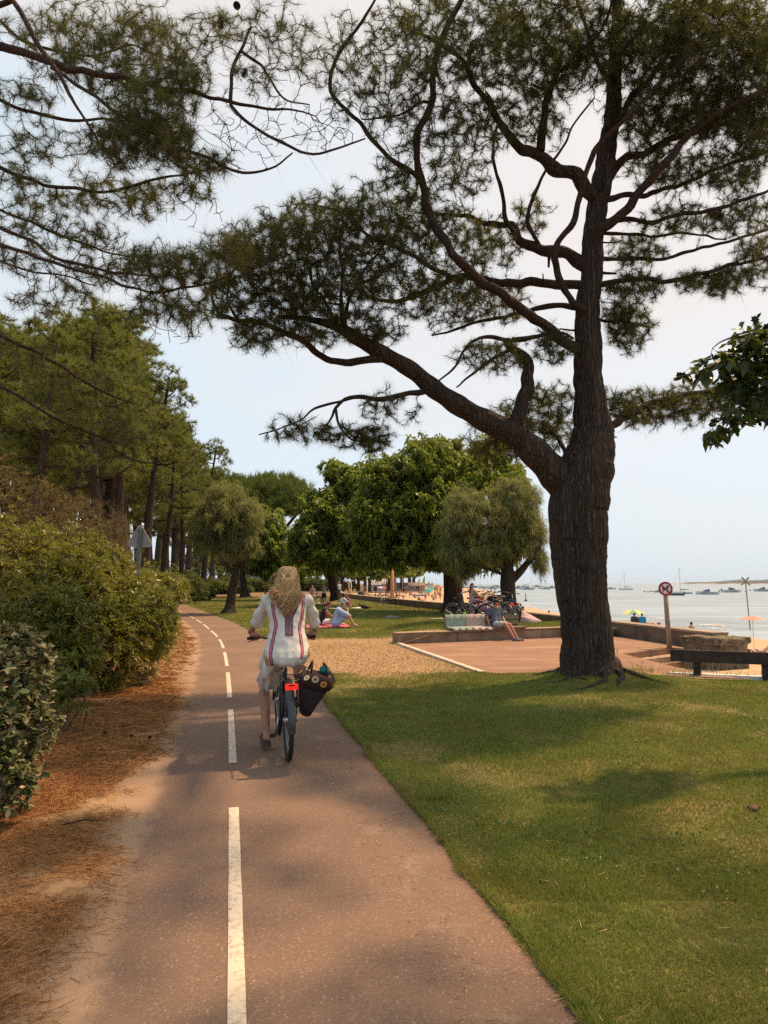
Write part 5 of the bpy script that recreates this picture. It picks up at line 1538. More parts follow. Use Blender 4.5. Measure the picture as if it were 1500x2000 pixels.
part('twigs', local(twig_mesh('twigs', pos, par, n0, MAT['twig'], .0022, .42, .01), mb_), None, mt_, kind='stuff')
def maple_leaf(mat):
    o_ = [(0, 0), (.10, .06), (.36, .02), (.30, .16), (.52, .34), (.33, .40), (.30, .56), (.13, .52), (.16, .74), (0, 1.0)]
    vs_ = [(x, y, .10 * abs(x) - .25 * max(0, y - .5) ** 2) for x, y in o_] + [(-x, y, .10 * abs(x) - .25 * max(0, y - .5) ** 2) for x, y in o_[1:-1]] + [(0, .35, -.03)]
    ring = list(range(10)) + list(range(17, 9, -1))
    c = 18
    return MB().add(vs_, [(c, ring[i], ring[(i + 1) % 18]) for i in range(18)]).mesh('leaf', mat)
MLm = [M('maple_leaf_%d' % i, c, .42, 0, .35, var=.2, scale=20, bump=.1) for i, c in enumerate([(.018, .034, .010), (.028, .05, .013), (.045, .08, .016)])]
mls = [maple_leaf(m_) for m_ in MLm]
lp_ = np.concatenate([pos[tips]] * 1); ld_ = dr[tips]
cnt = 0
for p_, d_ in zip(lp_, ld_):
    for k_ in range(1 if cnt % 5 else 2):
        if cnt >= 300: break
        y_ = (Vector(d_) * .6 + Vector((rng.normal() * .5, rng.normal() * .5, rng.normal() * .3 - .45))).normalized()
        z_ = Vector((rng.normal() * .5, rng.normal() * .5, 1)); x_ = y_.cross(z_).normalized(); z_ = x_.cross(y_)
        o = link('leaf', mls[int(rng.choice(3, p=[.45, .4, .15]))], mt_)
        mt = Matrix((x_, y_, z_)).transposed().to_4x4(); mt.translation = Vector(p_) - mb_
        o.matrix_local = mt @ Matrix.Scale(float(rng.uniform(.085, .14)), 4)
        cnt += 1
b1 = par[tips]; k = b1 >= n0
V_, F_ = rosette(np.concatenate([pos[tips], pos[b1[k]]]), unit(np.concatenate([dr[tips], dr[b1[k]]]) - np.array([[0, 0, .4]])), 1, .12, .09, (30, 90), .3)
part('leaves', local(fast_mesh('leaves', V_, F_, MAT['maple']), mb_), None, mt_, kind='stuff')

# ================================================================ PEOPLE
def blob(mb, voxel, smooth=3, name='body'):
    """one continuous skin over overlapping tapered shapes"""
    me = mb.mesh('tmp', MAT['skin'])
    o = link('tmp', me)
    m = o.modifiers.new('r', 'REMESH'); m.mode = 'VOXEL'; m.voxel_size = voxel
    if smooth:
        s = o.modifiers.new('s', 'SMOOTH'); s.iterations = smooth; s.factor = .5
    dg = bpy.context.evaluated_depsgraph_get()
    me2 = bpy.data.meshes.new_from_object(o.evaluated_get(dg))
    bpy.data.objects.remove(o); bpy.data.meshes.remove(me)
    me2.name = name; me2.materials.clear()
    me2.polygons.foreach_set('use_smooth', np.ones(len(me2.polygons), dtype=bool))
    return me2
def merge_mesh(me, mb):
    """append loose-rooted pieces (fingers) to the same mesh"""
    import bmesh
    bm = bmesh.new(); bm.from_mesh(me)
    t = mb.mesh('t', MAT['skin'], True); bm.from_mesh(t); bm.to_mesh(me); bm.free(); bpy.data.meshes.remove(t)
    me.polygons.foreach_set('use_smooth', np.ones(len(me.polygons), dtype=bool))
    return me
def V(*a): return Vector(a)
def mirror(p): return Vector((-p[0], p[1], p[2]))
def sym(d):
    """fill in the right side from the left where it is missing"""
    for k in list(d):
        if k.endswith('L') and k[:-1] + 'R' not in d: d[k[:-1] + 'R'] = mirror(d[k])
    return {k: (v if isinstance(v, float) else Vector(v)) for k, v in d.items()}
def pose_stand(**k):
    d = dict(hip=(0, 0, .90), chest=(0, .0, 1.22), neck=(0, 0, 1.43), head=(0, .02, 1.58), face=(0, 1, 0), shoL=(-.175, 0, 1.37), elbL=(-.23, -.02, 1.10), wriL=(-.24, .06, .87), hipL=(-.09, 0, .88), kneeL=(-.10, .02, .48), ankL=(-.10, 0, .08), toeL=(-.12, .15, .03))
    d.update(k); return sym(d)
def pose_ground(**k):
    """sitting on the ground, knees drawn up"""
    d = dict(hip=(0, 0, .13), chest=(0, .05, .44), neck=(0, .12, .63), head=(0, .18, .76), face=(0, 1, -.3), shoL=(-.16, .10, .57), elbL=(-.22, .28, .38), wriL=(-.09, .46, .40), hipL=(-.09, .03, .12), kneeL=(-.10, .42, .44), ankL=(-.10, .62, .08), toeL=(-.11, .78, .04))
    d.update(k); return sym(d)
def pose_seat(**k):
    d = dict(hip=(0, 0, .10), chest=(0, -.06, .42), neck=(0, -.06, .62), head=(0, -.03, .77), face=(0, 1, 0), shoL=(-.18, -.06, .56), elbL=(-.25, -.05, .30), wriL=(-.22, .06, .10), hipL=(-.09, .05, .09), kneeL=(-.11, .42, .12), ankL=(-.10, .52, -.28), toeL=(-.11, .68, -.32))
    d.update(k); return sym(d)
def pose_lie(**k):
    d = dict(hip=(0, 0, .13), chest=(0, -.34, .16), neck=(0, -.54, .18), head=(0, -.68, .20), face=(0, .3, 1), shoL=(-.18, -.48, .14), elbL=(-.28, -.25, .07), wriL=(-.26, .0, .06), hipL=(-.09, .04, .12), kneeL=(-.10, .36, .42), ankL=(-.10, .60, .08), toeL=(-.11, .75, .05))
    d.update(k); return sym(d)
def body_shape(J, f=1.0, female=False, grow_=0.0, parts='all', head=True):
    """tapered shapes of a body; grow_ inflates it for clothes"""
    mb = MB(); g = grow_
    lat = (J['shoR'] - J['shoL']).normalized()
    hip, ch, nk, hd = J['hip'], J['chest'], J['neck'], J['head']
    ws = .85 if female else 1.0
    wa = hip.lerp(ch, .55)
    if parts in ('all', 'top', 'torso'):
        for s in (-1, 1):
            mb.cone(hip + lat * s * .075, .105 + g, wa + lat * s * .055, .085 * (.95 if female else 1.05) + g)
            mb.cone(wa + lat * s * .055, .085 + g, ch + lat * s * .075 * ws, .10 * ws + g)
            sh = J['shoR'] if s > 0 else J['shoL']
            mb.cone(ch + lat * s * .07 * ws, .10 * ws + g, sh.lerp(nk, .25), .058 + g)
        mb.cone(J['shoL'], .052 + g, J['shoR'], .052 + g)
    if parts == 'all':
        mb.cone(nk - (hd - nk) * .3, .052, hd - (hd - nk) * .35, .047)
        fd = J['face'].normalized(); up = (hd - nk).normalized(); up = (up - fd * up.dot(fd)).normalized(); rt = fd.cross(up)
        rot = Matrix((rt, fd, up)).transposed()
        mb.ell(hd + up * .035 - fd * .012, (.075, .092, .085), rot)
        mb.ell(hd - up * .03 + fd * .018, (.058, .070, .075), rot)
        mb.ell(hd - up * .075 + fd * .05, (.030, .030, .026), rot)            # chin
        mb.cone(hd + up * .015 + fd * .082, .010, hd - up * .022 + fd * .098, .015, 8)   # nose
        mb.cone(hd - up * .05 + fd * .078 - rt * .02, .010, hd - up * .05 + fd * .078 + rt * .02, .010, 8)   # lips
        for s in (-1, 1): mb.ell(hd + rt * s * .074 - up * .005 - fd * .012, (.014, .024, .034), rot)        # ears
    for S in 'LR':
        sh, el, wr = J['sho' + S], J['elb' + S], J['wri' + S]
        if parts == 'all':
            mb.cone(sh, .050, el, .037); mb.cone(el, .038, wr, .025)
            hdv = (wr - el).normalized()
            mb.cone(wr, .024, wr + hdv * .06, .034)
        if parts == 'top':
            mb.cone(sh, .054 + g, sh.lerp(el, J.get('sleeve', .62) if isinstance(J.get('sleeve', .62), float) else .62), .048 + g)
        if parts in ('all', 'shorts', 'legs'):
            hp, kn, an, to = J['hip' + S], J['knee' + S], J['ank' + S], J['toe' + S]
            mb.cone(hip + (hp - hip) * .8, .092 + g, hp, .088 + g)
            if parts == 'shorts':
                mb.cone(hp, .088 + g, hp.lerp(kn, .62), .070 + g)
            elif parts == 'legs':
                mb.cone(hp, .088 + g, kn, .060 + g); mb.cone(kn, .058 + g, an, .045 + g)
            else:
                mb.cone(hp, .085, kn, .055)
                cf = kn.lerp(an, .3)
                mb.cone(kn, .052, cf, .053); mb.cone(cf, .053, an, .034)
                hl = an - (to - an).normalized() * .04; hl.z = to.z + .012
                mb.cone(an, .035, hl, .030); mb.cone(hl, .030, to, .024); mb.cone(an, .034, an.lerp(to, .6), .028)
    if parts == 'shorts':
        for s in (-1, 1): mb.cone(hip + lat * s * .07, .10 + g, hip + lat * s * .06 + (ch - hip).normalized() * .08, .09 + g)
    return mb
def finger_set(J, S, spread=.0, curl=.5):
    """four unequal fingers and a side thumb rooted inside the palm"""
    mb = MB()
    el, wr = J['elb' + S], J['wri' + S]
    d = (wr - el).normalized(); u = Vector((1, 0, 0)); u = (u - d * u.dot(d)).normalized(); w_ = d.cross(u)
    if w_.z > 0: w_ = -w_
    sg = 1 if S == 'L' else -1
    for i, ln in enumerate((.062, .072, .068, .052)):
        b = wr + d * .058 + u * sg * (.027 - i * .018)
        k1 = b + (d + u * sg * (.18 - .12 * i)) .normalized() * ln * .5
        k2 = k1 + (d * (1 - curl) + w_ * curl).normalized() * ln * .35
        k3 = k2 + (d * (.7 - curl) + w_ * (curl + .2)).normalized() * ln * .3
        mb.tube([b, k1, k2, k3], [.0085, .008, .0075, .0055], 6)
    b = wr + d * .02 + u * sg * .022
    k1 = b + (d * .5 + u * sg * .9).normalized() * .032; k2 = k1 + (d * .9 + u * sg * .25).normalized() * .03
    mb.tube([b, k1, k2], [.011, .0095, .007], 6)
    return mb
def hair_shape(J, style):
    mb = MB(); hd, nk = J['head'], J['neck']
    fd = J['face'].normalized(); up = (hd - nk).normalized(); up = (up - fd * up.dot(fd)).normalized(); rt = fd.cross(up)
    rot = Matrix((rt, fd, up)).transposed()
    mb.ell(hd + up * .048 - fd * .026, (.084, .092, .084), rot)
    mb.ell(hd + up * .0 - fd * .05, (.078, .062, .075), rot)
    if style == 'long':
        e_ = nk - (J['chest'] - nk).normalized() * -.16 - fd * .075
        for s in (-1, 0, 1): mb.cone(hd - fd * .06 + rt * s * .04, .045, e_ + rt * s * .05, .03)
    if style == 'tail':
        mb.cone(hd - fd * .09 + up * .02, .03, hd - fd * .15 - up * .05, .03); mb.cone(hd - fd * .15 - up * .05, .03, nk - fd * .13 - up * .06, .015)
    if style == 'bun': mb.ell(hd + up * .10 - fd * .08, (.04, .04, .04))
    return mb
def person(label, J, loc, rz, skin, hair=None, style='short', clothes=(), group=None, female=False, vox=.012, scale=1.0, shoes=None, cap=None, fingers=True):
    """clothes: (kind, material, inflate); kinds top tank shorts legs bikini towel"""
    o = thing('person', label, 'person', loc, rz, group)
    o.scale = (scale,) * 3
    me = blob(body_shape(J, female=female), vox, 3)
    if fingers:
        fm = MB()
        for S in 'LR':
            f = finger_set(J, S); fm.add(f.v, f.f)
        merge_mesh(me, fm)
    me.materials.append(skin); part('body', me, None, o)
    for kind, m_, g in clothes:
        if kind == 'bikini':
            mb = MB(); lat = (J['shoR'] - J['shoL']).normalized()
            mb.cone(J['hip'] - lat * .07, .108, J['hip'] + lat * .07, .108)
            for S in 'LR': mb.cone(J['hip'], .10, J['hip' + S], .094)
            me = blob(mb, vox, 3, 'swim_briefs'); me.materials.append(m_); part('swim_briefs', me, None, o)
            if female:
                mb = MB(); mb.cone(J['chest'] - lat * .07, .098, J['chest'] + lat * .07, .098)
                me = blob(mb, vox, 3, 'swim_top'); me.materials.append(m_); part('swim_top', me, None, o)
            continue
        nm = {'top': 'shirt', 'torso': 'tank_top', 'shorts': 'shorts', 'legs': 'trousers'}[kind]
        me = blob(body_shape(J, female=female, grow_=g, parts=kind), vox, 4, nm); me.materials.append(m_); part(nm, me, None, o)
    if hair is not None:
        me = blob(hair_shape(J, style), vox, 2, 'hair'); me.materials.append(hair); part('hair', me, None, o)
    fd = J['face'].normalized(); up = (J['head'] - J['neck']).normalized(); up = (up - fd * up.dot(fd)).normalized(); rt = fd.cross(up)
    rot = Matrix((rt, fd, up)).transposed()
    for s in (-1, 1):
        part('eye', MB().ell(J['head'] + up * .012 + fd * .080 + rt * s * .030, (.012, .006, .007), rot, 8, 6), MAT['eye'], o)
    if shoes is not None:
        for S in 'LR':
            an, to = J['ank' + S], J['toe' + S]
            mb = MB(); hl = an - (to - an).normalized() * .05; hl.z = to.z + .012
            mb.cone(hl, .042, to, .034); mb.cone(hl, .042, an.lerp(to, .4), .042); mb.cone(an, .044, hl, .04)
            me = blob(mb, vox, 2, 'shoe'); me.materials.append(shoes); part('shoe', me, None, o)
    if cap is not None:
        mb = MB(); mb.ell(J['head'] + up * .062 - fd * .012, (.088, .100, .062), rot)
        c0 = J['head'] + up * .052 + fd * .075
        mb.ell(c0 + fd * .055, (.072, .075, .010), rot)
        me = blob(mb, .007, 2, 'cap'); me.materials.append(cap); part('cap', me, None, o)
    return o

# ================================================================ BICYCLES
BLK = MAT['black']
SPOKE = M('spoke_steel', (.35, .35, .36), .35, .8, var=.05)
SIL = M('rim_aluminium', (.42, .42, .43), .38, .8, var=.05)
TAN = M('saddle_leather', (.05, .03, .02), .5)
def bicycle(label, loc, rz, frame, basket=False, fender=BLK, rim=SIL, group=None, rack=True, light=True, front_rot=0.0, crank=R(-90), wheel_r=.345, step=True, saddle_z=.90):
    o = thing('bicycle', label, 'bicycle', loc, rz, group)
    r = wheel_r; wb = 1.09
    rear = V(0, 0, r); front = V(0, wb, r); bb = V(0, .46, .285); st_ = V(0, .25, .72); ht = V(0, .86, .80); hb = V(0, .905, .66)
    mb = MB()
    mb.tube([bb, V(0, .235, saddle_z - .12)], .016, 8); mb.tube([hb - (ht - hb) * .1, ht, ht + (ht - hb).normalized() * .12], [.02, .02, .015], 8)
    if step:
        mb.tube([bb, V(0, .62, .38), hb + V(0, -.01, .03)], .020, 8); mb.tube([V(0, .375, .50), V(0, .62, .52), ht - V(0, .01, .03)], .014, 8)
    else:
        mb.tube([bb, hb], .018, 8); mb.tube([st_, ht], .015, 8)
    for s in (-1, 1):
        mb.tube([bb + V(s * .03, 0, 0), V(s * .06, .18, r - .01), rear + V(s * .065, 0, 0)], .010, 6)
        mb.tube([st_ + V(s * .015, .0, -.06), rear + V(s * .06, 0, 0)], .008, 6)
    part('frame', mb, frame, o, True)
    mb = MB()
    for s in (-1, 1): mb.tube([hb + V(s * .03, .0, -.03), V(s * .055, .955, .55), front + V(s * .055, 0, 0)], .012, 6)
    mb.tube([hb + V(-.05, 0, -.02), hb + V(.05, 0, -.02)], .014, 6)
    part('fork', mb, frame, o, True)
    for c, nm in ((rear, 'wheel'), (front, 'wheel')):
        wo = part('wheel', MB().tube([c - V(.045, 0, 0), c + V(.045, 0, 0)], .022, 10), MAT['chrome'], o, True)
        part('tyre', MB().torus(c, r - .021, .0215, 'X', 44, 10), MAT['rubber'], wo, True)
        part('rim', MB().torus(c, r - .048, .010, 'X', 44, 6, 1.5), rim, wo, True)
        sp = MB()
        for k in range(28):
            a = 2 * math.pi * k / 28; s = (-1) ** k
            sp.tube([c + V(s * .030, .022 * math.cos(a + .5 * s), .022 * math.sin(a + .5 * s)), c + V(s * .004, (r - .055) * math.cos(a), (r - .055) * math.sin(a))], .0016, 3, False)
        part('spokes', sp, SPOKE, wo)
        fe = MB(); rg = []
        a0, a1 = (R(-8), R(190)) if c is rear else (R(20), R(165))
        for a in np.linspace(a0, a1, 26):
            row = []
            for k in range(7):
                b = -1 + 2 * k / 6
                rr_ = r + .014 - .012 * b * b
                row.append(c + V(.032 * b, -rr_ * math.cos(a), rr_ * math.sin(a)))
            rg.append(row)
        fe.loft(rg, close=False, cap=False)
        for s in (-1, 1): fe.tube([c + V(s * .035, 0, 0), c + V(s * .030, -.19 if c is rear else -.2, .27)], .003, 4)
        part('fender', fe, fender, o, True)
    mb = MB(); hc = ht + (ht - hb).normalized() * .16
    mb.tube([ht, hc], .013, 8)
    grips = []
    for s in (-1, 1):
        pts = [hc, hc + V(s * .10, .02, .03), hc + V(s * .22, -.03, .06), hc + V(s * .32, -.14, .055)]
        mb.tube(pts, .011, 8)
    hbar = part('handlebar', mb, BLK, o, True)
    for s in (-1, 1):
        part('grip', MB().tube([hc + V(s * .225, -.035, .06), hc + V(s * .275, -.09, .058), hc + V(s * .325, -.145, .055)], [.0165, .0175, .0165], 8), MAT['rubber'], hbar, True)
        part('brake_lever', MB().tube([hc + V(s * .19, .0, .055), hc + V(s * .24, .0, .035), hc + V(s * .33, -.085, .015)], [.008, .006, .004], 5), BLK, hbar, True)
    sd_ = MB()
    rg = []
    for t, w_, h in ((0, .085, .0), (.06, .10, .015), (.14, .075, .022), (.22, .03, .015), (.28, .012, .0)):
        rg.append([V(w_ * math.cos(a), .10 + t, saddle_z - .02 + h + (.028 if math.sin(a) > 0 else .035) * math.sin(a)) for a in np.linspace(0, 2 * math.pi, 12, endpoint=False)])
    sd_.loft(rg); sdo = part('saddle', sd_, TAN, o, True)
    part('seat_post', MB().tube([V(0, .24, saddle_z - .16), V(0, .225, saddle_z - .03)], .012, 8), MAT['chrome'], o, True)
    # drive side
    mb = MB().torus(bb + V(.045, 0, 0), .085, .006, 'X', 28, 6); part('chainring', mb, BLK, o, True)
    mb = MB(); rg = []
    for y_, h in ((-.03, .03), (.05, .05), (.25, .07), (.42, .10), (.54, .09), (.56, .05)):
        rg.append([V(.055 + .018 * math.cos(a), y_, r * (1 - (y_ + .03) / .6) + .285 * ((y_ + .03) / .6) + h * math.sin(a)) for a in np.linspace(0, 2 * math.pi, 10, endpoint=False)])
    mb.loft(rg); part('chain_guard', mb, BLK, o, True)
    for s, a in ((-1, crank), (1, crank + math.pi)):
        e_ = bb + V(s * .075, .17 * math.cos(a), .17 * math.sin(a))
        part('crank', MB().tube([bb + V(s * .05, 0, 0), e_], [.014, .010], 6), MAT['chrome'], o, True)
        part('pedal', MB().box(e_ + V(s * .055, 0, 0), (.095, .085, .02)), MAT['rubber'], o)
    if rack:
        mb = MB()
        for s in (-1, 1):
            mb.tube([V(s * .06, .12, .715), V(s * .075, -.05, .72), V(s * .06, -.30, .725)], .006, 6)
            mb.tube([V(s * .075, -.10, .72), rear + V(s * .07, 0, .02)], .005, 5)
        for y_ in (.1, 0, -.1, -.2, -.30): mb.tube([V(-.065, y_, .722), V(.065, y_, .722)], .004, 5)
        part('rack', mb, BLK, o, True)
    if light:
        part('tail_light', MB().box(V(0, -.325, .675), (.105, .035, .045)), RED_L, o)
        part('reflector', MB().box(V(0, -.344, .690), (.050, .004, .012)), MAT['rubber'], o)
    part('headlight', MB().cone(V(0, .98, .84), .02, V(0, 1.03, .84), .032, 10), BLK, o, True)
    if basket:
        mb = MB()
        for k in range(5):
            z = .78 + k * .05; w_ = .15 + .012 * k
            mb.tube([V(-w_, .98, z), V(w_, .98, z), V(w_, 1.24 + .02 * k, z), V(-w_, 1.24 + .02 * k, z), V(-w_, .98, z)], .005, 4)
        for k in range(9):
            x = -.15 + .3 * k / 8
            mb.tube([V(x, .98, .78), V(x * 1.3, .98, .98)], .003, 3); mb.tube([V(x, 1.24, .78), V(x * 1.3, 1.32, .98)], .003, 3); mb.tube([V(x, .98, .78), V(x, 1.24, .78)], .003, 3)
        part('front_basket', mb, basket, o)
    return o
q = NT('tail_light_red')
q.bsdf((.55, .012, .008), .25, 0, .5, None, **{'Emission Color': (1.0, .02, .01, 1), 'Emission Strength': 0.6})
RED_L = q.m

# ---------------------------------------------------------------- the woman on her bicycle
bk = G(563, 1489)
HEAD = math.atan2(.225, .974)
DARKF = M('bike_frame_black', (.012, .012, .014), .35, 0, .5)
FEND = M('bike_fender_grey', (.045, .048, .05), .3, .2, .5)
bike = bicycle('black step-through bicycle being ridden, red tail light under its rack', (bk.x, bk.y, .014), HEAD, DARKF, fender=FEND, rim=DARKF, crank=R(-80), saddle_z=.88)
bike.rotation_euler = (0, R(-1.0), HEAD)
wo = thing('person', 'woman with long wavy blonde hair riding away in a white tunic with pink stripes', 'person', (bk.x, bk.y, .014), HEAD)
J = dict(hip=(-.01, .20, .95), chest=(-.01, .27, 1.24), neck=(0, .31, 1.44), head=(.0, .345, 1.565), face=(.0, 1, -.12),
    shoL=(-.185, .29, 1.385), shoR=(.185, .29, 1.385), elbL=(-.262, .45, 1.185), elbR=(.262, .43, 1.185), wriL=(-.305, .70, 1.085), wriR=(.305, .70, 1.085),
    hipL=(-.10, .24, .92), hipR=(.10, .24, .92), kneeL=(-.185, .60, .575), kneeR=(.14, .66, .80), ankL=(-.165, .455, .155), ankR=(.14, .43, .475), toeL=(-.175, .60, .10), toeR=(.15, .57, .43))
J = {k: Vector(v) for k, v in J.items()}
me = blob(body_shape(J, female=True), .008, 3)
# hands closed round the grips: four curled fingers over the bar, thumb below
hc = V(0, .86, .80) + (V(0, .86, .80) - V(0, .905, .66)).normalized() * .16
fm = MB()
for s in (-1, 1):
    g0 = hc + V(s * .225, -.035, .06); g1 = hc + V(s * .325, -.145, .055); ax = (g1 - g0).normalized()
    wr = J['wriL' if s < 0 else 'wriR']
    pc = (g0 + g1) / 2 + V(0, -.01, .028)
    fm.cone(wr + V(0, .005, 0), .026, pc - ax * .01, .032, 10)
    fm.cone(pc - ax * .028, .026, pc + ax * .028, .024, 10)
    out_ = ax.cross(V(0, 0, 1)) * (1 if s > 0 else -1)
    if out_.y < 0: out_ = -out_
    for i, ln in enumerate((1.0, 1.08, 1.02, .86)):
        b = (g0 + g1) / 2 + ax * (-.036 + i * .024)
        fm.tube([b + V(0, 0, .034) - out_ * .004, b + out_ * .026 * ln + V(0, 0, .024), b + out_ * .034 * ln + V(0, 0, -.004), b + out_ * .018 + V(0, 0, -.026), b - out_ * .008 + V(0, 0, -.028)], [.0105, .010, .0095, .009, .007], 7)
    b = g0.lerp(g1, .28)
    fm.tube([b - out_ * .022 + V(0, 0, .026), b - ax * .018 - out_ * .024 + V(0, 0, .004), b - ax * .030 - out_ * .006 + V(0, 0, -.020)], [.012, .0105, .008], 7)
merge_mesh(me, fm)
me.materials.append(MAT['skin']); part('body', me, None, wo)
for s in (-1, 1): part('eye', MB().ell(J['head'] + V(s * .03, .080, .005), (.012, .006, .007), None, 8, 6), MAT['eye'], wo)
# tunic
q = NT('tunic_linen')
v = q.coord()
wv = q.noise(q.coord('Object', (1, 1, .45)), 9, 4, .6)
fl = q.noise(v, 260, 2)
hh = q.math('MULTIPLY_ADD', fl, .012, wv)
q.bsdf(q.ramp(wv, [(.3, (.58, .54, .47)), (.7, (.66, .62, .55))]), .85, 0, .15, q.bump(hh, .7, .035))
LINEN = q.m
mb = MB()
TR = [(.80, .10, .10, .09), (.83, .13, .165, .14), (.88, .145, .198, .165), (.94, .165, .202, .165), (1.0, .19, .188, .15), (1.06, .21, .172, .135), (1.13, .23, .163, .125), (1.2, .248, .168, .122), (1.28, .262, .180, .118), (1.35, .278, .188, .105), (1.40, .29, .172, .085), (1.43, .30, .12, .07), (1.445, .305, .07, .06)]
mb.loft([[V(-.01 + hw * abs(math.cos(t)) ** .85 * (1 if math.cos(t) > 0 else -1), y + hd * math.sin(t), z) for t in np.linspace(0, 2 * math.pi, 40, endpoint=False)] for z, y, hw, hd in TR])
for S, s in (('L', -1), ('R', 1)):
    sh, el = J['sho' + S], J['elb' + S]
    mb.cone(V(s * .06, .29, 1.40), .052, sh, .056, 14); mb.cone(V(s * .10, .275, 1.34), .085, sh + V(-s * .012, -.005, -.02), .062, 14)
    mb.cone(sh, .057, sh.lerp(el, .55), .058, 14); mb.cone(sh.lerp(el, .55), .058, el + (el - sh).normalized() * .035, .060, 14)
    hp, kn = J['hip' + S], J['knee' + S]
    mb.cone(V(s * .09, .22, .91), .125, hp.lerp(kn, .42 if s < 0 else .35) + V(0, 0, .0), .112, 14)
mb.cone(V(-.15, .12, .88), .06, V(-.195, .17, .72), .042, 10); mb.cone(V(-.17, .14, .80), .055, V(-.17, .24, .74), .05, 10)
mb.cone(V(-.10, .12, .86), .07, V(-.15, .22, .77), .045, 10)
tun = blob(mb, .009, 5, 'tunic')
# soft gathers of the cloth
a = np.empty(len(tun.vertices) * 3, np.float32); tun.vertices.foreach_get('co', a); a = a.reshape(-1, 3)
nn = np.empty(len(tun.vertices) * 3, np.float32); tun.vertices.foreach_get('normal', nn); nn = nn.reshape(-1, 3)
f1 = vnoise(a[:, 0] * 1.0 + a[:, 2] * .55 + 5, a[:, 2] - a[:, 0] * .4 + 5, .075, 61) - .5
f2 = np.sin((a[:, 0] * 1.2 + a[:, 2] * .35) * 62 + 3 * vnoise(a[:, 0] + 5, a[:, 2] + 5, .13, 62)) * (1 - sstep(a[:, 2], .86, 1.08))
f3 = vnoise(a[:, 0] * .6 + 9, a[:, 2] * 2.4 + a[:, 0] * 1.3 + 9, .10, 63) - .5
a = a + nn * (f1 * .016 + f2 * .0035 + f3 * .016 * sstep(a[:, 2], .9, 1.0))[:, None]
tun.vertices.foreach_set('co', a.ravel()); tun.update()
tun.materials.append(LINEN)
tuno = part('tunic', tun, None, wo)
bvh = BVHTree.FromPolygons([tuple(v_.co) for v_ in tun.vertices], [tuple(p.vertices) for p in tun.polygons])
def drape(pts, half, mat, name, lift=.004, parent=tuno, n=40):
    """a woven band laid on the back of the tunic along (x, z) points"""
    pts = [Vector((p[0], 0, p[1])) for p in pts]
    line = catmull3(pts, 10)
    rg = []
    for i, p in enumerate(line):
        t = (line[min(i + 1, len(line) - 1)] - line[max(i - 1, 0)]).normalized()
        sd_ = Vector((t.z, 0, -t.x))
        row = []
        for k in (-1, -.33, .33, 1):
            o_ = p + sd_ * half * k + Vector((0, -1, 0))
            h_ = bvh.ray_cast(o_, Vector((0, 1, 0)))
            if h_[0] is None: row = None; break
            row.append(h_[0] + Vector((0, -lift, 0)) + h_[1] * .001)
        if row: rg.append(row)
    if len(rg) > 2:
        mb = MB().loft(rg, close=False, cap=False)
        part(name, mb, mat, parent, True)
PINK = M('pink_band', (.55, .13, .17), .8, var=.15, scale=40)
NAVY = M('navy_band', (.045, .025, .075), .8)
OCHR = M('ochre_band', (.42, .20, .05), .8)
PLUM = M('plum_band', (.12, .045, .075), .8, var=.2, scale=60)
LPL = M('pale_stitch', (.36, .22, .24), .8)
for s, line in ((-1, [(-.150, 1.36), (-.135, 1.26), (-.115, 1.17), (-.125, 1.10), (-.150, 1.0), (-.165, .90), (-.150, .80)]), (1, [(.140, 1.425), (.135, 1.33), (.122, 1.22), (.098, 1.14), (.105, 1.04), (.115, .95), (.105, .87)])):
    drape(line, .0130, NAVY, 'stripe_border', .003)
    drape(line, .0078, PINK, 'stripe', .006)
drape([(-.215, 1.02), (-.222, .95), (-.20, .86), (-.185, .80)], .012, OCHR, 'side_piping', .004)
drape([(.178, 1.02), (.186, .95), (.17, .88)], .012, OCHR, 'side_piping', .004)
drape([(.0, 1.27), (.0, 1.20), (.0, 1.12), (.0, 1.065)], .036, PLUM, 'yoke_band', .003)
drape([(.108, 1.425), (.075, 1.36), (.035, 1.29), (.012, 1.24)], .033, PLUM, 'yoke_band', .0035)
drape([(-.108, 1.425), (-.075, 1.36), (-.035, 1.29), (-.012, 1.24)], .033, PLUM, 'yoke_band', .0035)
for k in range(5):
    x = -.026 + .013 * k
    drape([(x, 1.26), (x, 1.18), (x, 1.07)], .0022, LPL, 'stitch_row', .0065)
    drape([(.108 + x * .8, 1.425 + x * .5), (.075 + x * .8, 1.36 + x * .5), (.035 + x * .8, 1.29 + x * .4)], .0022, LPL, 'stitch_row', .0068)
# underskirt frill round the left thigh, blown to the side
mb = MB()
hp, kn = J['hipL'], J['kneeL']; ax = (kn - hp).normalized(); u_ = ax.orthogonal().normalized(); w_ = ax.cross(u_)
rg = []
for i, t in enumerate(np.linspace(.30, .78, 9)):
    c = hp.lerp(kn, t) + V(.015, -.02, -.06 * t)
    row = []
    for k in range(64):
        a_ = 2 * math.pi * k / 64
        r_ = .094 + .0012 * i + (.003 + .0016 * i) * math.sin(9 * a_ + i * .35) + .004 * math.sin(5 * a_ - i)
        row.append(c + (u_ * math.cos(a_) + w_ * math.sin(a_)) * r_ + ax * (.012 * i / 8 * math.sin(4 * a_ + 1)))
    rg.append(row)
mb.loft(rg, cap=False)
part('underskirt', mb, M('cream_cotton', (.60, .54, .46), .9, var=.1), wo, True)
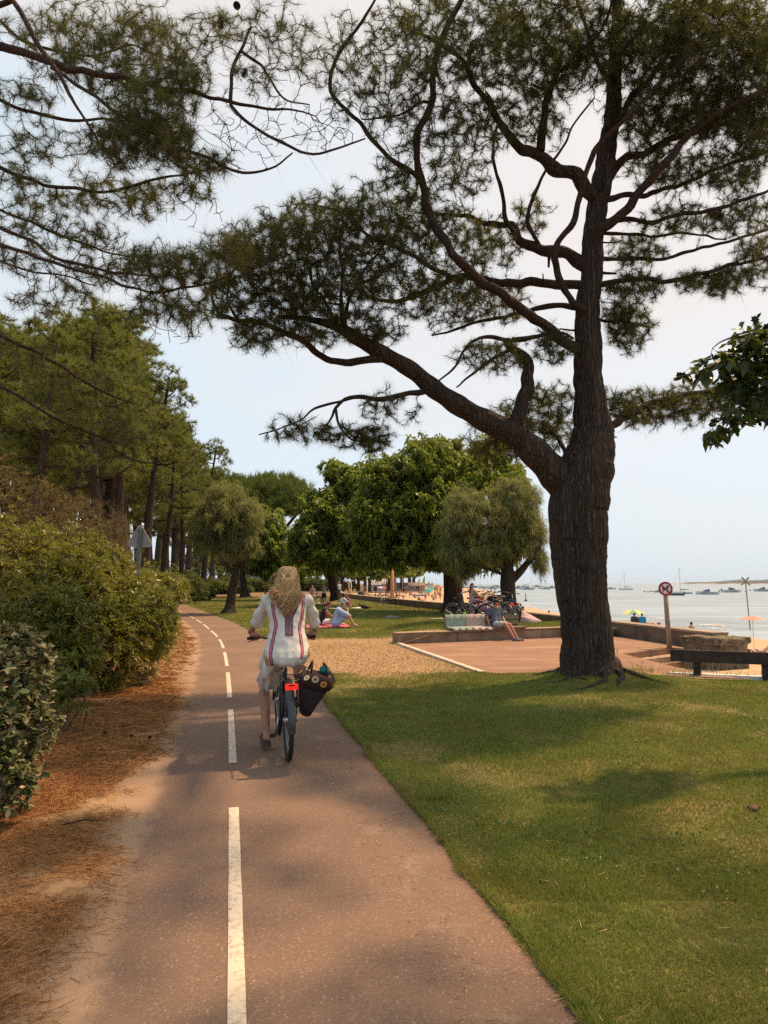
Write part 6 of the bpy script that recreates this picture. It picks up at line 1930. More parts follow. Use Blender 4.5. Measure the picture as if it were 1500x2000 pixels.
# sandals
SND = M('sandal_leather', (.07, .05, .035), .7)
for S, s in (('L', -1), ('R', 1)):
    an, to = J['ank' + S], J['toe' + S]
    d = (to - an); d.z = 0; d.normalize()
    hl = an - d * .065; fw = Vector(to) + d * .03
    zz = to.z - .028
    rg = []
    for t in np.linspace(0, 1, 9):
        c = hl.lerp(fw, t); c.z = zz - .02 * (1 - t) * (1 if S == 'L' else 0)
        wd = .034 + .014 * math.sin(math.pi * min(1, t * .9 + .1)) 
        sd_ = V(d.y, -d.x, 0)
        rg.append([c - sd_ * wd, c + sd_ * wd, c + sd_ * wd - V(0, 0, .018), c - sd_ * wd - V(0, 0, .018)])
    so_ = part('sandal', MB().loft(rg), SND, wo)
    mid = hl.lerp(fw, .62); mid.z = to.z + .012
    sd_ = V(d.y, -d.x, 0)
    part('strap', MB().tube([mid - sd_ * .048 - V(0, 0, .03), mid - sd_ * .03 + V(0, 0, .014), mid + V(0, 0, .02), mid + sd_ * .03 + V(0, 0, .014), mid + sd_ * .048 - V(0, 0, .03)], .008, 6), SND, so_, True)
# hair: hundreds of wavy locks, half tied back
HB = leafmat('blonde_locks', [(.26, .14, .05), (.44, .26, .10), (.58, .37, .16), (.68, .48, .25), (.36, .19, .07)], .15, .45, .4)
hm = MB(); hd = J['head']
r_ = np.random.default_rng(5)
def lock(pts, rad, amp, ph, fr=26):
    line = catmull3(pts, 6); o_ = []
    n = len(line); s = 0
    for i, p in enumerate(line):
        if i: s += (p - line[i - 1]).length
        k = min(1, s / .15)
        o_.append(p + V(math.sin(s * fr + ph), .5 * math.cos(s * fr + ph), 0) * amp * k)
    hm.tube(o_, [rad * (1 - .75 * (i / (n - 1)) ** 2) for i in range(n)], 5)
for i in range(560):
    th = r_.uniform(-115, 115); a_ = R(th)                       # around the head, 0 = straight back
    inner = abs(th) < 45
    p0 = hd + V(.012 * r_.normal(), -.005 + .015 * r_.normal() + (.045 if not inner else 0), .122)
    p1 = hd + V(math.sin(a_) * .056, -math.cos(a_) * .064 - .008, .104 + .004 * r_.normal())
    p2 = hd + V(math.sin(a_) * .083, -math.cos(a_) * .102 - .008, .025 + .012 * r_.normal())
    u = r_.random()
    ex = math.sin(a_) * r_.uniform(.03, .105) - .035 + r_.normal() * .022 - (.045 * u if th < 10 else 0)
    ez = 1.24 + 1.05 * abs(ex + .02) + r_.uniform(-.015, .10)
    p3 = hd + V(math.sin(a_) * .075 + ex * .25 - .004, -math.cos(a_) * .095 - .022 - .012 * r_.random(), -.07)
    by = .128 - .03 * r_.random()
    p4 = p3.lerp(V(ex, by, ez), .55) + V(0, -.012, 0)
    p5 = V(ex, by, ez)
    lock([p0, p1, p2, p3, p4, p5], r_.uniform(.0040, .0080), r_.uniform(.010, .024), r_.uniform(0, 6), r_.uniform(26, 44))
for i in range(70):                                               # the tied-back tail bulging over the rest
    a_ = r_.uniform(-1, 1)
    p0 = hd + V(a_ * .085, -.05, .05 + .03 * r_.random()); p1 = hd + V(a_ * .045, -.118, .035); p2 = hd + V(a_ * .05 - .012, -.150, -.02)
    p3 = hd + V(a_ * .055 - .015, -.152, -.10); p4 = V(a_ * .05 - .03 + .01 * r_.normal(), .12, 1.36 - .1 * r_.random())
    lock([p0, p1, p2, p3, p4], .007, .010, r_.uniform(0, 6), 45)
for i in range(9):                                               # flyaway wisps on the windward side
    p0 = hd + V(-.085 - .01 * r_.random(), -.05 * r_.random(), .02 + .06 * r_.random())
    p1 = p0 + V(-.03 - .03 * r_.random(), -.02, .0 + .02 * r_.normal()); p2 = p1 + V(-.02 - .05 * r_.random(), -.02, -.06 - .08 * r_.random())
    lock([p0, p1, p2], .0016, .008, r_.uniform(0, 6), 40)
hm.ell(hd + V(0, -.012, .03), (.083, .098, .088))
part('hair', hm, HB, wo, True)
part('hair_tie', MB().ell(hd + V(-.005, -.128, .040), (.026, .010, .006)), MAT['hair_l'], wo, True)

# basket bag hung on the right of the rack
q = NT('dark_wicker')
v = q.coord()
wv = q.n('ShaderNodeTexWave', wave_type='BANDS', bands_direction='Z'); wv.inputs['Scale'].default_value = 30; wv.inputs['Distortion'].default_value = 1.5; q.l(v, wv.inputs[0])
q.bsdf(q.ramp(wv.outputs[0], [(.2, (.010, .008, .008)), (.8, (.030, .024, .022))]), .75, 0, .3, q.bump(wv.outputs[0], .4, .006))
WICK = q.m
bag = thing('basket_bag', 'black basket bag with a sunflower print rim hanging beside the rear wheel', 'bag', (bk.x, bk.y, .014), HEAD)
tilt = Matrix.Translation(V(.125, -.12, .42)) @ Matrix.Rotation(R(12), 4, 'Y') @ Matrix.Rotation(R(6), 4, 'X')
def bagring(z, w_, d_, n=28, off=0, lump=0):
    return [V(w_ * abs(math.cos(a)) ** .7 * (1 if math.cos(a) > 0 else -1) + off, d_ * abs(math.sin(a)) ** .7 * (1 if math.sin(a) > 0 else -1), z + lump * math.sin(3 * a)) for a in np.linspace(0, 2 * math.pi, n, endpoint=False)]
mb = MB().loft([bagring(.0, .035, .10), bagring(.01, .05, .115), bagring(.10, .078, .135, off=.004), bagring(.20, .112, .155, off=.014), bagring(.27, .140, .168, off=.022)]).xf(tilt)
part('basket', mb, WICK, bag, True)
FAB = M('dark_print_cloth', (.030, .014, .014), .8, var=.4, scale=30)
mb = MB().loft([bagring(.25, .142, .172, off=.022), bagring(.29, .160, .188, off=.026, lump=.006), bagring(.335, .165, .192, off=.028, lump=.012), bagring(.365, .135, .16, off=.02, lump=.02), bagring(.355, .06, .09, off=.02)]).xf(tilt)
rim_o = part('print_rim', mb, FAB, bag, True)
bvb = BVHTree.FromPolygons([tuple(p) for p in mb.v], mb.f)
YEL = M('print_ochre', (.48, .23, .045), .8); CRM = M('print_cream', (.55, .48, .30), .8); BRN = M('print_brown', (.13, .05, .015), .8)
def flower(x, z, r, m1, m2):
    """printed flower laid on the rim cloth, seen from behind"""
    o_ = Vector((x, -1, z)); h_ = bvb.ray_cast(o_, V(0, 1, 0))
    if h_[0] is None: return
    p, n_ = h_[0], h_[1]
    if n_.y > 0: n_ = -n_
    u = n_.orthogonal().normalized(); w2 = n_.cross(u)
    vs_ = [p + n_ * .002]; 
    for k in range(32):
        rr_ = r * (1 if k % 2 else .72); a_ = 2 * math.pi * k / 32
        vs_.append(p + n_ * .002 + (u * math.cos(a_) + w2 * math.sin(a_)) * rr_)
    m_ = MB().add(vs_, [(0, 1 + k, 1 + (k + 1) % 32) for k in range(32)])
    f_ = part('printed_flower', m_, m1, bag)
    vs2 = [p + n_ * .004 + (u * math.cos(a_) + w2 * math.sin(a_)) * r * .38 for a_ in np.linspace(0, 2 * math.pi, 14, endpoint=False)]
    MBc = MB().add(vs2, [tuple(range(14))])
    part('flower_centre', MBc, m2, f_)
rim_mats = {}
for x, z, r, m1, m2 in ((.115, .745, .030, CRM, BRN), (.185, .735, .034, CRM, BRN), (.255, .69, .032, YEL, BRN), (.315, .735, .028, YEL, BRN), (.345, .685, .026, YEL, BRN), (.27, .765, .026, YEL, BRN), (.15, .785, .024, CRM, BRN), (.075, .78, .022, YEL, BRN), (.215, .775, .022, YEL, BRN)):
    flower(x, z, r, m1, m2)
for s in (-1, 1):
    mb = MB().tube([V(.03 + s * .07, -.10, .36), V(.02 + s * .06, -.05, .44), V(.02 + s * .05, .05, .44), V(.03 + s * .07, .10, .36)], .010, 6).xf(tilt)
    part('handle', mb, WICK, bag, True)
TEAL = C_((.02, .17, .15))
mb = MB().ell((.09, .03, .39), (.05, .09, .035)).xf(tilt)
tl = blob(mb, .012, 2, 'teal_cloth'); tl.materials.append(TEAL)
tag(link('folded_cloth', tl, None, (bk.x, bk.y, .014)), 'teal cloth poking out of the top of the basket bag', 'cloth').rotation_euler = (0, 0, HEAD)

# ================================================================ THINGS ON THE LAWN, TERRACE AND BEACH
# far edge of the land: a second low wall that carries the sea front on round the bay
fw = thing('sea_wall', 'sandy brown low wall curving along the far end of the beach', 'wall', (-9, 130, 0))
pts = [(-9, 130)] + FARLAND
for (x0, y0), (x1, y1) in zip(pts[:-1], pts[1:]):
    n = max(1, int(math.hypot(x1 - x0, y1 - y0) / 20))
    for k in range(n):
        p0 = V(x0 + (x1 - x0) * k / n, y0 + (y1 - y0) * k / n); p1 = V(x0 + (x1 - x0) * (k + 1) / n, y0 + (y1 - y0) * (k + 1) / n)
        d = Vector((p1[0] - p0[0], p1[1] - p0[1])); c = (Vector(p0[:2]) + Vector(p1[:2])) / 2
        part('wall_panel', MB().box((c.x + 9, c.y - 130, -1.3), (d.length - .05, .5, 3.2), rz=math.atan2(d.y, d.x)), MAT['concrete'], fw)

def lz(x, y): return float(lawn_z(np.array([x]), np.array([y]))[0])
def on_lawn(px, py):
    p = G(px, py)
    for _ in range(6): p = G(px, py, lz(p.x, p.y))
    return p

# ---- triangular warning sign seen from behind
sp = P(268, 1139, 15.0)
sg = thing('road_sign', 'triangular road sign seen from its grey back on a green post in the bushes', 'sign', (sp.x, 15.0, 0), R(4))
zc = P(268, 1050, 15).z
part('post', MB().box((0, .035, (zc + .05) / 2), (.075, .05, zc + .35)), M('green_grey_post', (.10, .15, .145), .5, .3), sg)
r_t = .27
tri = []
for k, a0 in enumerate((90, 210, 330)):
    c = V(r_t * .86 * math.cos(R(a0)), 0, r_t * .86 * math.sin(R(a0)))
    for da in (-60, -30, 0, 30, 60): tri.append(c + V(.055 * math.cos(R(a0 + da)), 0, .055 * math.sin(R(a0 + da))))
zc2 = P(268, 1052, 15).z
def plate(ring, y0, y1, s=1.0): return MB().loft([[V(p.x * s, y0, p.z * s + zc2) for p in ring], [V(p.x * s, y1, p.z * s + zc2) for p in ring]])
GREYB = M('sign_back', (.25, .25, .235), .55, .3)
so_ = part('plate', plate(tri, .075, .082), GREYB, sg)
part('rim', MB().tube([V(p.x, .075, p.z + zc2) for p in tri + tri[:1]], .008, 6), M('sign_edge', (.42, .42, .41), .5, .2), so_)
part('front', plate(tri, .083, .084, .97), C_((.45, .02, .02)), sg)
part('front_panel', plate(tri, .0845, .0855, .70), MAT['white'], sg)
for dz in (.10, -.10): part('bracket', MB().box((0, .055, zc2 + dz), (.20 - abs(dz), .03, .04)), MAT['metal'], sg)

# ---- no-dogs sign
nd = G(1308, 1266)
sg = thing('no_dogs_sign', 'round red-ringed no dogs sign on a leaning wooden post by the stone block', 'sign', (nd.x, nd.y, 0), R(-50) * 0)
zt = P(1299, 1150, nd.y).z
dxp = P(1299, 1150, nd.y).x - nd.x
part('post', MB().tube([V(0, 0, -.1), V(dxp * .55, 0, zt * .5), V(dxp, .0, zt + .12)], [.060, .056, .052], 10), MAT['wood'], sg, True)
rad = .172
Rs = Matrix.Translation(V(dxp - .02, -.075, zt)) @ Matrix.Rotation(R(-42), 4, 'Z')
def disc(r, y, n=40, r0=None):
    if r0 is None:
        return MB().loft([[V(r * math.cos(a), y, r * math.sin(a)) for a in np.linspace(0, 2 * math.pi, n, endpoint=False)], [V(r * math.cos(a), y + .008, r * math.sin(a)) for a in np.linspace(0, 2 * math.pi, n, endpoint=False)]]).xf(Rs)
    mb = MB(); vs_, fs = [], []
    for k in range(n):
        a = 2 * math.pi * k / n
        vs_ += [V(r * math.cos(a), y, r * math.sin(a)), V(r0 * math.cos(a), y, r0 * math.sin(a))]
        k2 = (k + 1) % n; fs.append((2 * k, 2 * k + 1, 2 * k2 + 1, 2 * k2))
    return mb.add(vs_, fs).xf(Rs)
dk = part('disc', disc(rad, 0), MAT['white'], sg)
REDP = M('sign_red', (.33, .02, .035), .5)
part('ring', disc(rad * .985, -.002, r0=rad * .72), REDP, dk)
dog = [(-.36, -.42), (-.27, -.42), (-.25, -.12), (.10, -.10), (.14, -.42), (.24, -.42), (.24, .02), (.30, .22), (.46, .24), (.48, .32), (.30, .44), (.22, .52), (.18, .42), (.10, .18), (-.22, .12), (-.40, .30), (-.44, .26), (-.33, .06)]
part('dog', MB().add([V(x * rad * 1.15, -.004, z * rad * 1.15 - .01) for x, z in dog], [tuple(range(len(dog)))]).xf(Rs), MAT['eye'], dk)
part('slash', MB().box((0, -.0065, 0), (rad * 1.62, .002, rad * .17), ry=R(45)).xf(Rs), REDP, dk)
part('bolt', MB().box((dxp, -.04, zt), (.03, .10, .03)), MAT['metal'], sg)

# ---- dark wooden rail at the edge of the lawn
pA, pB = G(1362, 1320), G(1497, 1326)
fb = thing('wooden_barrier', 'low dark timber rail on square posts at the edge of the lawn', 'barrier', (pA.x, pA.y, 0))
zr0, zr1 = P(1362, 1271, pA.y).z, P(1362, 1294, pA.y).z
dirv = (pB - pA); dl_ = dirv.length; ux = dirv.normalized(); an = math.atan2(ux.y, ux.x)
for t in (0, dl_, dl_ * 2): part('post', MB().box(tuple(ux * t + V(0, 0, zr0 / 2 - .04)), (.115, .115, zr0 + .10), rz=an), MAT['darkwood'], fb)
for a_, b_ in ((-.44, dl_ - .002), (dl_ + .002, dl_ * 2 + .3)):
    part('rail', MB().box(tuple(ux * ((a_ + b_) / 2) + V(0, -.085, (zr0 + zr1) / 2 + .015)), (b_ - a_, .055, zr0 - zr1), rz=an), MAT['darkwood'], fb)
kb2 = thing('kerb', 'pale kerb strip lying under the dark timber rail', 'kerb', (pA.x, pA.y, 0))
for k in range(4):
    t = -.42 + k * .62
    part('kerb_stone', MB().box(tuple(ux * (t + .3) + V(0, .10, -.03)), (.605, .12, .12), rz=an), MAT['white'], kb2)

# ---- bench on the low wall, draped with two towels
bl, br = P(884, 1232, 18.15), P(982, 1231, 18.75)
bx0 = bl.copy(); bx0.z = .29
bd = V(br.x - bl.x + .75, br.y - bl.y + .33, 0); bang = math.atan2(bd.y, bd.x); blen = bd.length
bn = thing('bench', 'long low bench on the retaining wall with towels hung over its back', 'bench', bx0, bang)
PAINTB = M('bench_slat', (.20, .15, .10), .8, var=.3)
for k in range(3): part('seat_slat', MB().box((blen / 2, .08 + .125 * k, .05), (blen, .11, .035)), PAINTB, bn)
for k in range(2): part('back_slat', MB().box((blen / 2, .44, .17 + .15 * k), (blen, .03, .12)), PAINTB, bn)
for x in (.08, blen / 2, blen - .08):
    part('support', MB().box((x, .22, .016), (.08, .40, .03)), MAT['concrete'], bn)
    part('back_post', MB().box((x, .47, .19), (.06, .03, .34)), MAT['darkwood'], bn)
def towel(name, label, mat, x0, x1, o_, rz, stripe=None):
    rg = []
    n = 18
    prof = [(.03, .02), (.05, .075), (.16, .080), (.30, .082), (.405, .09), (.418, .18), (.420, .28), (.43, .405), (.47, .410), (.475, .32), (.478, .2)]
    for i in range(n):
        t = i / (n - 1); x = x0 + (x1 - x0) * t
        rg.append([V(x + .02 * math.sin(7 * t + j) * .4, y - .018 * abs(math.sin(t * 9 + j * .4)) * (1 if j > 0 else 2), z + .008 * abs(math.sin(t * 8 + j))) for j, (y, z) in enumerate(prof)])
    mb = MB().loft(rg, close=False, cap=False)
    return solo(name, mb, mat, label, 'towel', o_, rz, smooth=True)
towel('towel', 'pale green towel draped over the left end of the bench', C_((.25, .31, .26)), .02, .62, bx0, bang)
towel('towel', 'off white towel draped over the bench beside the seated man', C_((.40, .33, .28)), .64, 1.24, bx0, bang)

# man in a cap sitting on the bench, feet down on the paving
mp_ = P(950, 1228, 18.5)
mj = pose_seat(head=(-.03, -.06, .74), neck=(-.01, -.13, .59), chest=(0, -.12, .41), shoL=(-.19, -.13, .535), shoR=(.19, -.13, .54), elbL=(-.25, -.10, .29), wriL=(-.18, .16, .17), elbR=(.28, -.14, .30), wriR=(.27, .0, .07), kneeL=(-.18, .40, .10), kneeR=(-.02, .42, .12), ankL=(-.30, .62, -.30), ankR=(-.16, .66, -.30), toeL=(-.42, .72, -.335), toeR=(-.26, .80, -.335), face=(-.75, .75, -.05), sleeve=.66)
mloc = Vector(bx0) + Matrix.Rotation(bang, 3, 'Z') @ V(1.52, .22, .055)
person('man in a dark cap, grey blue T-shirt and pale shorts sitting on the bench end', mj, (mloc.x, mloc.y, mloc.z), bang + math.pi, MAT['skin'], MAT['hair_d'], 'short', (('top', C_((.085, .10, .145)), .014), ('shorts', C_((.33, .36, .37)), .016)), vox=.011, shoes=C_((.16, .14, .13)), cap=C_((.025, .022, .028)), scale=.9)

# teal cool box behind the bench
cb = P(893, 1212, 19.4)
cz = lz(cb.x, 19.4)
co = thing('cool_box', 'teal cool box with a pale grey lid on the grass behind the bench', 'cool box', (cb.x, 19.4, cz), R(8))
part('body', MB().box((0, 0, .19), (.27, .22, .36)), C_((.01, .13, .15), .5), co)
part('lid', MB().box((0, 0, .395), (.29, .24, .05)), C_((.42, .42, .40), .5), co)
part('handle', MB().tube([V(-.14, 0, .33), V(-.155, -.1, .36), V(.155, -.1, .36), V(.14, 0, .33)], .008, 6), C_((.42, .42, .40), .5), co)
mb = MB().ell((0, 0, .10), (.06, .09, .10)); gb = blob(mb, .02, 2, 'green_pouch'); gb.materials.append(C_((.16, .42, .03)))
tag(link('pouch', gb, None, (cb.x + .21, 19.45, cz + .30)), 'bright green pouch lying beside the teal cool box', 'pouch')
mb = MB().box((0, 0, .14), (.16, .22, .28)); tag(solo('box', mb, C_((.17, .12, .08)), 'small brown box under the green pouch by the cool box', 'box', (cb.x + .22, 19.45, cz)))

# the parked bicycles in front of the right tamarisk
BIKES = [(918, 20.9, R(62), (.03, .03, .035), None, 'parked black bicycle leftmost of the cluster, nearest the chestnut trunk', True), (944, 21.3, R(75), (.36, .36, .37), None, 'parked silver bicycle in the cluster behind the girl, its handlebar raised', False),
         (962, 21.9, R(60), (.30, .03, .04), None, 'parked red bicycle with a pink saddle bag behind the man in the cap', True), (975, 20.9, R(20), (.05, .07, .12), MAT['eye'], 'parked dark blue bicycle beside the tamarisk trunk with a black crate in front', True), (985, 21.6, R(-160), (.06, .10, .16), None, 'parked bicycle half hidden behind the right tamarisk trunk', False)]
proto = None
for px, Y, rz, c, bk_, lab, st2 in BIKES:
    x = P(px, 1139, Y).x
    o = bicycle(lab, (x + .55 * math.sin(rz), Y - .55 * math.cos(rz), lz(x, Y)), rz, C_(c, .4), bk_, group='bicycles parked by the right tamarisk', step=st2)
    o.rotation_euler = (0, R(-7), rz)
    part('kick_stand', MB().tube([V(-.05, .38, .28), V(-.20, .30, .0)], .009, 6), MAT['chrome'], o)
# helmet hung on a handlebar, crate, bags
hp = P(958, 1171, 21.4)
mb = MB(); mb.ell((0, 0, 0), (.115, .145, .10)); mb.ell((0, 0, -.06), (.10, .12, .05))
he = thing('helmet', 'black cycle helmet hung on a handlebar of the parked bicycles', 'helmet', hp, R(30))
hm_ = blob(mb, .016, 2, 'shell'); hm_.materials.append(BLK); part('shell', hm_, None, he)
for k in (-1, 0, 1): part('vent', MB().box((k * .05, -.03, .088 - .02 * abs(k)), (.018, .12, .02)), MAT['white'], he)
cp = P(979, 1170, 21.3)
cr = thing('crate', 'black plastic crate carried on a bicycle beside the tamarisk trunk', 'crate', cp, R(12))
for z in (-.10, 0, .10): part('band', MB().box((0, -.15, z), (.40, .015, .05)), MAT['eye'], cr); part('band', MB().box((0, .15, z), (.40, .015, .05)), MAT['eye'], cr)
for x in (-.2, .2): part('end_panel', MB().box((x, 0, 0), (.015, .31, .26)), MAT['eye'], cr)
part('bottom', MB().box((0, 0, -.125), (.40, .31, .012)), MAT['eye'], cr)
mb = MB().ell((0, 0, 0), (.16, .10, .13)); pb = blob(mb, .02, 2, 'bag'); pb.materials.append(C_((.50, .22, .26)))
pbp = P(942, 1186, 21.2)
tag(link('saddle_bag', pb, None, pbp), 'pink bag hung on the parked red bicycle', 'bag')
mb = MB().ell((0, 0, 0), (.14, .11, .12)); pb = blob(mb, .02, 2, 'bag'); pb.materials.append(C_((.45, .03, .05)))
tag(link('saddle_bag', pb, None, P(936, 1174, 21.6)), 'red bag on a bicycle of the parked cluster', 'bag')
# girl with dark hair astride a bicycle
gl = P(922, 1139, 22.4)
J = pose_stand(face=(1, .25, -.1), elbL=(-.24, .12, 1.12), wriL=(-.15, .34, 1.05), elbR=(.24, .16, 1.12), wriR=(.18, .38, 1.05), sleeve=.5)
person('girl with long dark hair in a pale pink dress holding a bicycle by the wall', J, (gl.x, 22.4, lz(gl.x, 22.4) - .02), R(-60), MAT['skin2'], MAT['hair_d'], 'long', (('torso', C_((.42, .27, .25)), .012), ('shorts', C_((.42, .27, .25)), .02)), female=True, vox=.014, scale=.78)
# pink cloth heap by the tamarisk foot
hpz = P(1022, 1213, 23.2)
mb = MB()
rg = []
for i in range(14):
    t = i / 13
    w_ = .30 * math.sin(math.pi * min(.97, t + .03)) + .03
    rg.append([V(-.1 + .75 * t, w_ * math.cos(a), max(0, (.30 * (1 - t) + .05) * math.sin(a) * (1 + .3 * math.sin(5 * a + 3 * t)))) for a in np.linspace(0, math.pi, 16)])
solo('beach_towel', MB().loft(rg, close=False, cap=False), C_((.52, .34, .33)), 'crumpled pale pink towel against the sea wall right of the tamarisk', 'towel', (hpz.x - .1, 23.0, lz(hpz.x, 23.0) + .02), R(-20), smooth=True)

# ---- people on the lawn
def mat_on(px, py, w_, d_, rz, mat, label, name='towel', z=.02):
    p = on_lawn(px, py)
    rg = []
    for i in range(9):
        rg.append([V(-w_ / 2 + w_ * i / 8, -d_ / 2 + d_ * j / 6, .012 + .02 * abs(math.sin(i * 1.7 + j * 2.1))) for j in range(7)])
    return solo(name, MB().loft(rg, close=False, cap=False), mat, label, 'towel', (p.x, p.y, p.z + z), rz, smooth=True)
mat_on(640, 1225, 1.5, 1.5, R(8), C_((.56, .12, .17)), 'pink towel under the two women sitting on the grass')
p = on_lawn(628, 1224)
J = pose_ground(face=(0, 1, -.5), head=(.0, .26, .73), neck=(0, .14, .62), kneeL=(-.14, .40, .20), ankL=(-.02, .72, .07), toeL=(-.02, .86, .06), kneeR=(.16, .40, .18), ankR=(.05, .66, .06), toeR=(.02, .80, .05), elbL=(-.20, .28, .38), wriL=(-.08, .52, .24), elbR=(.20, .28, .38), wriR=(.08, .52, .24))
person('woman in a black vest and white shorts sitting cross-legged, looking down', J, (p.x, p.y, p.z + .03), R(-78), MAT['skin'], MAT['hair_b'], 'tail', (('torso', C_((.02, .017, .02)), .010), ('shorts', C_((.62, .58, .56)), .014)), female=True, vox=.012)
p = on_lawn(655, 1226)
J = pose_ground(head=(0, .28, .73), neck=(0, .17, .62), chest=(0, .07, .43), elbR=(.22, .40, .40), wriR=(.03, .42, .56), sleeve=.95, face=(0, 1, -.15))
person('woman hugging her knees, wrapped in a loose pale blue striped shirt', J, (p.x, p.y, p.z + .03), R(-82), MAT['skin2'], MAT['hair_l'], 'long', (('top', C_((.34, .42, .60)), .045), ('shorts', C_((.34, .42, .60)), .03)), female=True, vox=.012)
mat_on(672, 1189, 2.6, 1.4, R(5), C_((.52, .48, .43)), 'pale towel under the couple sitting further back on the grass')
p = on_lawn(667, 1190)
person('person in a white T-shirt sitting with back turned on the pale towel', pose_ground(sleeve=.6), (p.x, p.y, p.z + .03), R(-60), MAT['skin'], MAT['hair_d'], 'short', (('top', C_((.62, .66, .70)), .02), ('shorts', C_((.03, .03, .04)), .016)), vox=.014)
p = on_lawn(683, 1189)
person('person in a mauve top sitting cross-legged facing the white T-shirt', pose_ground(kneeL=(-.2, .38, .22), ankL=(0, .45, .07), toeL=(.08, .5, .05), kneeR=(.2, .38, .22), ankR=(.0, .5, .07), toeR=(-.08, .52, .05)), (p.x, p.y + .2, p.z + .03), R(95), MAT['skin'], MAT['hair_l'], 'short', (('top', C_((.22, .15, .20)), .015), ('shorts', C_((.25, .2, .17)), .016)), vox=.014)
mb = MB().ell((0, 0, .12), (.26, .16, .14)); mb.ell((.22, .02, .08), (.15, .12, .09)); mb.cone((-.1, 0, .2), .03, (.05, 0, .27), .03)
p = on_lawn(709, 1189); bg_ = blob(mb, .02, 2, 'rucksack'); bg_.materials.append(C_((.02, .015, .03)))
tag(link('rucksack', bg_, None, p), 'black rucksack slumped on the grass beside the couple\'s towel', 'bag')
mb = MB().ell((0, 0, .05), (.30, .18, .07)); mb.ell((.15, .05, .08), (.12, .10, .07)); p = on_lawn(696, 1190); bg_ = blob(mb, .02, 2, 'cloth'); bg_.materials.append(C_((.62, .62, .58)))
tag(link('clothes', bg_, None, p), 'white clothes heaped between the couple and the rucksack', 'clothes')
mb = MB().cone((0, 0, .1), .035, (0, 0, .28), .02); p = on_lawn(702, 1186)
solo('bottle', mb, C_((.03, .02, .04), .3), 'dark bottle standing next to the rucksack', 'bottle', p, smooth=True)
p = on_lawn(633, 1181)
person('young person in a white vest and black shorts standing with hands at the face', pose_stand(elbL=(-.26, .16, 1.24), wriL=(-.10, .22, 1.46), elbR=(.26, .16, 1.24), wriR=(.10, .22, 1.46), head=(0, .05, 1.57)), p, R(165), MAT['skin'], MAT['hair_d'], 'short', (('torso', C_((.60, .62, .63)), .012), ('shorts', C_((.02, .02, .025)), .016)), vox=.014, scale=.88, shoes=C_((.5, .5, .5)))
p = on_lawn(666, 1176)
person('person lying propped up in a lilac top on the grass by the leaning trunk', pose_lie(), p, R(105), MAT['skin'], MAT['hair_l'], 'short', (('top', C_((.30, .28, .36)), .012), ('shorts', C_((.5, .45, .42)), .014)), vox=.018)
p = on_lawn(655, 1172)
person('sunbather lying on the grass with bare legs bent, at the foot of the leaning trunk', pose_lie(), p, R(80), MAT['skin2'], MAT['hair_b'], 'short', (('bikini', C_((.10, .03, .04)), 0),), vox=.018)
mb = MB().cone((0, 0, .02), .035, (0, 0, .2), .03); solo('bottle', mb, C_((.25, .5, .1), .3), 'green bottle on the grass beside the lying people', 'bottle', on_lawn(658, 1175), smooth=True)
p = on_lawn(662, 1167)
person('person with white hair in a white shirt and dark trousers standing beside the leaning trunk', pose_stand(), (p.x, p.y, p.z), R(200), MAT['skin'], MAT['white'], 'short', (('top', C_((.60, .58, .55)), .014), ('legs', C_((.05, .045, .05)), .012)), vox=.018, scale=1.0)
p = on_lawn(654, 1167)
person('person in dark clothes standing half behind the leaning trunk', pose_stand(), (p.x, p.y + 1, p.z), R(160), MAT['skin'], MAT['hair_d'], 'short', (('top', C_((.10, .09, .09)), .014), ('legs', C_((.03, .03, .035)), .012)), vox=.018)
p = G(705, 1171)
person('dark-clad man walking behind the sea wall at the near end of the beach', pose_stand(), (p.x - .2, p.y + 4, -.9), R(190), MAT['skin'], MAT['hair_d'], 'short', (('top', C_((.03, .03, .035)), .014), ('shorts', C_((.05, .05, .055)), .012)), vox=.018, scale=1.1)
# picnic table and bicycle at the end of the lawn
p = on_lawn(612, 1178)
tb = thing('picnic_table', 'dark picnic table in the shade at the end of the lawn', 'table', (p.x, p.y, p.z), R(12))
for k in range(4): part('top_plank', MB().box((0, -.33 + .22 * k, .74), (1.9, .20, .045)), MAT['darkwood'], tb)
for s in (-1, 1):
    part('seat_plank', MB().box((0, s * .72, .45), (1.9, .24, .045)), MAT['darkwood'], tb)
    for x in (-.7, .7):
        part('leg', MB().tube([V(x, s * .75, 0), V(x, s * .25, .73)], .05, 4), MAT['darkwood'], tb)
for x in (-.7, .7): part('cross_beam', MB().box((x, 0, .42), (.06, 1.6, .10)), MAT['darkwood'], tb)
p = on_lawn(606, 1181)
bicycle('dark bicycle leaning at the picnic table on the far lawn', (p.x, p.y, p.z), R(-25), C_((.02, .02, .02), .4))
p = on_lawn(605, 1173)
person('person in pink sitting at the picnic table', pose_seat(), (p.x, p.y + 2.0, p.z + .47), R(170), MAT['skin2'], MAT['hair_l'], 'short', (('top', C_((.5, .3, .32)), .014), ('shorts', C_((.4, .3, .3)), .014)), vox=.02)
p = on_lawn(545, 1178)
person('person in a pale shirt far off between the dark trunks left of the cyclist\'s head', pose_stand(), (p.x - 2.2, p.y + 25, 0), R(0), MAT['skin2'], MAT['hair_l'], 'short', (('top', C_((.6, .6, .62)), .014), ('legs', C_((.2, .05, .06)), .012)), vox=.02)
p = on_lawn(514, 1180)
person('person in a teal top sitting on the grass left of the cyclist\'s shoulder', pose_ground(), p, R(-60), MAT['skin'], MAT['hair_b'], 'short', (('top', C_((.05, .22, .25)), .014), ('shorts', C_((.1, .1, .2)), .014)), vox=.018)
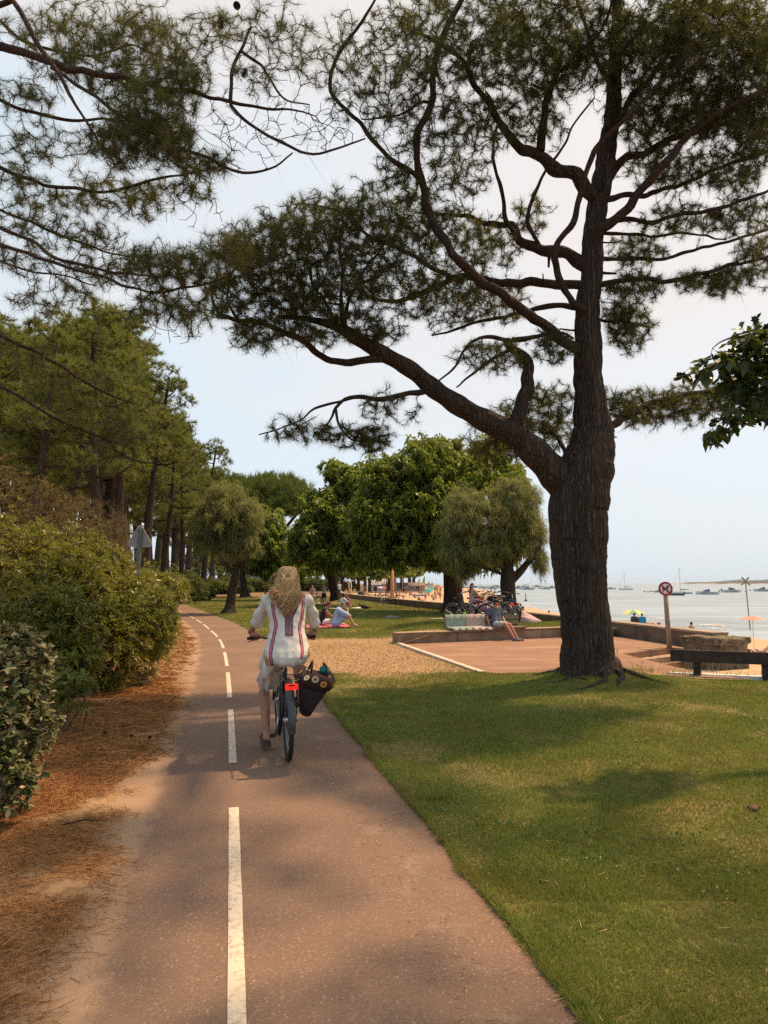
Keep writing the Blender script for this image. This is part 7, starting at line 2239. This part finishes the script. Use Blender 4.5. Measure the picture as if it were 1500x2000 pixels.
# bicycle leaning on the sea wall
p = G(766, 1181)
bicycle('bicycle with pale tyres leaning against the far part of the sea wall', (p.x - .55, p.y - .15, .01), R(-80), C_((.03, .03, .03), .4), rim=MAT['white'])
# grey clothes and a board lying on the shaded grass
mb = MB().ell((0, 0, .04), (.38, .18, .06)); mb.ell((-.1, .05, .09), (.15, .10, .06)); p = on_lawn(766, 1208); cl_ = blob(mb, .02, 2, 'clothes'); cl_.materials.append(C_((.20, .18, .16)))
tag(link('clothes', cl_, None, p), 'grey heap of clothes on the shaded grass before the chestnut', 'clothes')
p = on_lawn(857, 1210)
mb = MB(); rg = []
for t in np.linspace(-1, 1, 15):
    w_ = .20 * math.sqrt(max(.02, 1 - t ** 4))
    rg.append([V(.42 * t, w_ * math.cos(a), .035 + .02 * math.sin(a)) for a in np.linspace(0, 2 * math.pi, 10, endpoint=False)])
solo('bodyboard', MB().loft(rg), C_((.33, .26, .2)), 'flat tan bodyboard lying on the grass at the foot of the chestnut', 'bodyboard', p, R(4), smooth=True)
# distant cyclist
p = G(402, 1158)
cb_ = bicycle('bicycle of the distant rider on the far bend', (p.x, p.y, .012), R(200), C_((.03, .03, .03), .4))
J = pose_stand(hip=(0, .2, .97), chest=(0, .32, 1.25), neck=(0, .40, 1.44), head=(0, .44, 1.58), shoL=(-.18, .36, 1.39), elbL=(-.25, .55, 1.22), wriL=(-.28, .72, 1.08), hipL=(-.1, .22, .93), kneeL=(-.12, .58, .62), ankL=(-.13, .44, .2), toeL=(-.13, .58, .15), kneeR=(.12, .62, .8), ankR=(.13, .44, .48), toeR=(.13, .58, .43))
person('cyclist in a reddish top riding towards the camera on the far bend', J, (p.x, p.y, .012), R(200), MAT['skin'], MAT['hair_d'], 'short', (('top', C_((.25, .08, .06)), .014), ('shorts', C_((.03, .03, .035)), .012)), vox=.022)

# ---- sunbathers and parasols on the sand behind the wall, right
def parasol(label, loc, r, cols, tilt=(0, 0), pole=2.0, group=None, scallop=.12, hgt=.34):
    o = thing('parasol', label, 'parasol', loc, rng.uniform(0, 1), group)
    part('pole', MB().tube([V(0, 0, -.25), V(0, 0, pole)], .018, 6), MAT['white'], o)
    M_ = Matrix.Translation(V(0, 0, pole)) @ Matrix.Rotation(tilt[0], 4, 'X') @ Matrix.Rotation(tilt[1], 4, 'Y')
    for k in range(8):
        a0, a1 = 2 * math.pi * k / 8, 2 * math.pi * (k + 1) / 8
        rg = []
        for i in range(6):
            t = i / 5
            rg.append([V(r * t * math.cos(a) * (1 - .05 * math.sin(math.pi * (a - a0) / (a1 - a0))), r * t * math.sin(a) * (1 - .05 * math.sin(math.pi * (a - a0) / (a1 - a0))), hgt * (1 - t ** 1.6) + (-.03 * t * t if 0 else 0)) for a in np.linspace(a0, a1, 5)])
        part('gore', MB().loft(rg, close=False, cap=False).xf(M_), C_(cols[k % len(cols)]), o, True)
    rb = MB()
    for k in range(8):
        a = 2 * math.pi * k / 8
        rb.tube([V(0, 0, hgt - .03), V(r * .98 * math.cos(a), r * .98 * math.sin(a), -.012)], .006, 4)
    part('ribs', rb.xf(M_), MAT['metal'], o)
    return o
YE, GR = (.62, .56, .13), (.16, .34, .26)
p = B(1237, 1222); 
yp = P(1237, 1216, 52); zb = float(beach_z(yp.x, 52))
parasol('yellow and green beach parasol standing behind the sea wall', (yp.x, 52, zb), .86, [YE, YE, GR], pole=P(1237, 1199, 52).z - zb)
chairs = []
def beach_chair(label, loc, rz, c):
    o = thing('beach_chair', label, 'chair', loc, rz)
    part('seat', MB().box((0, 0, .25), (.5, .48, .03), rx=R(6)), C_(c), o); part('backrest', MB().box((0, -.32, .52), (.5, .03, .58), rx=R(-20)), C_(c), o)
    for s in (-1, 1):
        for y_ in (-.2, .2): part('leg', MB().tube([V(s * .25, y_, .25), V(s * .25, y_ * 1.5, 0)], .012, 5), MAT['chrome'], o)
        part('armrest', MB().box((s * .27, -.03, .42), (.04, .45, .02)), MAT['chrome'], o)
    return o
for px, lab, cc, hr, top in ((1240, 'person with dark hair in a dark chair under the yellow and green parasol', (.03, .035, .03), MAT['hair_d'], (.06, .07, .08)), (1255, 'person in a blue chair right of the yellow and green parasol', (.02, .22, .38), MAT['hair_b'], (.02, .20, .36))):
    q_ = P(px, 1216, 51); zb = float(beach_z(q_.x, 51)) + .32
    beach_chair(lab.split(' in ')[1].replace('chair', 'beach chair') if False else ('dark beach chair under the yellow and green parasol' if px == 1240 else 'bright blue beach chair beside the yellow and green parasol'), (q_.x, 51, zb), R(-20), cc)
    person(lab, pose_seat(sleeve=.6), (q_.x, 51.05, zb + .22), R(-20), MAT['skin'], hr, 'short', (('top', C_(top), .014), ('shorts', C_((.05, .06, .12)), .014)), vox=.02)
q_ = P(1267, 1216, 51.5)
person('bare-shouldered sunbather lying right of the blue beach chair', pose_lie(), (q_.x, 51.5, float(beach_z(q_.x, 51.5)) + .5), R(70), MAT['skin2'], MAT['hair_b'], 'short', (('bikini', C_((.1, .03, .05)), 0),), vox=.02)
solo('sand_mound', MB().ell((0, 0, 0), (1.3, .8, .5), None, 18, 10), MAT['sand'], 'low heap of sand under the sunbather by the parasol', 'sand heap', (q_.x, 51.5, float(beach_z(q_.x, 51.5))), smooth=True)
for px, hy, Y, lab, sk, hr in ((1350, 1217, 46, 'bare-backed man with short dark hair looking out to sea behind the stone block', MAT['skin'], MAT['hair_d']), (1189, 1203, 44, 'bather whose head shows right of the big pine trunk above the wall', MAT['skin'], MAT['hair_d']), (1072, 1194, 60, 'bather whose head shows above the wall left of the big pine trunk', MAT['skin3'], MAT['hair_b']), (1016, 1181, 40, 'child with bare shoulders behind the wall just right of the tamarisk', MAT['skin3'], MAT['hair_b']), (1021, 1187, 40, 'sunburnt bather sitting second right of the tamarisk behind the wall', MAT['skin3'], MAT['hair_d']), (1011, 1186, 42, 'bather close against the tamarisk trunk behind the wall', MAT['skin3'], MAT['hair_d'])):
    q_ = P(px, hy, Y)
    person(lab, pose_stand(), (q_.x, Y, q_.z - 1.62), R(-30 + (px % 7) * 8), sk, hr, 'short', (('bikini', C_((.04, .06, .14)), 0),), vox=.018)
sY = 33.0
q_ = P(1470, 1209, sY); zb = float(beach_z(q_.x, sY))
parasol('faded salmon pink parasol over the sunbather at the right edge', (q_.x, sY, zb), .60, [(.58, .27, .19), (.60, .30, .22)], pole=q_.z - zb - .02, hgt=.18)
q_ = P(1478, 1246, sY)
person('sunbather in a dark swimsuit lying with knees up under the salmon parasol', pose_lie(), (q_.x + .25, sY, float(beach_z(q_.x, sY)) + .02), R(-100), MAT['skin2'], MAT['hair_d'], 'short', (('bikini', C_((.03, .03, .04)), 0),), female=True, vox=.018, scale=.85)
# beacon pole with a cross on top
q_ = P(1464, 1200, 60)
bc = thing('beacon_pole', 'thin leaning pole topped with a cross standing in the shallows', 'marker pole', (q_.x, 60, WATER - .5))
zt = P(1459, 1137, 60).z - WATER + .5
part('pole', MB().tube([V(0, 0, 0), V(-.2, 0, zt)], .05, 8), MAT['wood'], bc)
for s in (-1, 1): part('cross_arm', MB().box((-.2, -.06 * s, zt + .08), (1.0, .05, .12), ry=R(45 * s)), MAT['wood'], bc)

# ---- boats
WHB = M('boat_gelcoat', (.62, .62, .60), .35, 0, .5, var=.05)
BLUE = M('boat_blue_trim', (.05, .09, .16), .5)
SAILC = M('furled_sail_cover', (.07, .08, .12), .8)
def hull(Lh, bw, h, sheer=.25):
    rg = []
    for t in np.linspace(0, 1, 11):
        w_ = bw / 2 * (math.sin(math.pi * (.18 + .82 * (1 - t)) / 2) ** .7 if t > .0 else .8) * (1 - max(0, t - .55) ** 2 * 4.3)
        w_ = max(w_, .02); x = -Lh / 2 + Lh * t; z1 = h + sheer * max(0, t - .4) ** 2
        rg.append([V(x, -w_, z1), V(x, -w_ * .85, h * .35), V(x, -w_ * .35, -.25), V(x, w_ * .35, -.25), V(x, w_ * .85, h * .35), V(x, w_, z1)])
    return MB().loft(rg)
def sailboat(label, loc, rz, Lh=8, mast=10, group='boats moored off the beach', fore=False):
    o = thing('sailboat', label, 'sailboat', loc, rz, group)
    part('hull', hull(Lh, Lh * .3, Lh * .11), WHB, o)
    part('cabin', MB().loft([[V(x, -w_, Lh * .10), V(x, -w_ * .8, Lh * .10 + z), V(x, w_ * .8, Lh * .10 + z), V(x, w_, Lh * .10)] for x, w_, z in ((-Lh * .15, Lh * .09, .35), (Lh * .05, Lh * .09, .45), (Lh * .22, Lh * .05, .12))]), WHB, o)
    part('mast', MB().tube([V(Lh * .08, 0, Lh * .1), V(Lh * .08, 0, mast)], [.10, .06], 6), MAT['metal'], o)
    part('boom', MB().tube([V(Lh * .08, 0, Lh * .1 + 1.1), V(-Lh * .36, 0, Lh * .1 + 1.05)], [.20, .12], 8), SAILC, o)
    part('forestay', MB().tube([V(Lh * .5, 0, Lh * .13), V(Lh * .09, 0, mast * .97)], .07, 5), MAT['white'], o)
    part('backstay', MB().tube([V(-Lh * .5, 0, Lh * .11), V(Lh * .08, 0, mast)], .03, 4), MAT['metal'], o)
    return o
def motorboat(label, loc, rz, Lh=6, cabin=True, group='boats moored off the beach'):
    o = thing('motorboat', label, 'motorboat', loc, rz, group)
    part('hull', hull(Lh, Lh * .36, Lh * .13, .5), WHB, o)
    part('stripe', MB().box((0 - Lh * .05, 0, Lh * .095), (Lh * .70, Lh * .352, .06)), BLUE, o)
    if cabin:
        part('windscreen', MB().loft([[V(x, -w_, z0), V(x - .1, -w_ * .85, z1), V(x - .1, w_ * .85, z1), V(x, w_, z0)] for x, w_, z0, z1 in ((-Lh * .08, Lh * .13, Lh * .12, Lh * .24), (Lh * .10, Lh * .10, Lh * .14, Lh * .20), (Lh * .2, Lh * .06, Lh * .14, Lh * .15))]), BLUE, o)
    part('outboard', MB().box((-Lh * .53, 0, Lh * .14), (.35, .35, .8)), BLK, o)
    return o
s1 = sailboat('white sailboat at anchor between the pine trunk and the no dogs sign', G(1222, 1152, WATER), R(185), 8.5, 11.5)
m1_ = motorboat('white motorboat with a dark windscreen left of the beacon pole, nearer one', G(1381, 1161, WATER), R(176), 8)
s2 = copy_tree(s1, G(1332, 1160, WATER), R(172), 'white sailboat at anchor just right of the no dogs sign', None, .85)
m2_ = copy_tree(m1_, G(1429, 1157, WATER), R(4), 'long white motorboat left of the beacon pole, further out', None, 1.1)
copy_tree(m1_, G(1490, 1155, WATER), R(170), 'white motorboat cut by the right edge of the view', None, 1.1)
copy_tree(m1_, G(1193, 1151, WATER), R(180), 'small low motorboat left of the sailboat beside the pine trunk', None, .8)
dg_ = motorboat('dark dinghy lying behind the no dogs sign', G(1321, 1163, WATER), R(180), 5, False)
recolor(dg_, WHB, SAILC)
copy_tree(m1_, G(1286, 1157, WATER), R(150), 'little white boat peeping out left of the no dogs sign', None, .6)
FARB = [(905, 1149, 0), (918, 1148, 0), (930, 1148, 0), (944, 1149, 0), (953, 1147, 1), (962, 1150, 0), (972, 1148, 0), (978, 1147, 1), (1012, 1150, 0), (1022, 1148, 0), (1030, 1152, 0), (1040, 1149, 1), (1053, 1147, 0), (1060, 1150, 1), (1066, 1151, 0), (1078, 1149, 0), (890, 1147, 0), (938, 1145, 1), (968, 1144, 0), (1026, 1145, 1), (1048, 1145, 0), (1090, 1146, 0)]
for i, (px, py, k) in enumerate(FARB):
    copy_tree(s1 if k else m1_, G(px, py, WATER), R(170 + 25 * math.sin(i * 2.1)), 'tiny white sailboat in the far moorings left of the big pine trunk' if k else 'tiny white motorboat in the far moorings left of the big pine trunk', None, rng.uniform(.8, 1.15))
q_ = G(1027, 1174, WATER)
by = thing('buoy', 'dark post buoy in the water between the tamarisk and the pine trunk', 'buoy', q_)
part('float', MB().ell((0, 0, .15), (.35, .35, .25)), C_((.05, .05, .05)), by, True); part('staff', MB().tube([V(0, 0, .2), V(0, 0, 1.7)], .09, 6), C_((.05, .05, .05)), by)
for px, py in ((1259, 1156), (1266, 1157), (1272, 1156), (1457, 1157), (1465, 1154)):
    solo('mooring_buoy', MB().ell((0, 0, .25), (.45, .45, .45), None, 8, 6), C_((.25, .2, .18)), 'small round mooring buoy among the anchored boats', 'buoy', G(px, py, WATER), 0, 'mooring buoys', True)

# ---- the crowded beach beyond the chestnut: each bather and parasol its own thing
def bather_proto(J, hair, cloth, female, nm):
    return person(nm, J, (0, -50, 0), 0, MAT['skin3'], hair, 'short', (('bikini', cloth, 0),), 'bathers on the crowded beach', female, .035, fingers=False)
SW = [C_(c) for c in ((.05, .08, .25), (.45, .04, .05), (.02, .02, .03), (.05, .30, .30), (.5, .3, .05), (.5, .5, .5))]
protos = [bather_proto(pose_stand(), MAT['hair_d'], SW[0], False, 'tiny bather standing on the crowded sand beyond the chestnut'), bather_proto(pose_ground(), MAT['hair_b'], SW[0], True, 'tiny bather sitting on the crowded sand beyond the chestnut'), bather_proto(pose_lie(), MAT['hair_l'], SW[0], True, 'tiny bather lying on the crowded sand beyond the chestnut')]
spots = []
for i in range(120):
    py = 1147 + 27 * rng.random() ** 1.5
    px = rng.uniform(min(850, max(700, 905 - (py - 1146) * 9)), 862) if rng.random() < .72 else rng.uniform(700, 980)
    lim_w = 1163 + (px - 700) * .1
    if py > lim_w + 12: continue
    q_ = B(px, py)
    wx = np.interp(q_.y, [a for a, b in WL], [b for a, b in WL]); lx = np.interp(q_.y, [b for a, b in WALL + FARLAND], [a for a, b in WALL + FARLAND])
    if not (lx + 2 < q_.x < wx + 2): continue
    spots.append(q_)
for px, py in ((831, 1175), (848, 1173), (800, 1168), (742, 1168), (725, 1163), (781, 1160), (786, 1167), (815, 1158), (849, 1165), (852, 1170), (822, 1163), (858, 1168), (733, 1165), (812, 1168)): spots.append(B(px, py))
for i in range(26): spots.append(B(rng.uniform(935, 985), rng.uniform(1149, 1158)))
first = [True] * 3
for i, q_ in enumerate(spots):
    k = int(rng.choice(3, p=[.5, .3, .2]))
    if first[k]:
        o = protos[k]; o.location = q_; o.rotation_euler = (0, 0, rng.uniform(0, 6)); first[k] = False
    else:
        o = copy_tree(protos[k], q_, rng.uniform(0, 6), None, None, rng.uniform(.85, 1.08))
        recolor(o, SW[0], SW[i % 6])
SHADES = [([(.02, .30, .28), (.55, .55, .52)], 759, 1158, 'teal and white parasol on the sand right of the orange mast'), ([(.10, .10, .24)], 793, 1159, 'purple parasol in the middle of the beach'), ([(.07, .10, .24)], 803, 1159, 'navy blue parasol next to the purple one'), ([(.03, .32, .28)], 836, 1170, 'green parasol tipped over in front of the crowd'), ([(.5, .08, .04), (.5, .35, .05)], 838, 1165, 'red and yellow parasol behind the tipped green one'), ([(.06, .26, .30), (.5, .5, .5)], 846, 1162, 'teal and white parasol next to the chestnut trunk'), ([(.5, .06, .05)], 750, 1160, 'red parasol left of the teal and white one by the mast'), ([(.55, .5, .48)], 744, 1160, 'white parasol at the left of the parasol row'), ([(.5, .2, .05)], 866, 1153, 'orange parasol far off by the chestnut trunk'), ([(.05, .22, .28)], 838, 1152, 'dark teal parasol far off in the crowd'), ([(.5, .10, .10)], 856, 1153, 'bright red parasol far off in the crowd'), ([(.5, .4, .38)], 822, 1152, 'cream parasol far off in the crowd'), ([(.45, .12, .12)], 812, 1151, 'faded red parasol far off before the sails'), ([(.5, .45, .1)], 848, 1149, 'yellow parasol far off in the crowd'), ([(.1, .2, .4)], 828, 1149, 'blue parasol far off in the crowd')]
pp = None
for cols, px, py, lab in SHADES:
    q_ = B(px, py)
    parasol(lab, q_, 1.15, cols, (rng.uniform(-.4, .4), rng.uniform(-.4, .4)), 1.75, 'parasols on the crowded beach')
for px, py, c, lab, Lb in ((730, 1157, (.6, .58, .55), 'white kayak lying on the sand at the left of the beach', 4.5), (738, 1158, (.5, .35, .25), 'tan kayak lying beside the white one', 4.0), (817, 1164, (.12, .22, .42), 'blue inflatable boat on the sand in the middle of the crowd', 4.2)):
    q_ = B(px, py)
    rg = [[V(Lb / 2 * t, .38 * math.sqrt(max(.01, 1 - t * t)) * math.cos(a), .25 + .2 * math.sin(a) + .25 * t ** 4) for a in np.linspace(0, 2 * math.pi, 10, endpoint=False)] for t in np.linspace(-1, 1, 13)]
    solo('kayak' if 'kayak' in lab else 'inflatable_boat', MB().loft(rg), C_(c, .5), lab, 'kayak' if 'kayak' in lab else 'inflatable boat', q_, R(-35) if 'inflat' not in lab else R(-10), smooth=True)
# posts, masts and lamps along the sea front
def post(name, label, px, py_top, Y, r, mat, lamp=False, z0=-.5, cat='post'):
    q_ = P(px, 1139, Y); zt = P(px, py_top, Y).z
    o = thing(name, label, cat, (q_.x, Y, z0))
    part('pole', MB().tube([V(0, 0, 0), V(0, 0, zt - z0)], [r, r * .8], 8), mat, o, True)
    if lamp: part('lamp_head', MB().box((.15, 0, zt - z0), (.7, .35, .16)), MAT['white'], o)
    return o
ORG = M('orange_timber', (.42, .20, .07), .8)
post('timber_mast', 'thick orange timber mast standing on the sand behind the leaning bicycle', 766, 1106, 90, .27, ORG, z0=-2.2, cat='mast')
post('timber_post', 'slim orange post at the end of the sea wall', 681, 1136, 84, .12, ORG, z0=-.3)
post('lamp_post', 'white lamp post on the far sea front', 717, 1127, 128, .14, MAT['white'], True, cat='lamp post')
post('lamp_post', 'pale lamp post just right of the leaning chestnut trunk', 650, 1128, 120, .12, MAT['wood'], True, cat='lamp post')
post('lamp_post', 'thin white lamp post between the two far trees', 686, 1134, 125, .10, MAT['white'], True, cat='lamp post')
for px, pt_, Y, lab in ((772, 1118, 210, 'grey mast close right of the orange mast'), (786, 1112, 220, 'tall thin grey mast on the far sea front'), (755, 1130, 190, 'short grey mast left of the orange mast'), (797, 1125, 230, 'grey mast just left of the sails')):
    post('mast', lab, px, pt_, Y, .14, MAT['wood'], z0=-1.5, cat='mast')
# beached catamaran sails
def sail(label, px, py0, py1, Y, w_, cols):
    q_ = B(px, py0); Y = q_.y
    o = thing('sailing_catamaran', label, 'catamaran', q_, R(15))
    h = P(px, py1, Y).z - q_.z
    for s in (-1, 1): part('hull', MB().loft([[V(2.4 * t, s * .9 + .18 * math.cos(a) * (1.05 - abs(t)), .3 + .2 * math.sin(a)) for a in np.linspace(0, 2 * math.pi, 8, endpoint=False)] for t in np.linspace(-1, 1, 7)]), WHB, o)
    part('mast', MB().tube([V(.4, 0, .4), V(.4, 0, h)], .06, 6), MAT['metal'], o)
    n = len(cols)
    for i, c in enumerate(cols):
        t0, t1 = i / n, (i + 1) / n
        z0_, z1_ = .9 + (h - 1.2) * t0, .9 + (h - 1.2) * t1 - .02
        wa, wb_ = w_ * (1 - t0) ** .6, w_ * max(.02, 1 - t1) ** .6
        part('sail_panel', MB().add([V(.34, 0, z0_), V(.34 - wa, .06, z0_), V(.34 - wb_, .06, z1_), V(.34, 0, z1_)], [(0, 1, 2, 3)]), C_(c), o)
    return o
sail('beached catamaran with a tall yellow sail', 819, 1148, 1129, 0, 2.8, [(.55, .42, .06), (.60, .46, .08), (.55, .45, .2)])
sail('beached catamaran with a green and white sail', 829, 1147, 1124, 0, 3.0, [(.55, .5, .45), (.25, .45, .08), (.2, .42, .06)])
sail('beached catamaran with a cream sail right of the green one', 838, 1147, 1134, 0, 2.8, [(.5, .38, .28), (.55, .45, .36)])
sail('beached catamaran with a small cream sail furthest right', 844, 1147, 1136, 0, 2.4, [(.5, .4, .32), (.55, .48, .4)])
# beach huts and play frame at the far end
for px, py, c, lab, w_, h_ in ((745, 1150, (.45, .40, .36), 'low pale beach hut behind the lamp post', 9, 3.4), (800, 1150, (.30, .22, .18), 'long brown beach hut left of the sails', 10, 3.0)):
    q_ = P(px, 1139, 235)
    o = thing('beach_hut', lab, 'hut', (q_.x, 235, -1.4), R(4))
    part('wall', MB().box((0, 0, h_ * .35), (w_, 4, h_ * .7)), C_(c), o)
    part('roof', MB().loft([[V(-w_ * .54, -2.4, h_ * .7), V(w_ * .54, -2.4, h_ * .7)], [V(-w_ * .5, 0, h_ * 1.05), V(w_ * .5, 0, h_ * 1.05)], [V(-w_ * .54, 2.4, h_ * .7), V(w_ * .54, 2.4, h_ * .7)]], close=False, cap=False), C_(tuple(x * .7 for x in c)), o)
    for k in (-1, 1): part('door', MB().box((k * w_ * .25, -2.02, h_ * .3), (1.1, .05, h_ * .55)), MAT['darkwood'], o)
q_ = P(744, 1139, 180)
o = thing('play_frame', 'orange and white play frame beyond the lamp post', 'play frame', (q_.x, 180, -1.0))
for x in (-.9, .9):
    for y_ in (-.6, .6): part('post', MB().box((x, y_, 1.9), (.16, .16, 3.8)), ORG, o)
part('deck', MB().box((0, 0, 1.6), (2.0, 1.4, .12)), MAT['white'], o)
part('roof', MB().loft([[V(-1.2, -.9, 3.6), V(1.2, -.9, 3.6), V(1.2, .9, 3.6), V(-1.2, .9, 3.6)], [V(-.1, -.05, 4.6), V(.1, -.05, 4.6), V(.1, .05, 4.6), V(-.1, .05, 4.6)]]), C_((.55, .13, .06)), o)
# long pier of posts on the horizon
q_ = G(850, 1142.5, WATER)
# ---- small things on the ground
GCONE = [(293, 1443), (257, 1440), (205, 1434)]
for px, py in GCONE:
    p = G(px, py, .06)
    o = tag(link('fallen_cone', CONE, None, (p.x, p.y, .075)), {293: 'pine cone on the straw nearest the path', 257: 'pine cone in the middle of the straw', 205: 'pine cone on the straw close to the shrub'}[px], 'pine cone')
    o.rotation_euler = (R(85), 0, px); o.scale = (.36,) * 3
for px, py, ln, a, lab in ((165, 1612, .26, .3, 'dry stick on the sandy verge by the silver shrub'), (265, 1420, .3, .2, 'thin dry stick on the straw before the bushes')):
    p = G(px, py, .07)
    solo('stick', MB().tube([V(-ln / 2, 0, 0), V(0, .02, .012), V(ln / 2, -.01, 0)], [.005, .0045, .002], 6), MAT['bark_thin'], lab, 'stick', (p.x, p.y, .085), a)
p = on_lawn(1470, 1582)
mb = MB(); rg = np.random.default_rng(2)
for k in range(5): mb.ell((rg.normal() * .02, rg.normal() * .015, .015), (.03, .022, .018), None, 8, 6)
cl_ = blob(mb, .008, 1, 'clod'); cl_.materials.append(M('clod_earth', (.10, .055, .025), .95)); tag(link('clod', cl_, None, p), 'brown clod of earth on the right of the lawn', 'clod')
# coarse grass tufts: a dark one near the path edge, fringe at the foot of the pine and along the rail
def tuft(label, px, py, n, h, spread, group=None):
    p = on_lawn(px, py)
    b = np.stack([rng.normal(size=n) * spread, rng.normal(size=n) * spread * .7, np.zeros(n)], 1)
    d = rng.normal(size=(n, 3)) * .45; d[:, 2] = 1
    V_, F_ = tri_blades(b, unit(d), h * rng.uniform(.4, 1.2, n), np.full(n, .007))
    o = link('grass_tuft', fast_mesh('grass_tuft', V_, F_, MAT['grass']), None, p)
    tag(o, label, 'grass tuft', group, 'stuff')
tuft('coarse dark grass tuft near the right edge of the path', 850, 1560, 150, .10, .07)
for px, py, n, h, s_, lab in ((1215, 1315, 220, .16, .16, 'long grass at the right foot of the big pine'), (1090, 1322, 160, .12, .14, 'long grass at the left foot of the big pine'), (1330, 1318, 120, .14, .18, 'long grass left of the rail post'), (1420, 1322, 130, .13, .25, 'long grass under the timber rail'), (1255, 1312, 130, .16, .18, 'tall grass between the pine and the rail')):
    tuft(lab, px, py, n, h, s_)
for k in range(26):
    px = rng.uniform(1200, 1490); p = on_lawn(px, rng.uniform(1308, 1322))
    mb = MB(); hh_ = rng.uniform(.2, .42); mb.tube([V(0, 0, 0), V(rng.normal() * .03, 0, hh_ * .6), V(rng.normal() * .08, 0, hh_)], [.003, .002, .0015], 4); mb.ell((0, 0, hh_), (.006, .006, .03), None, 6, 4)
    solo('grass_stalk', mb, MAT['chip'], 'dry grass stalk standing up between the pine and the rail', 'grass stalk', p, 0, 'dry grass stalks at the lawn edge')

# ---- smoky air over the bay: one closed box round everything below the sky
def haze(density):
    q = NT('haze_air')
    v = q.n('ShaderNodeVolumePrincipled')
    v.inputs['Color'].default_value = (.80, .90, 1.0, 1); v.inputs['Density'].default_value = density; v.inputs['Anisotropy'].default_value = 0
    q.l(v.outputs[0], q.out.inputs['Volume'])
    o = link('haze', MB().box((500, 3600, 17), (9200, 8200, 46)).mesh('haze', q.m)); o['kind'] = 'stuff'
    return o
haze(HAZE)
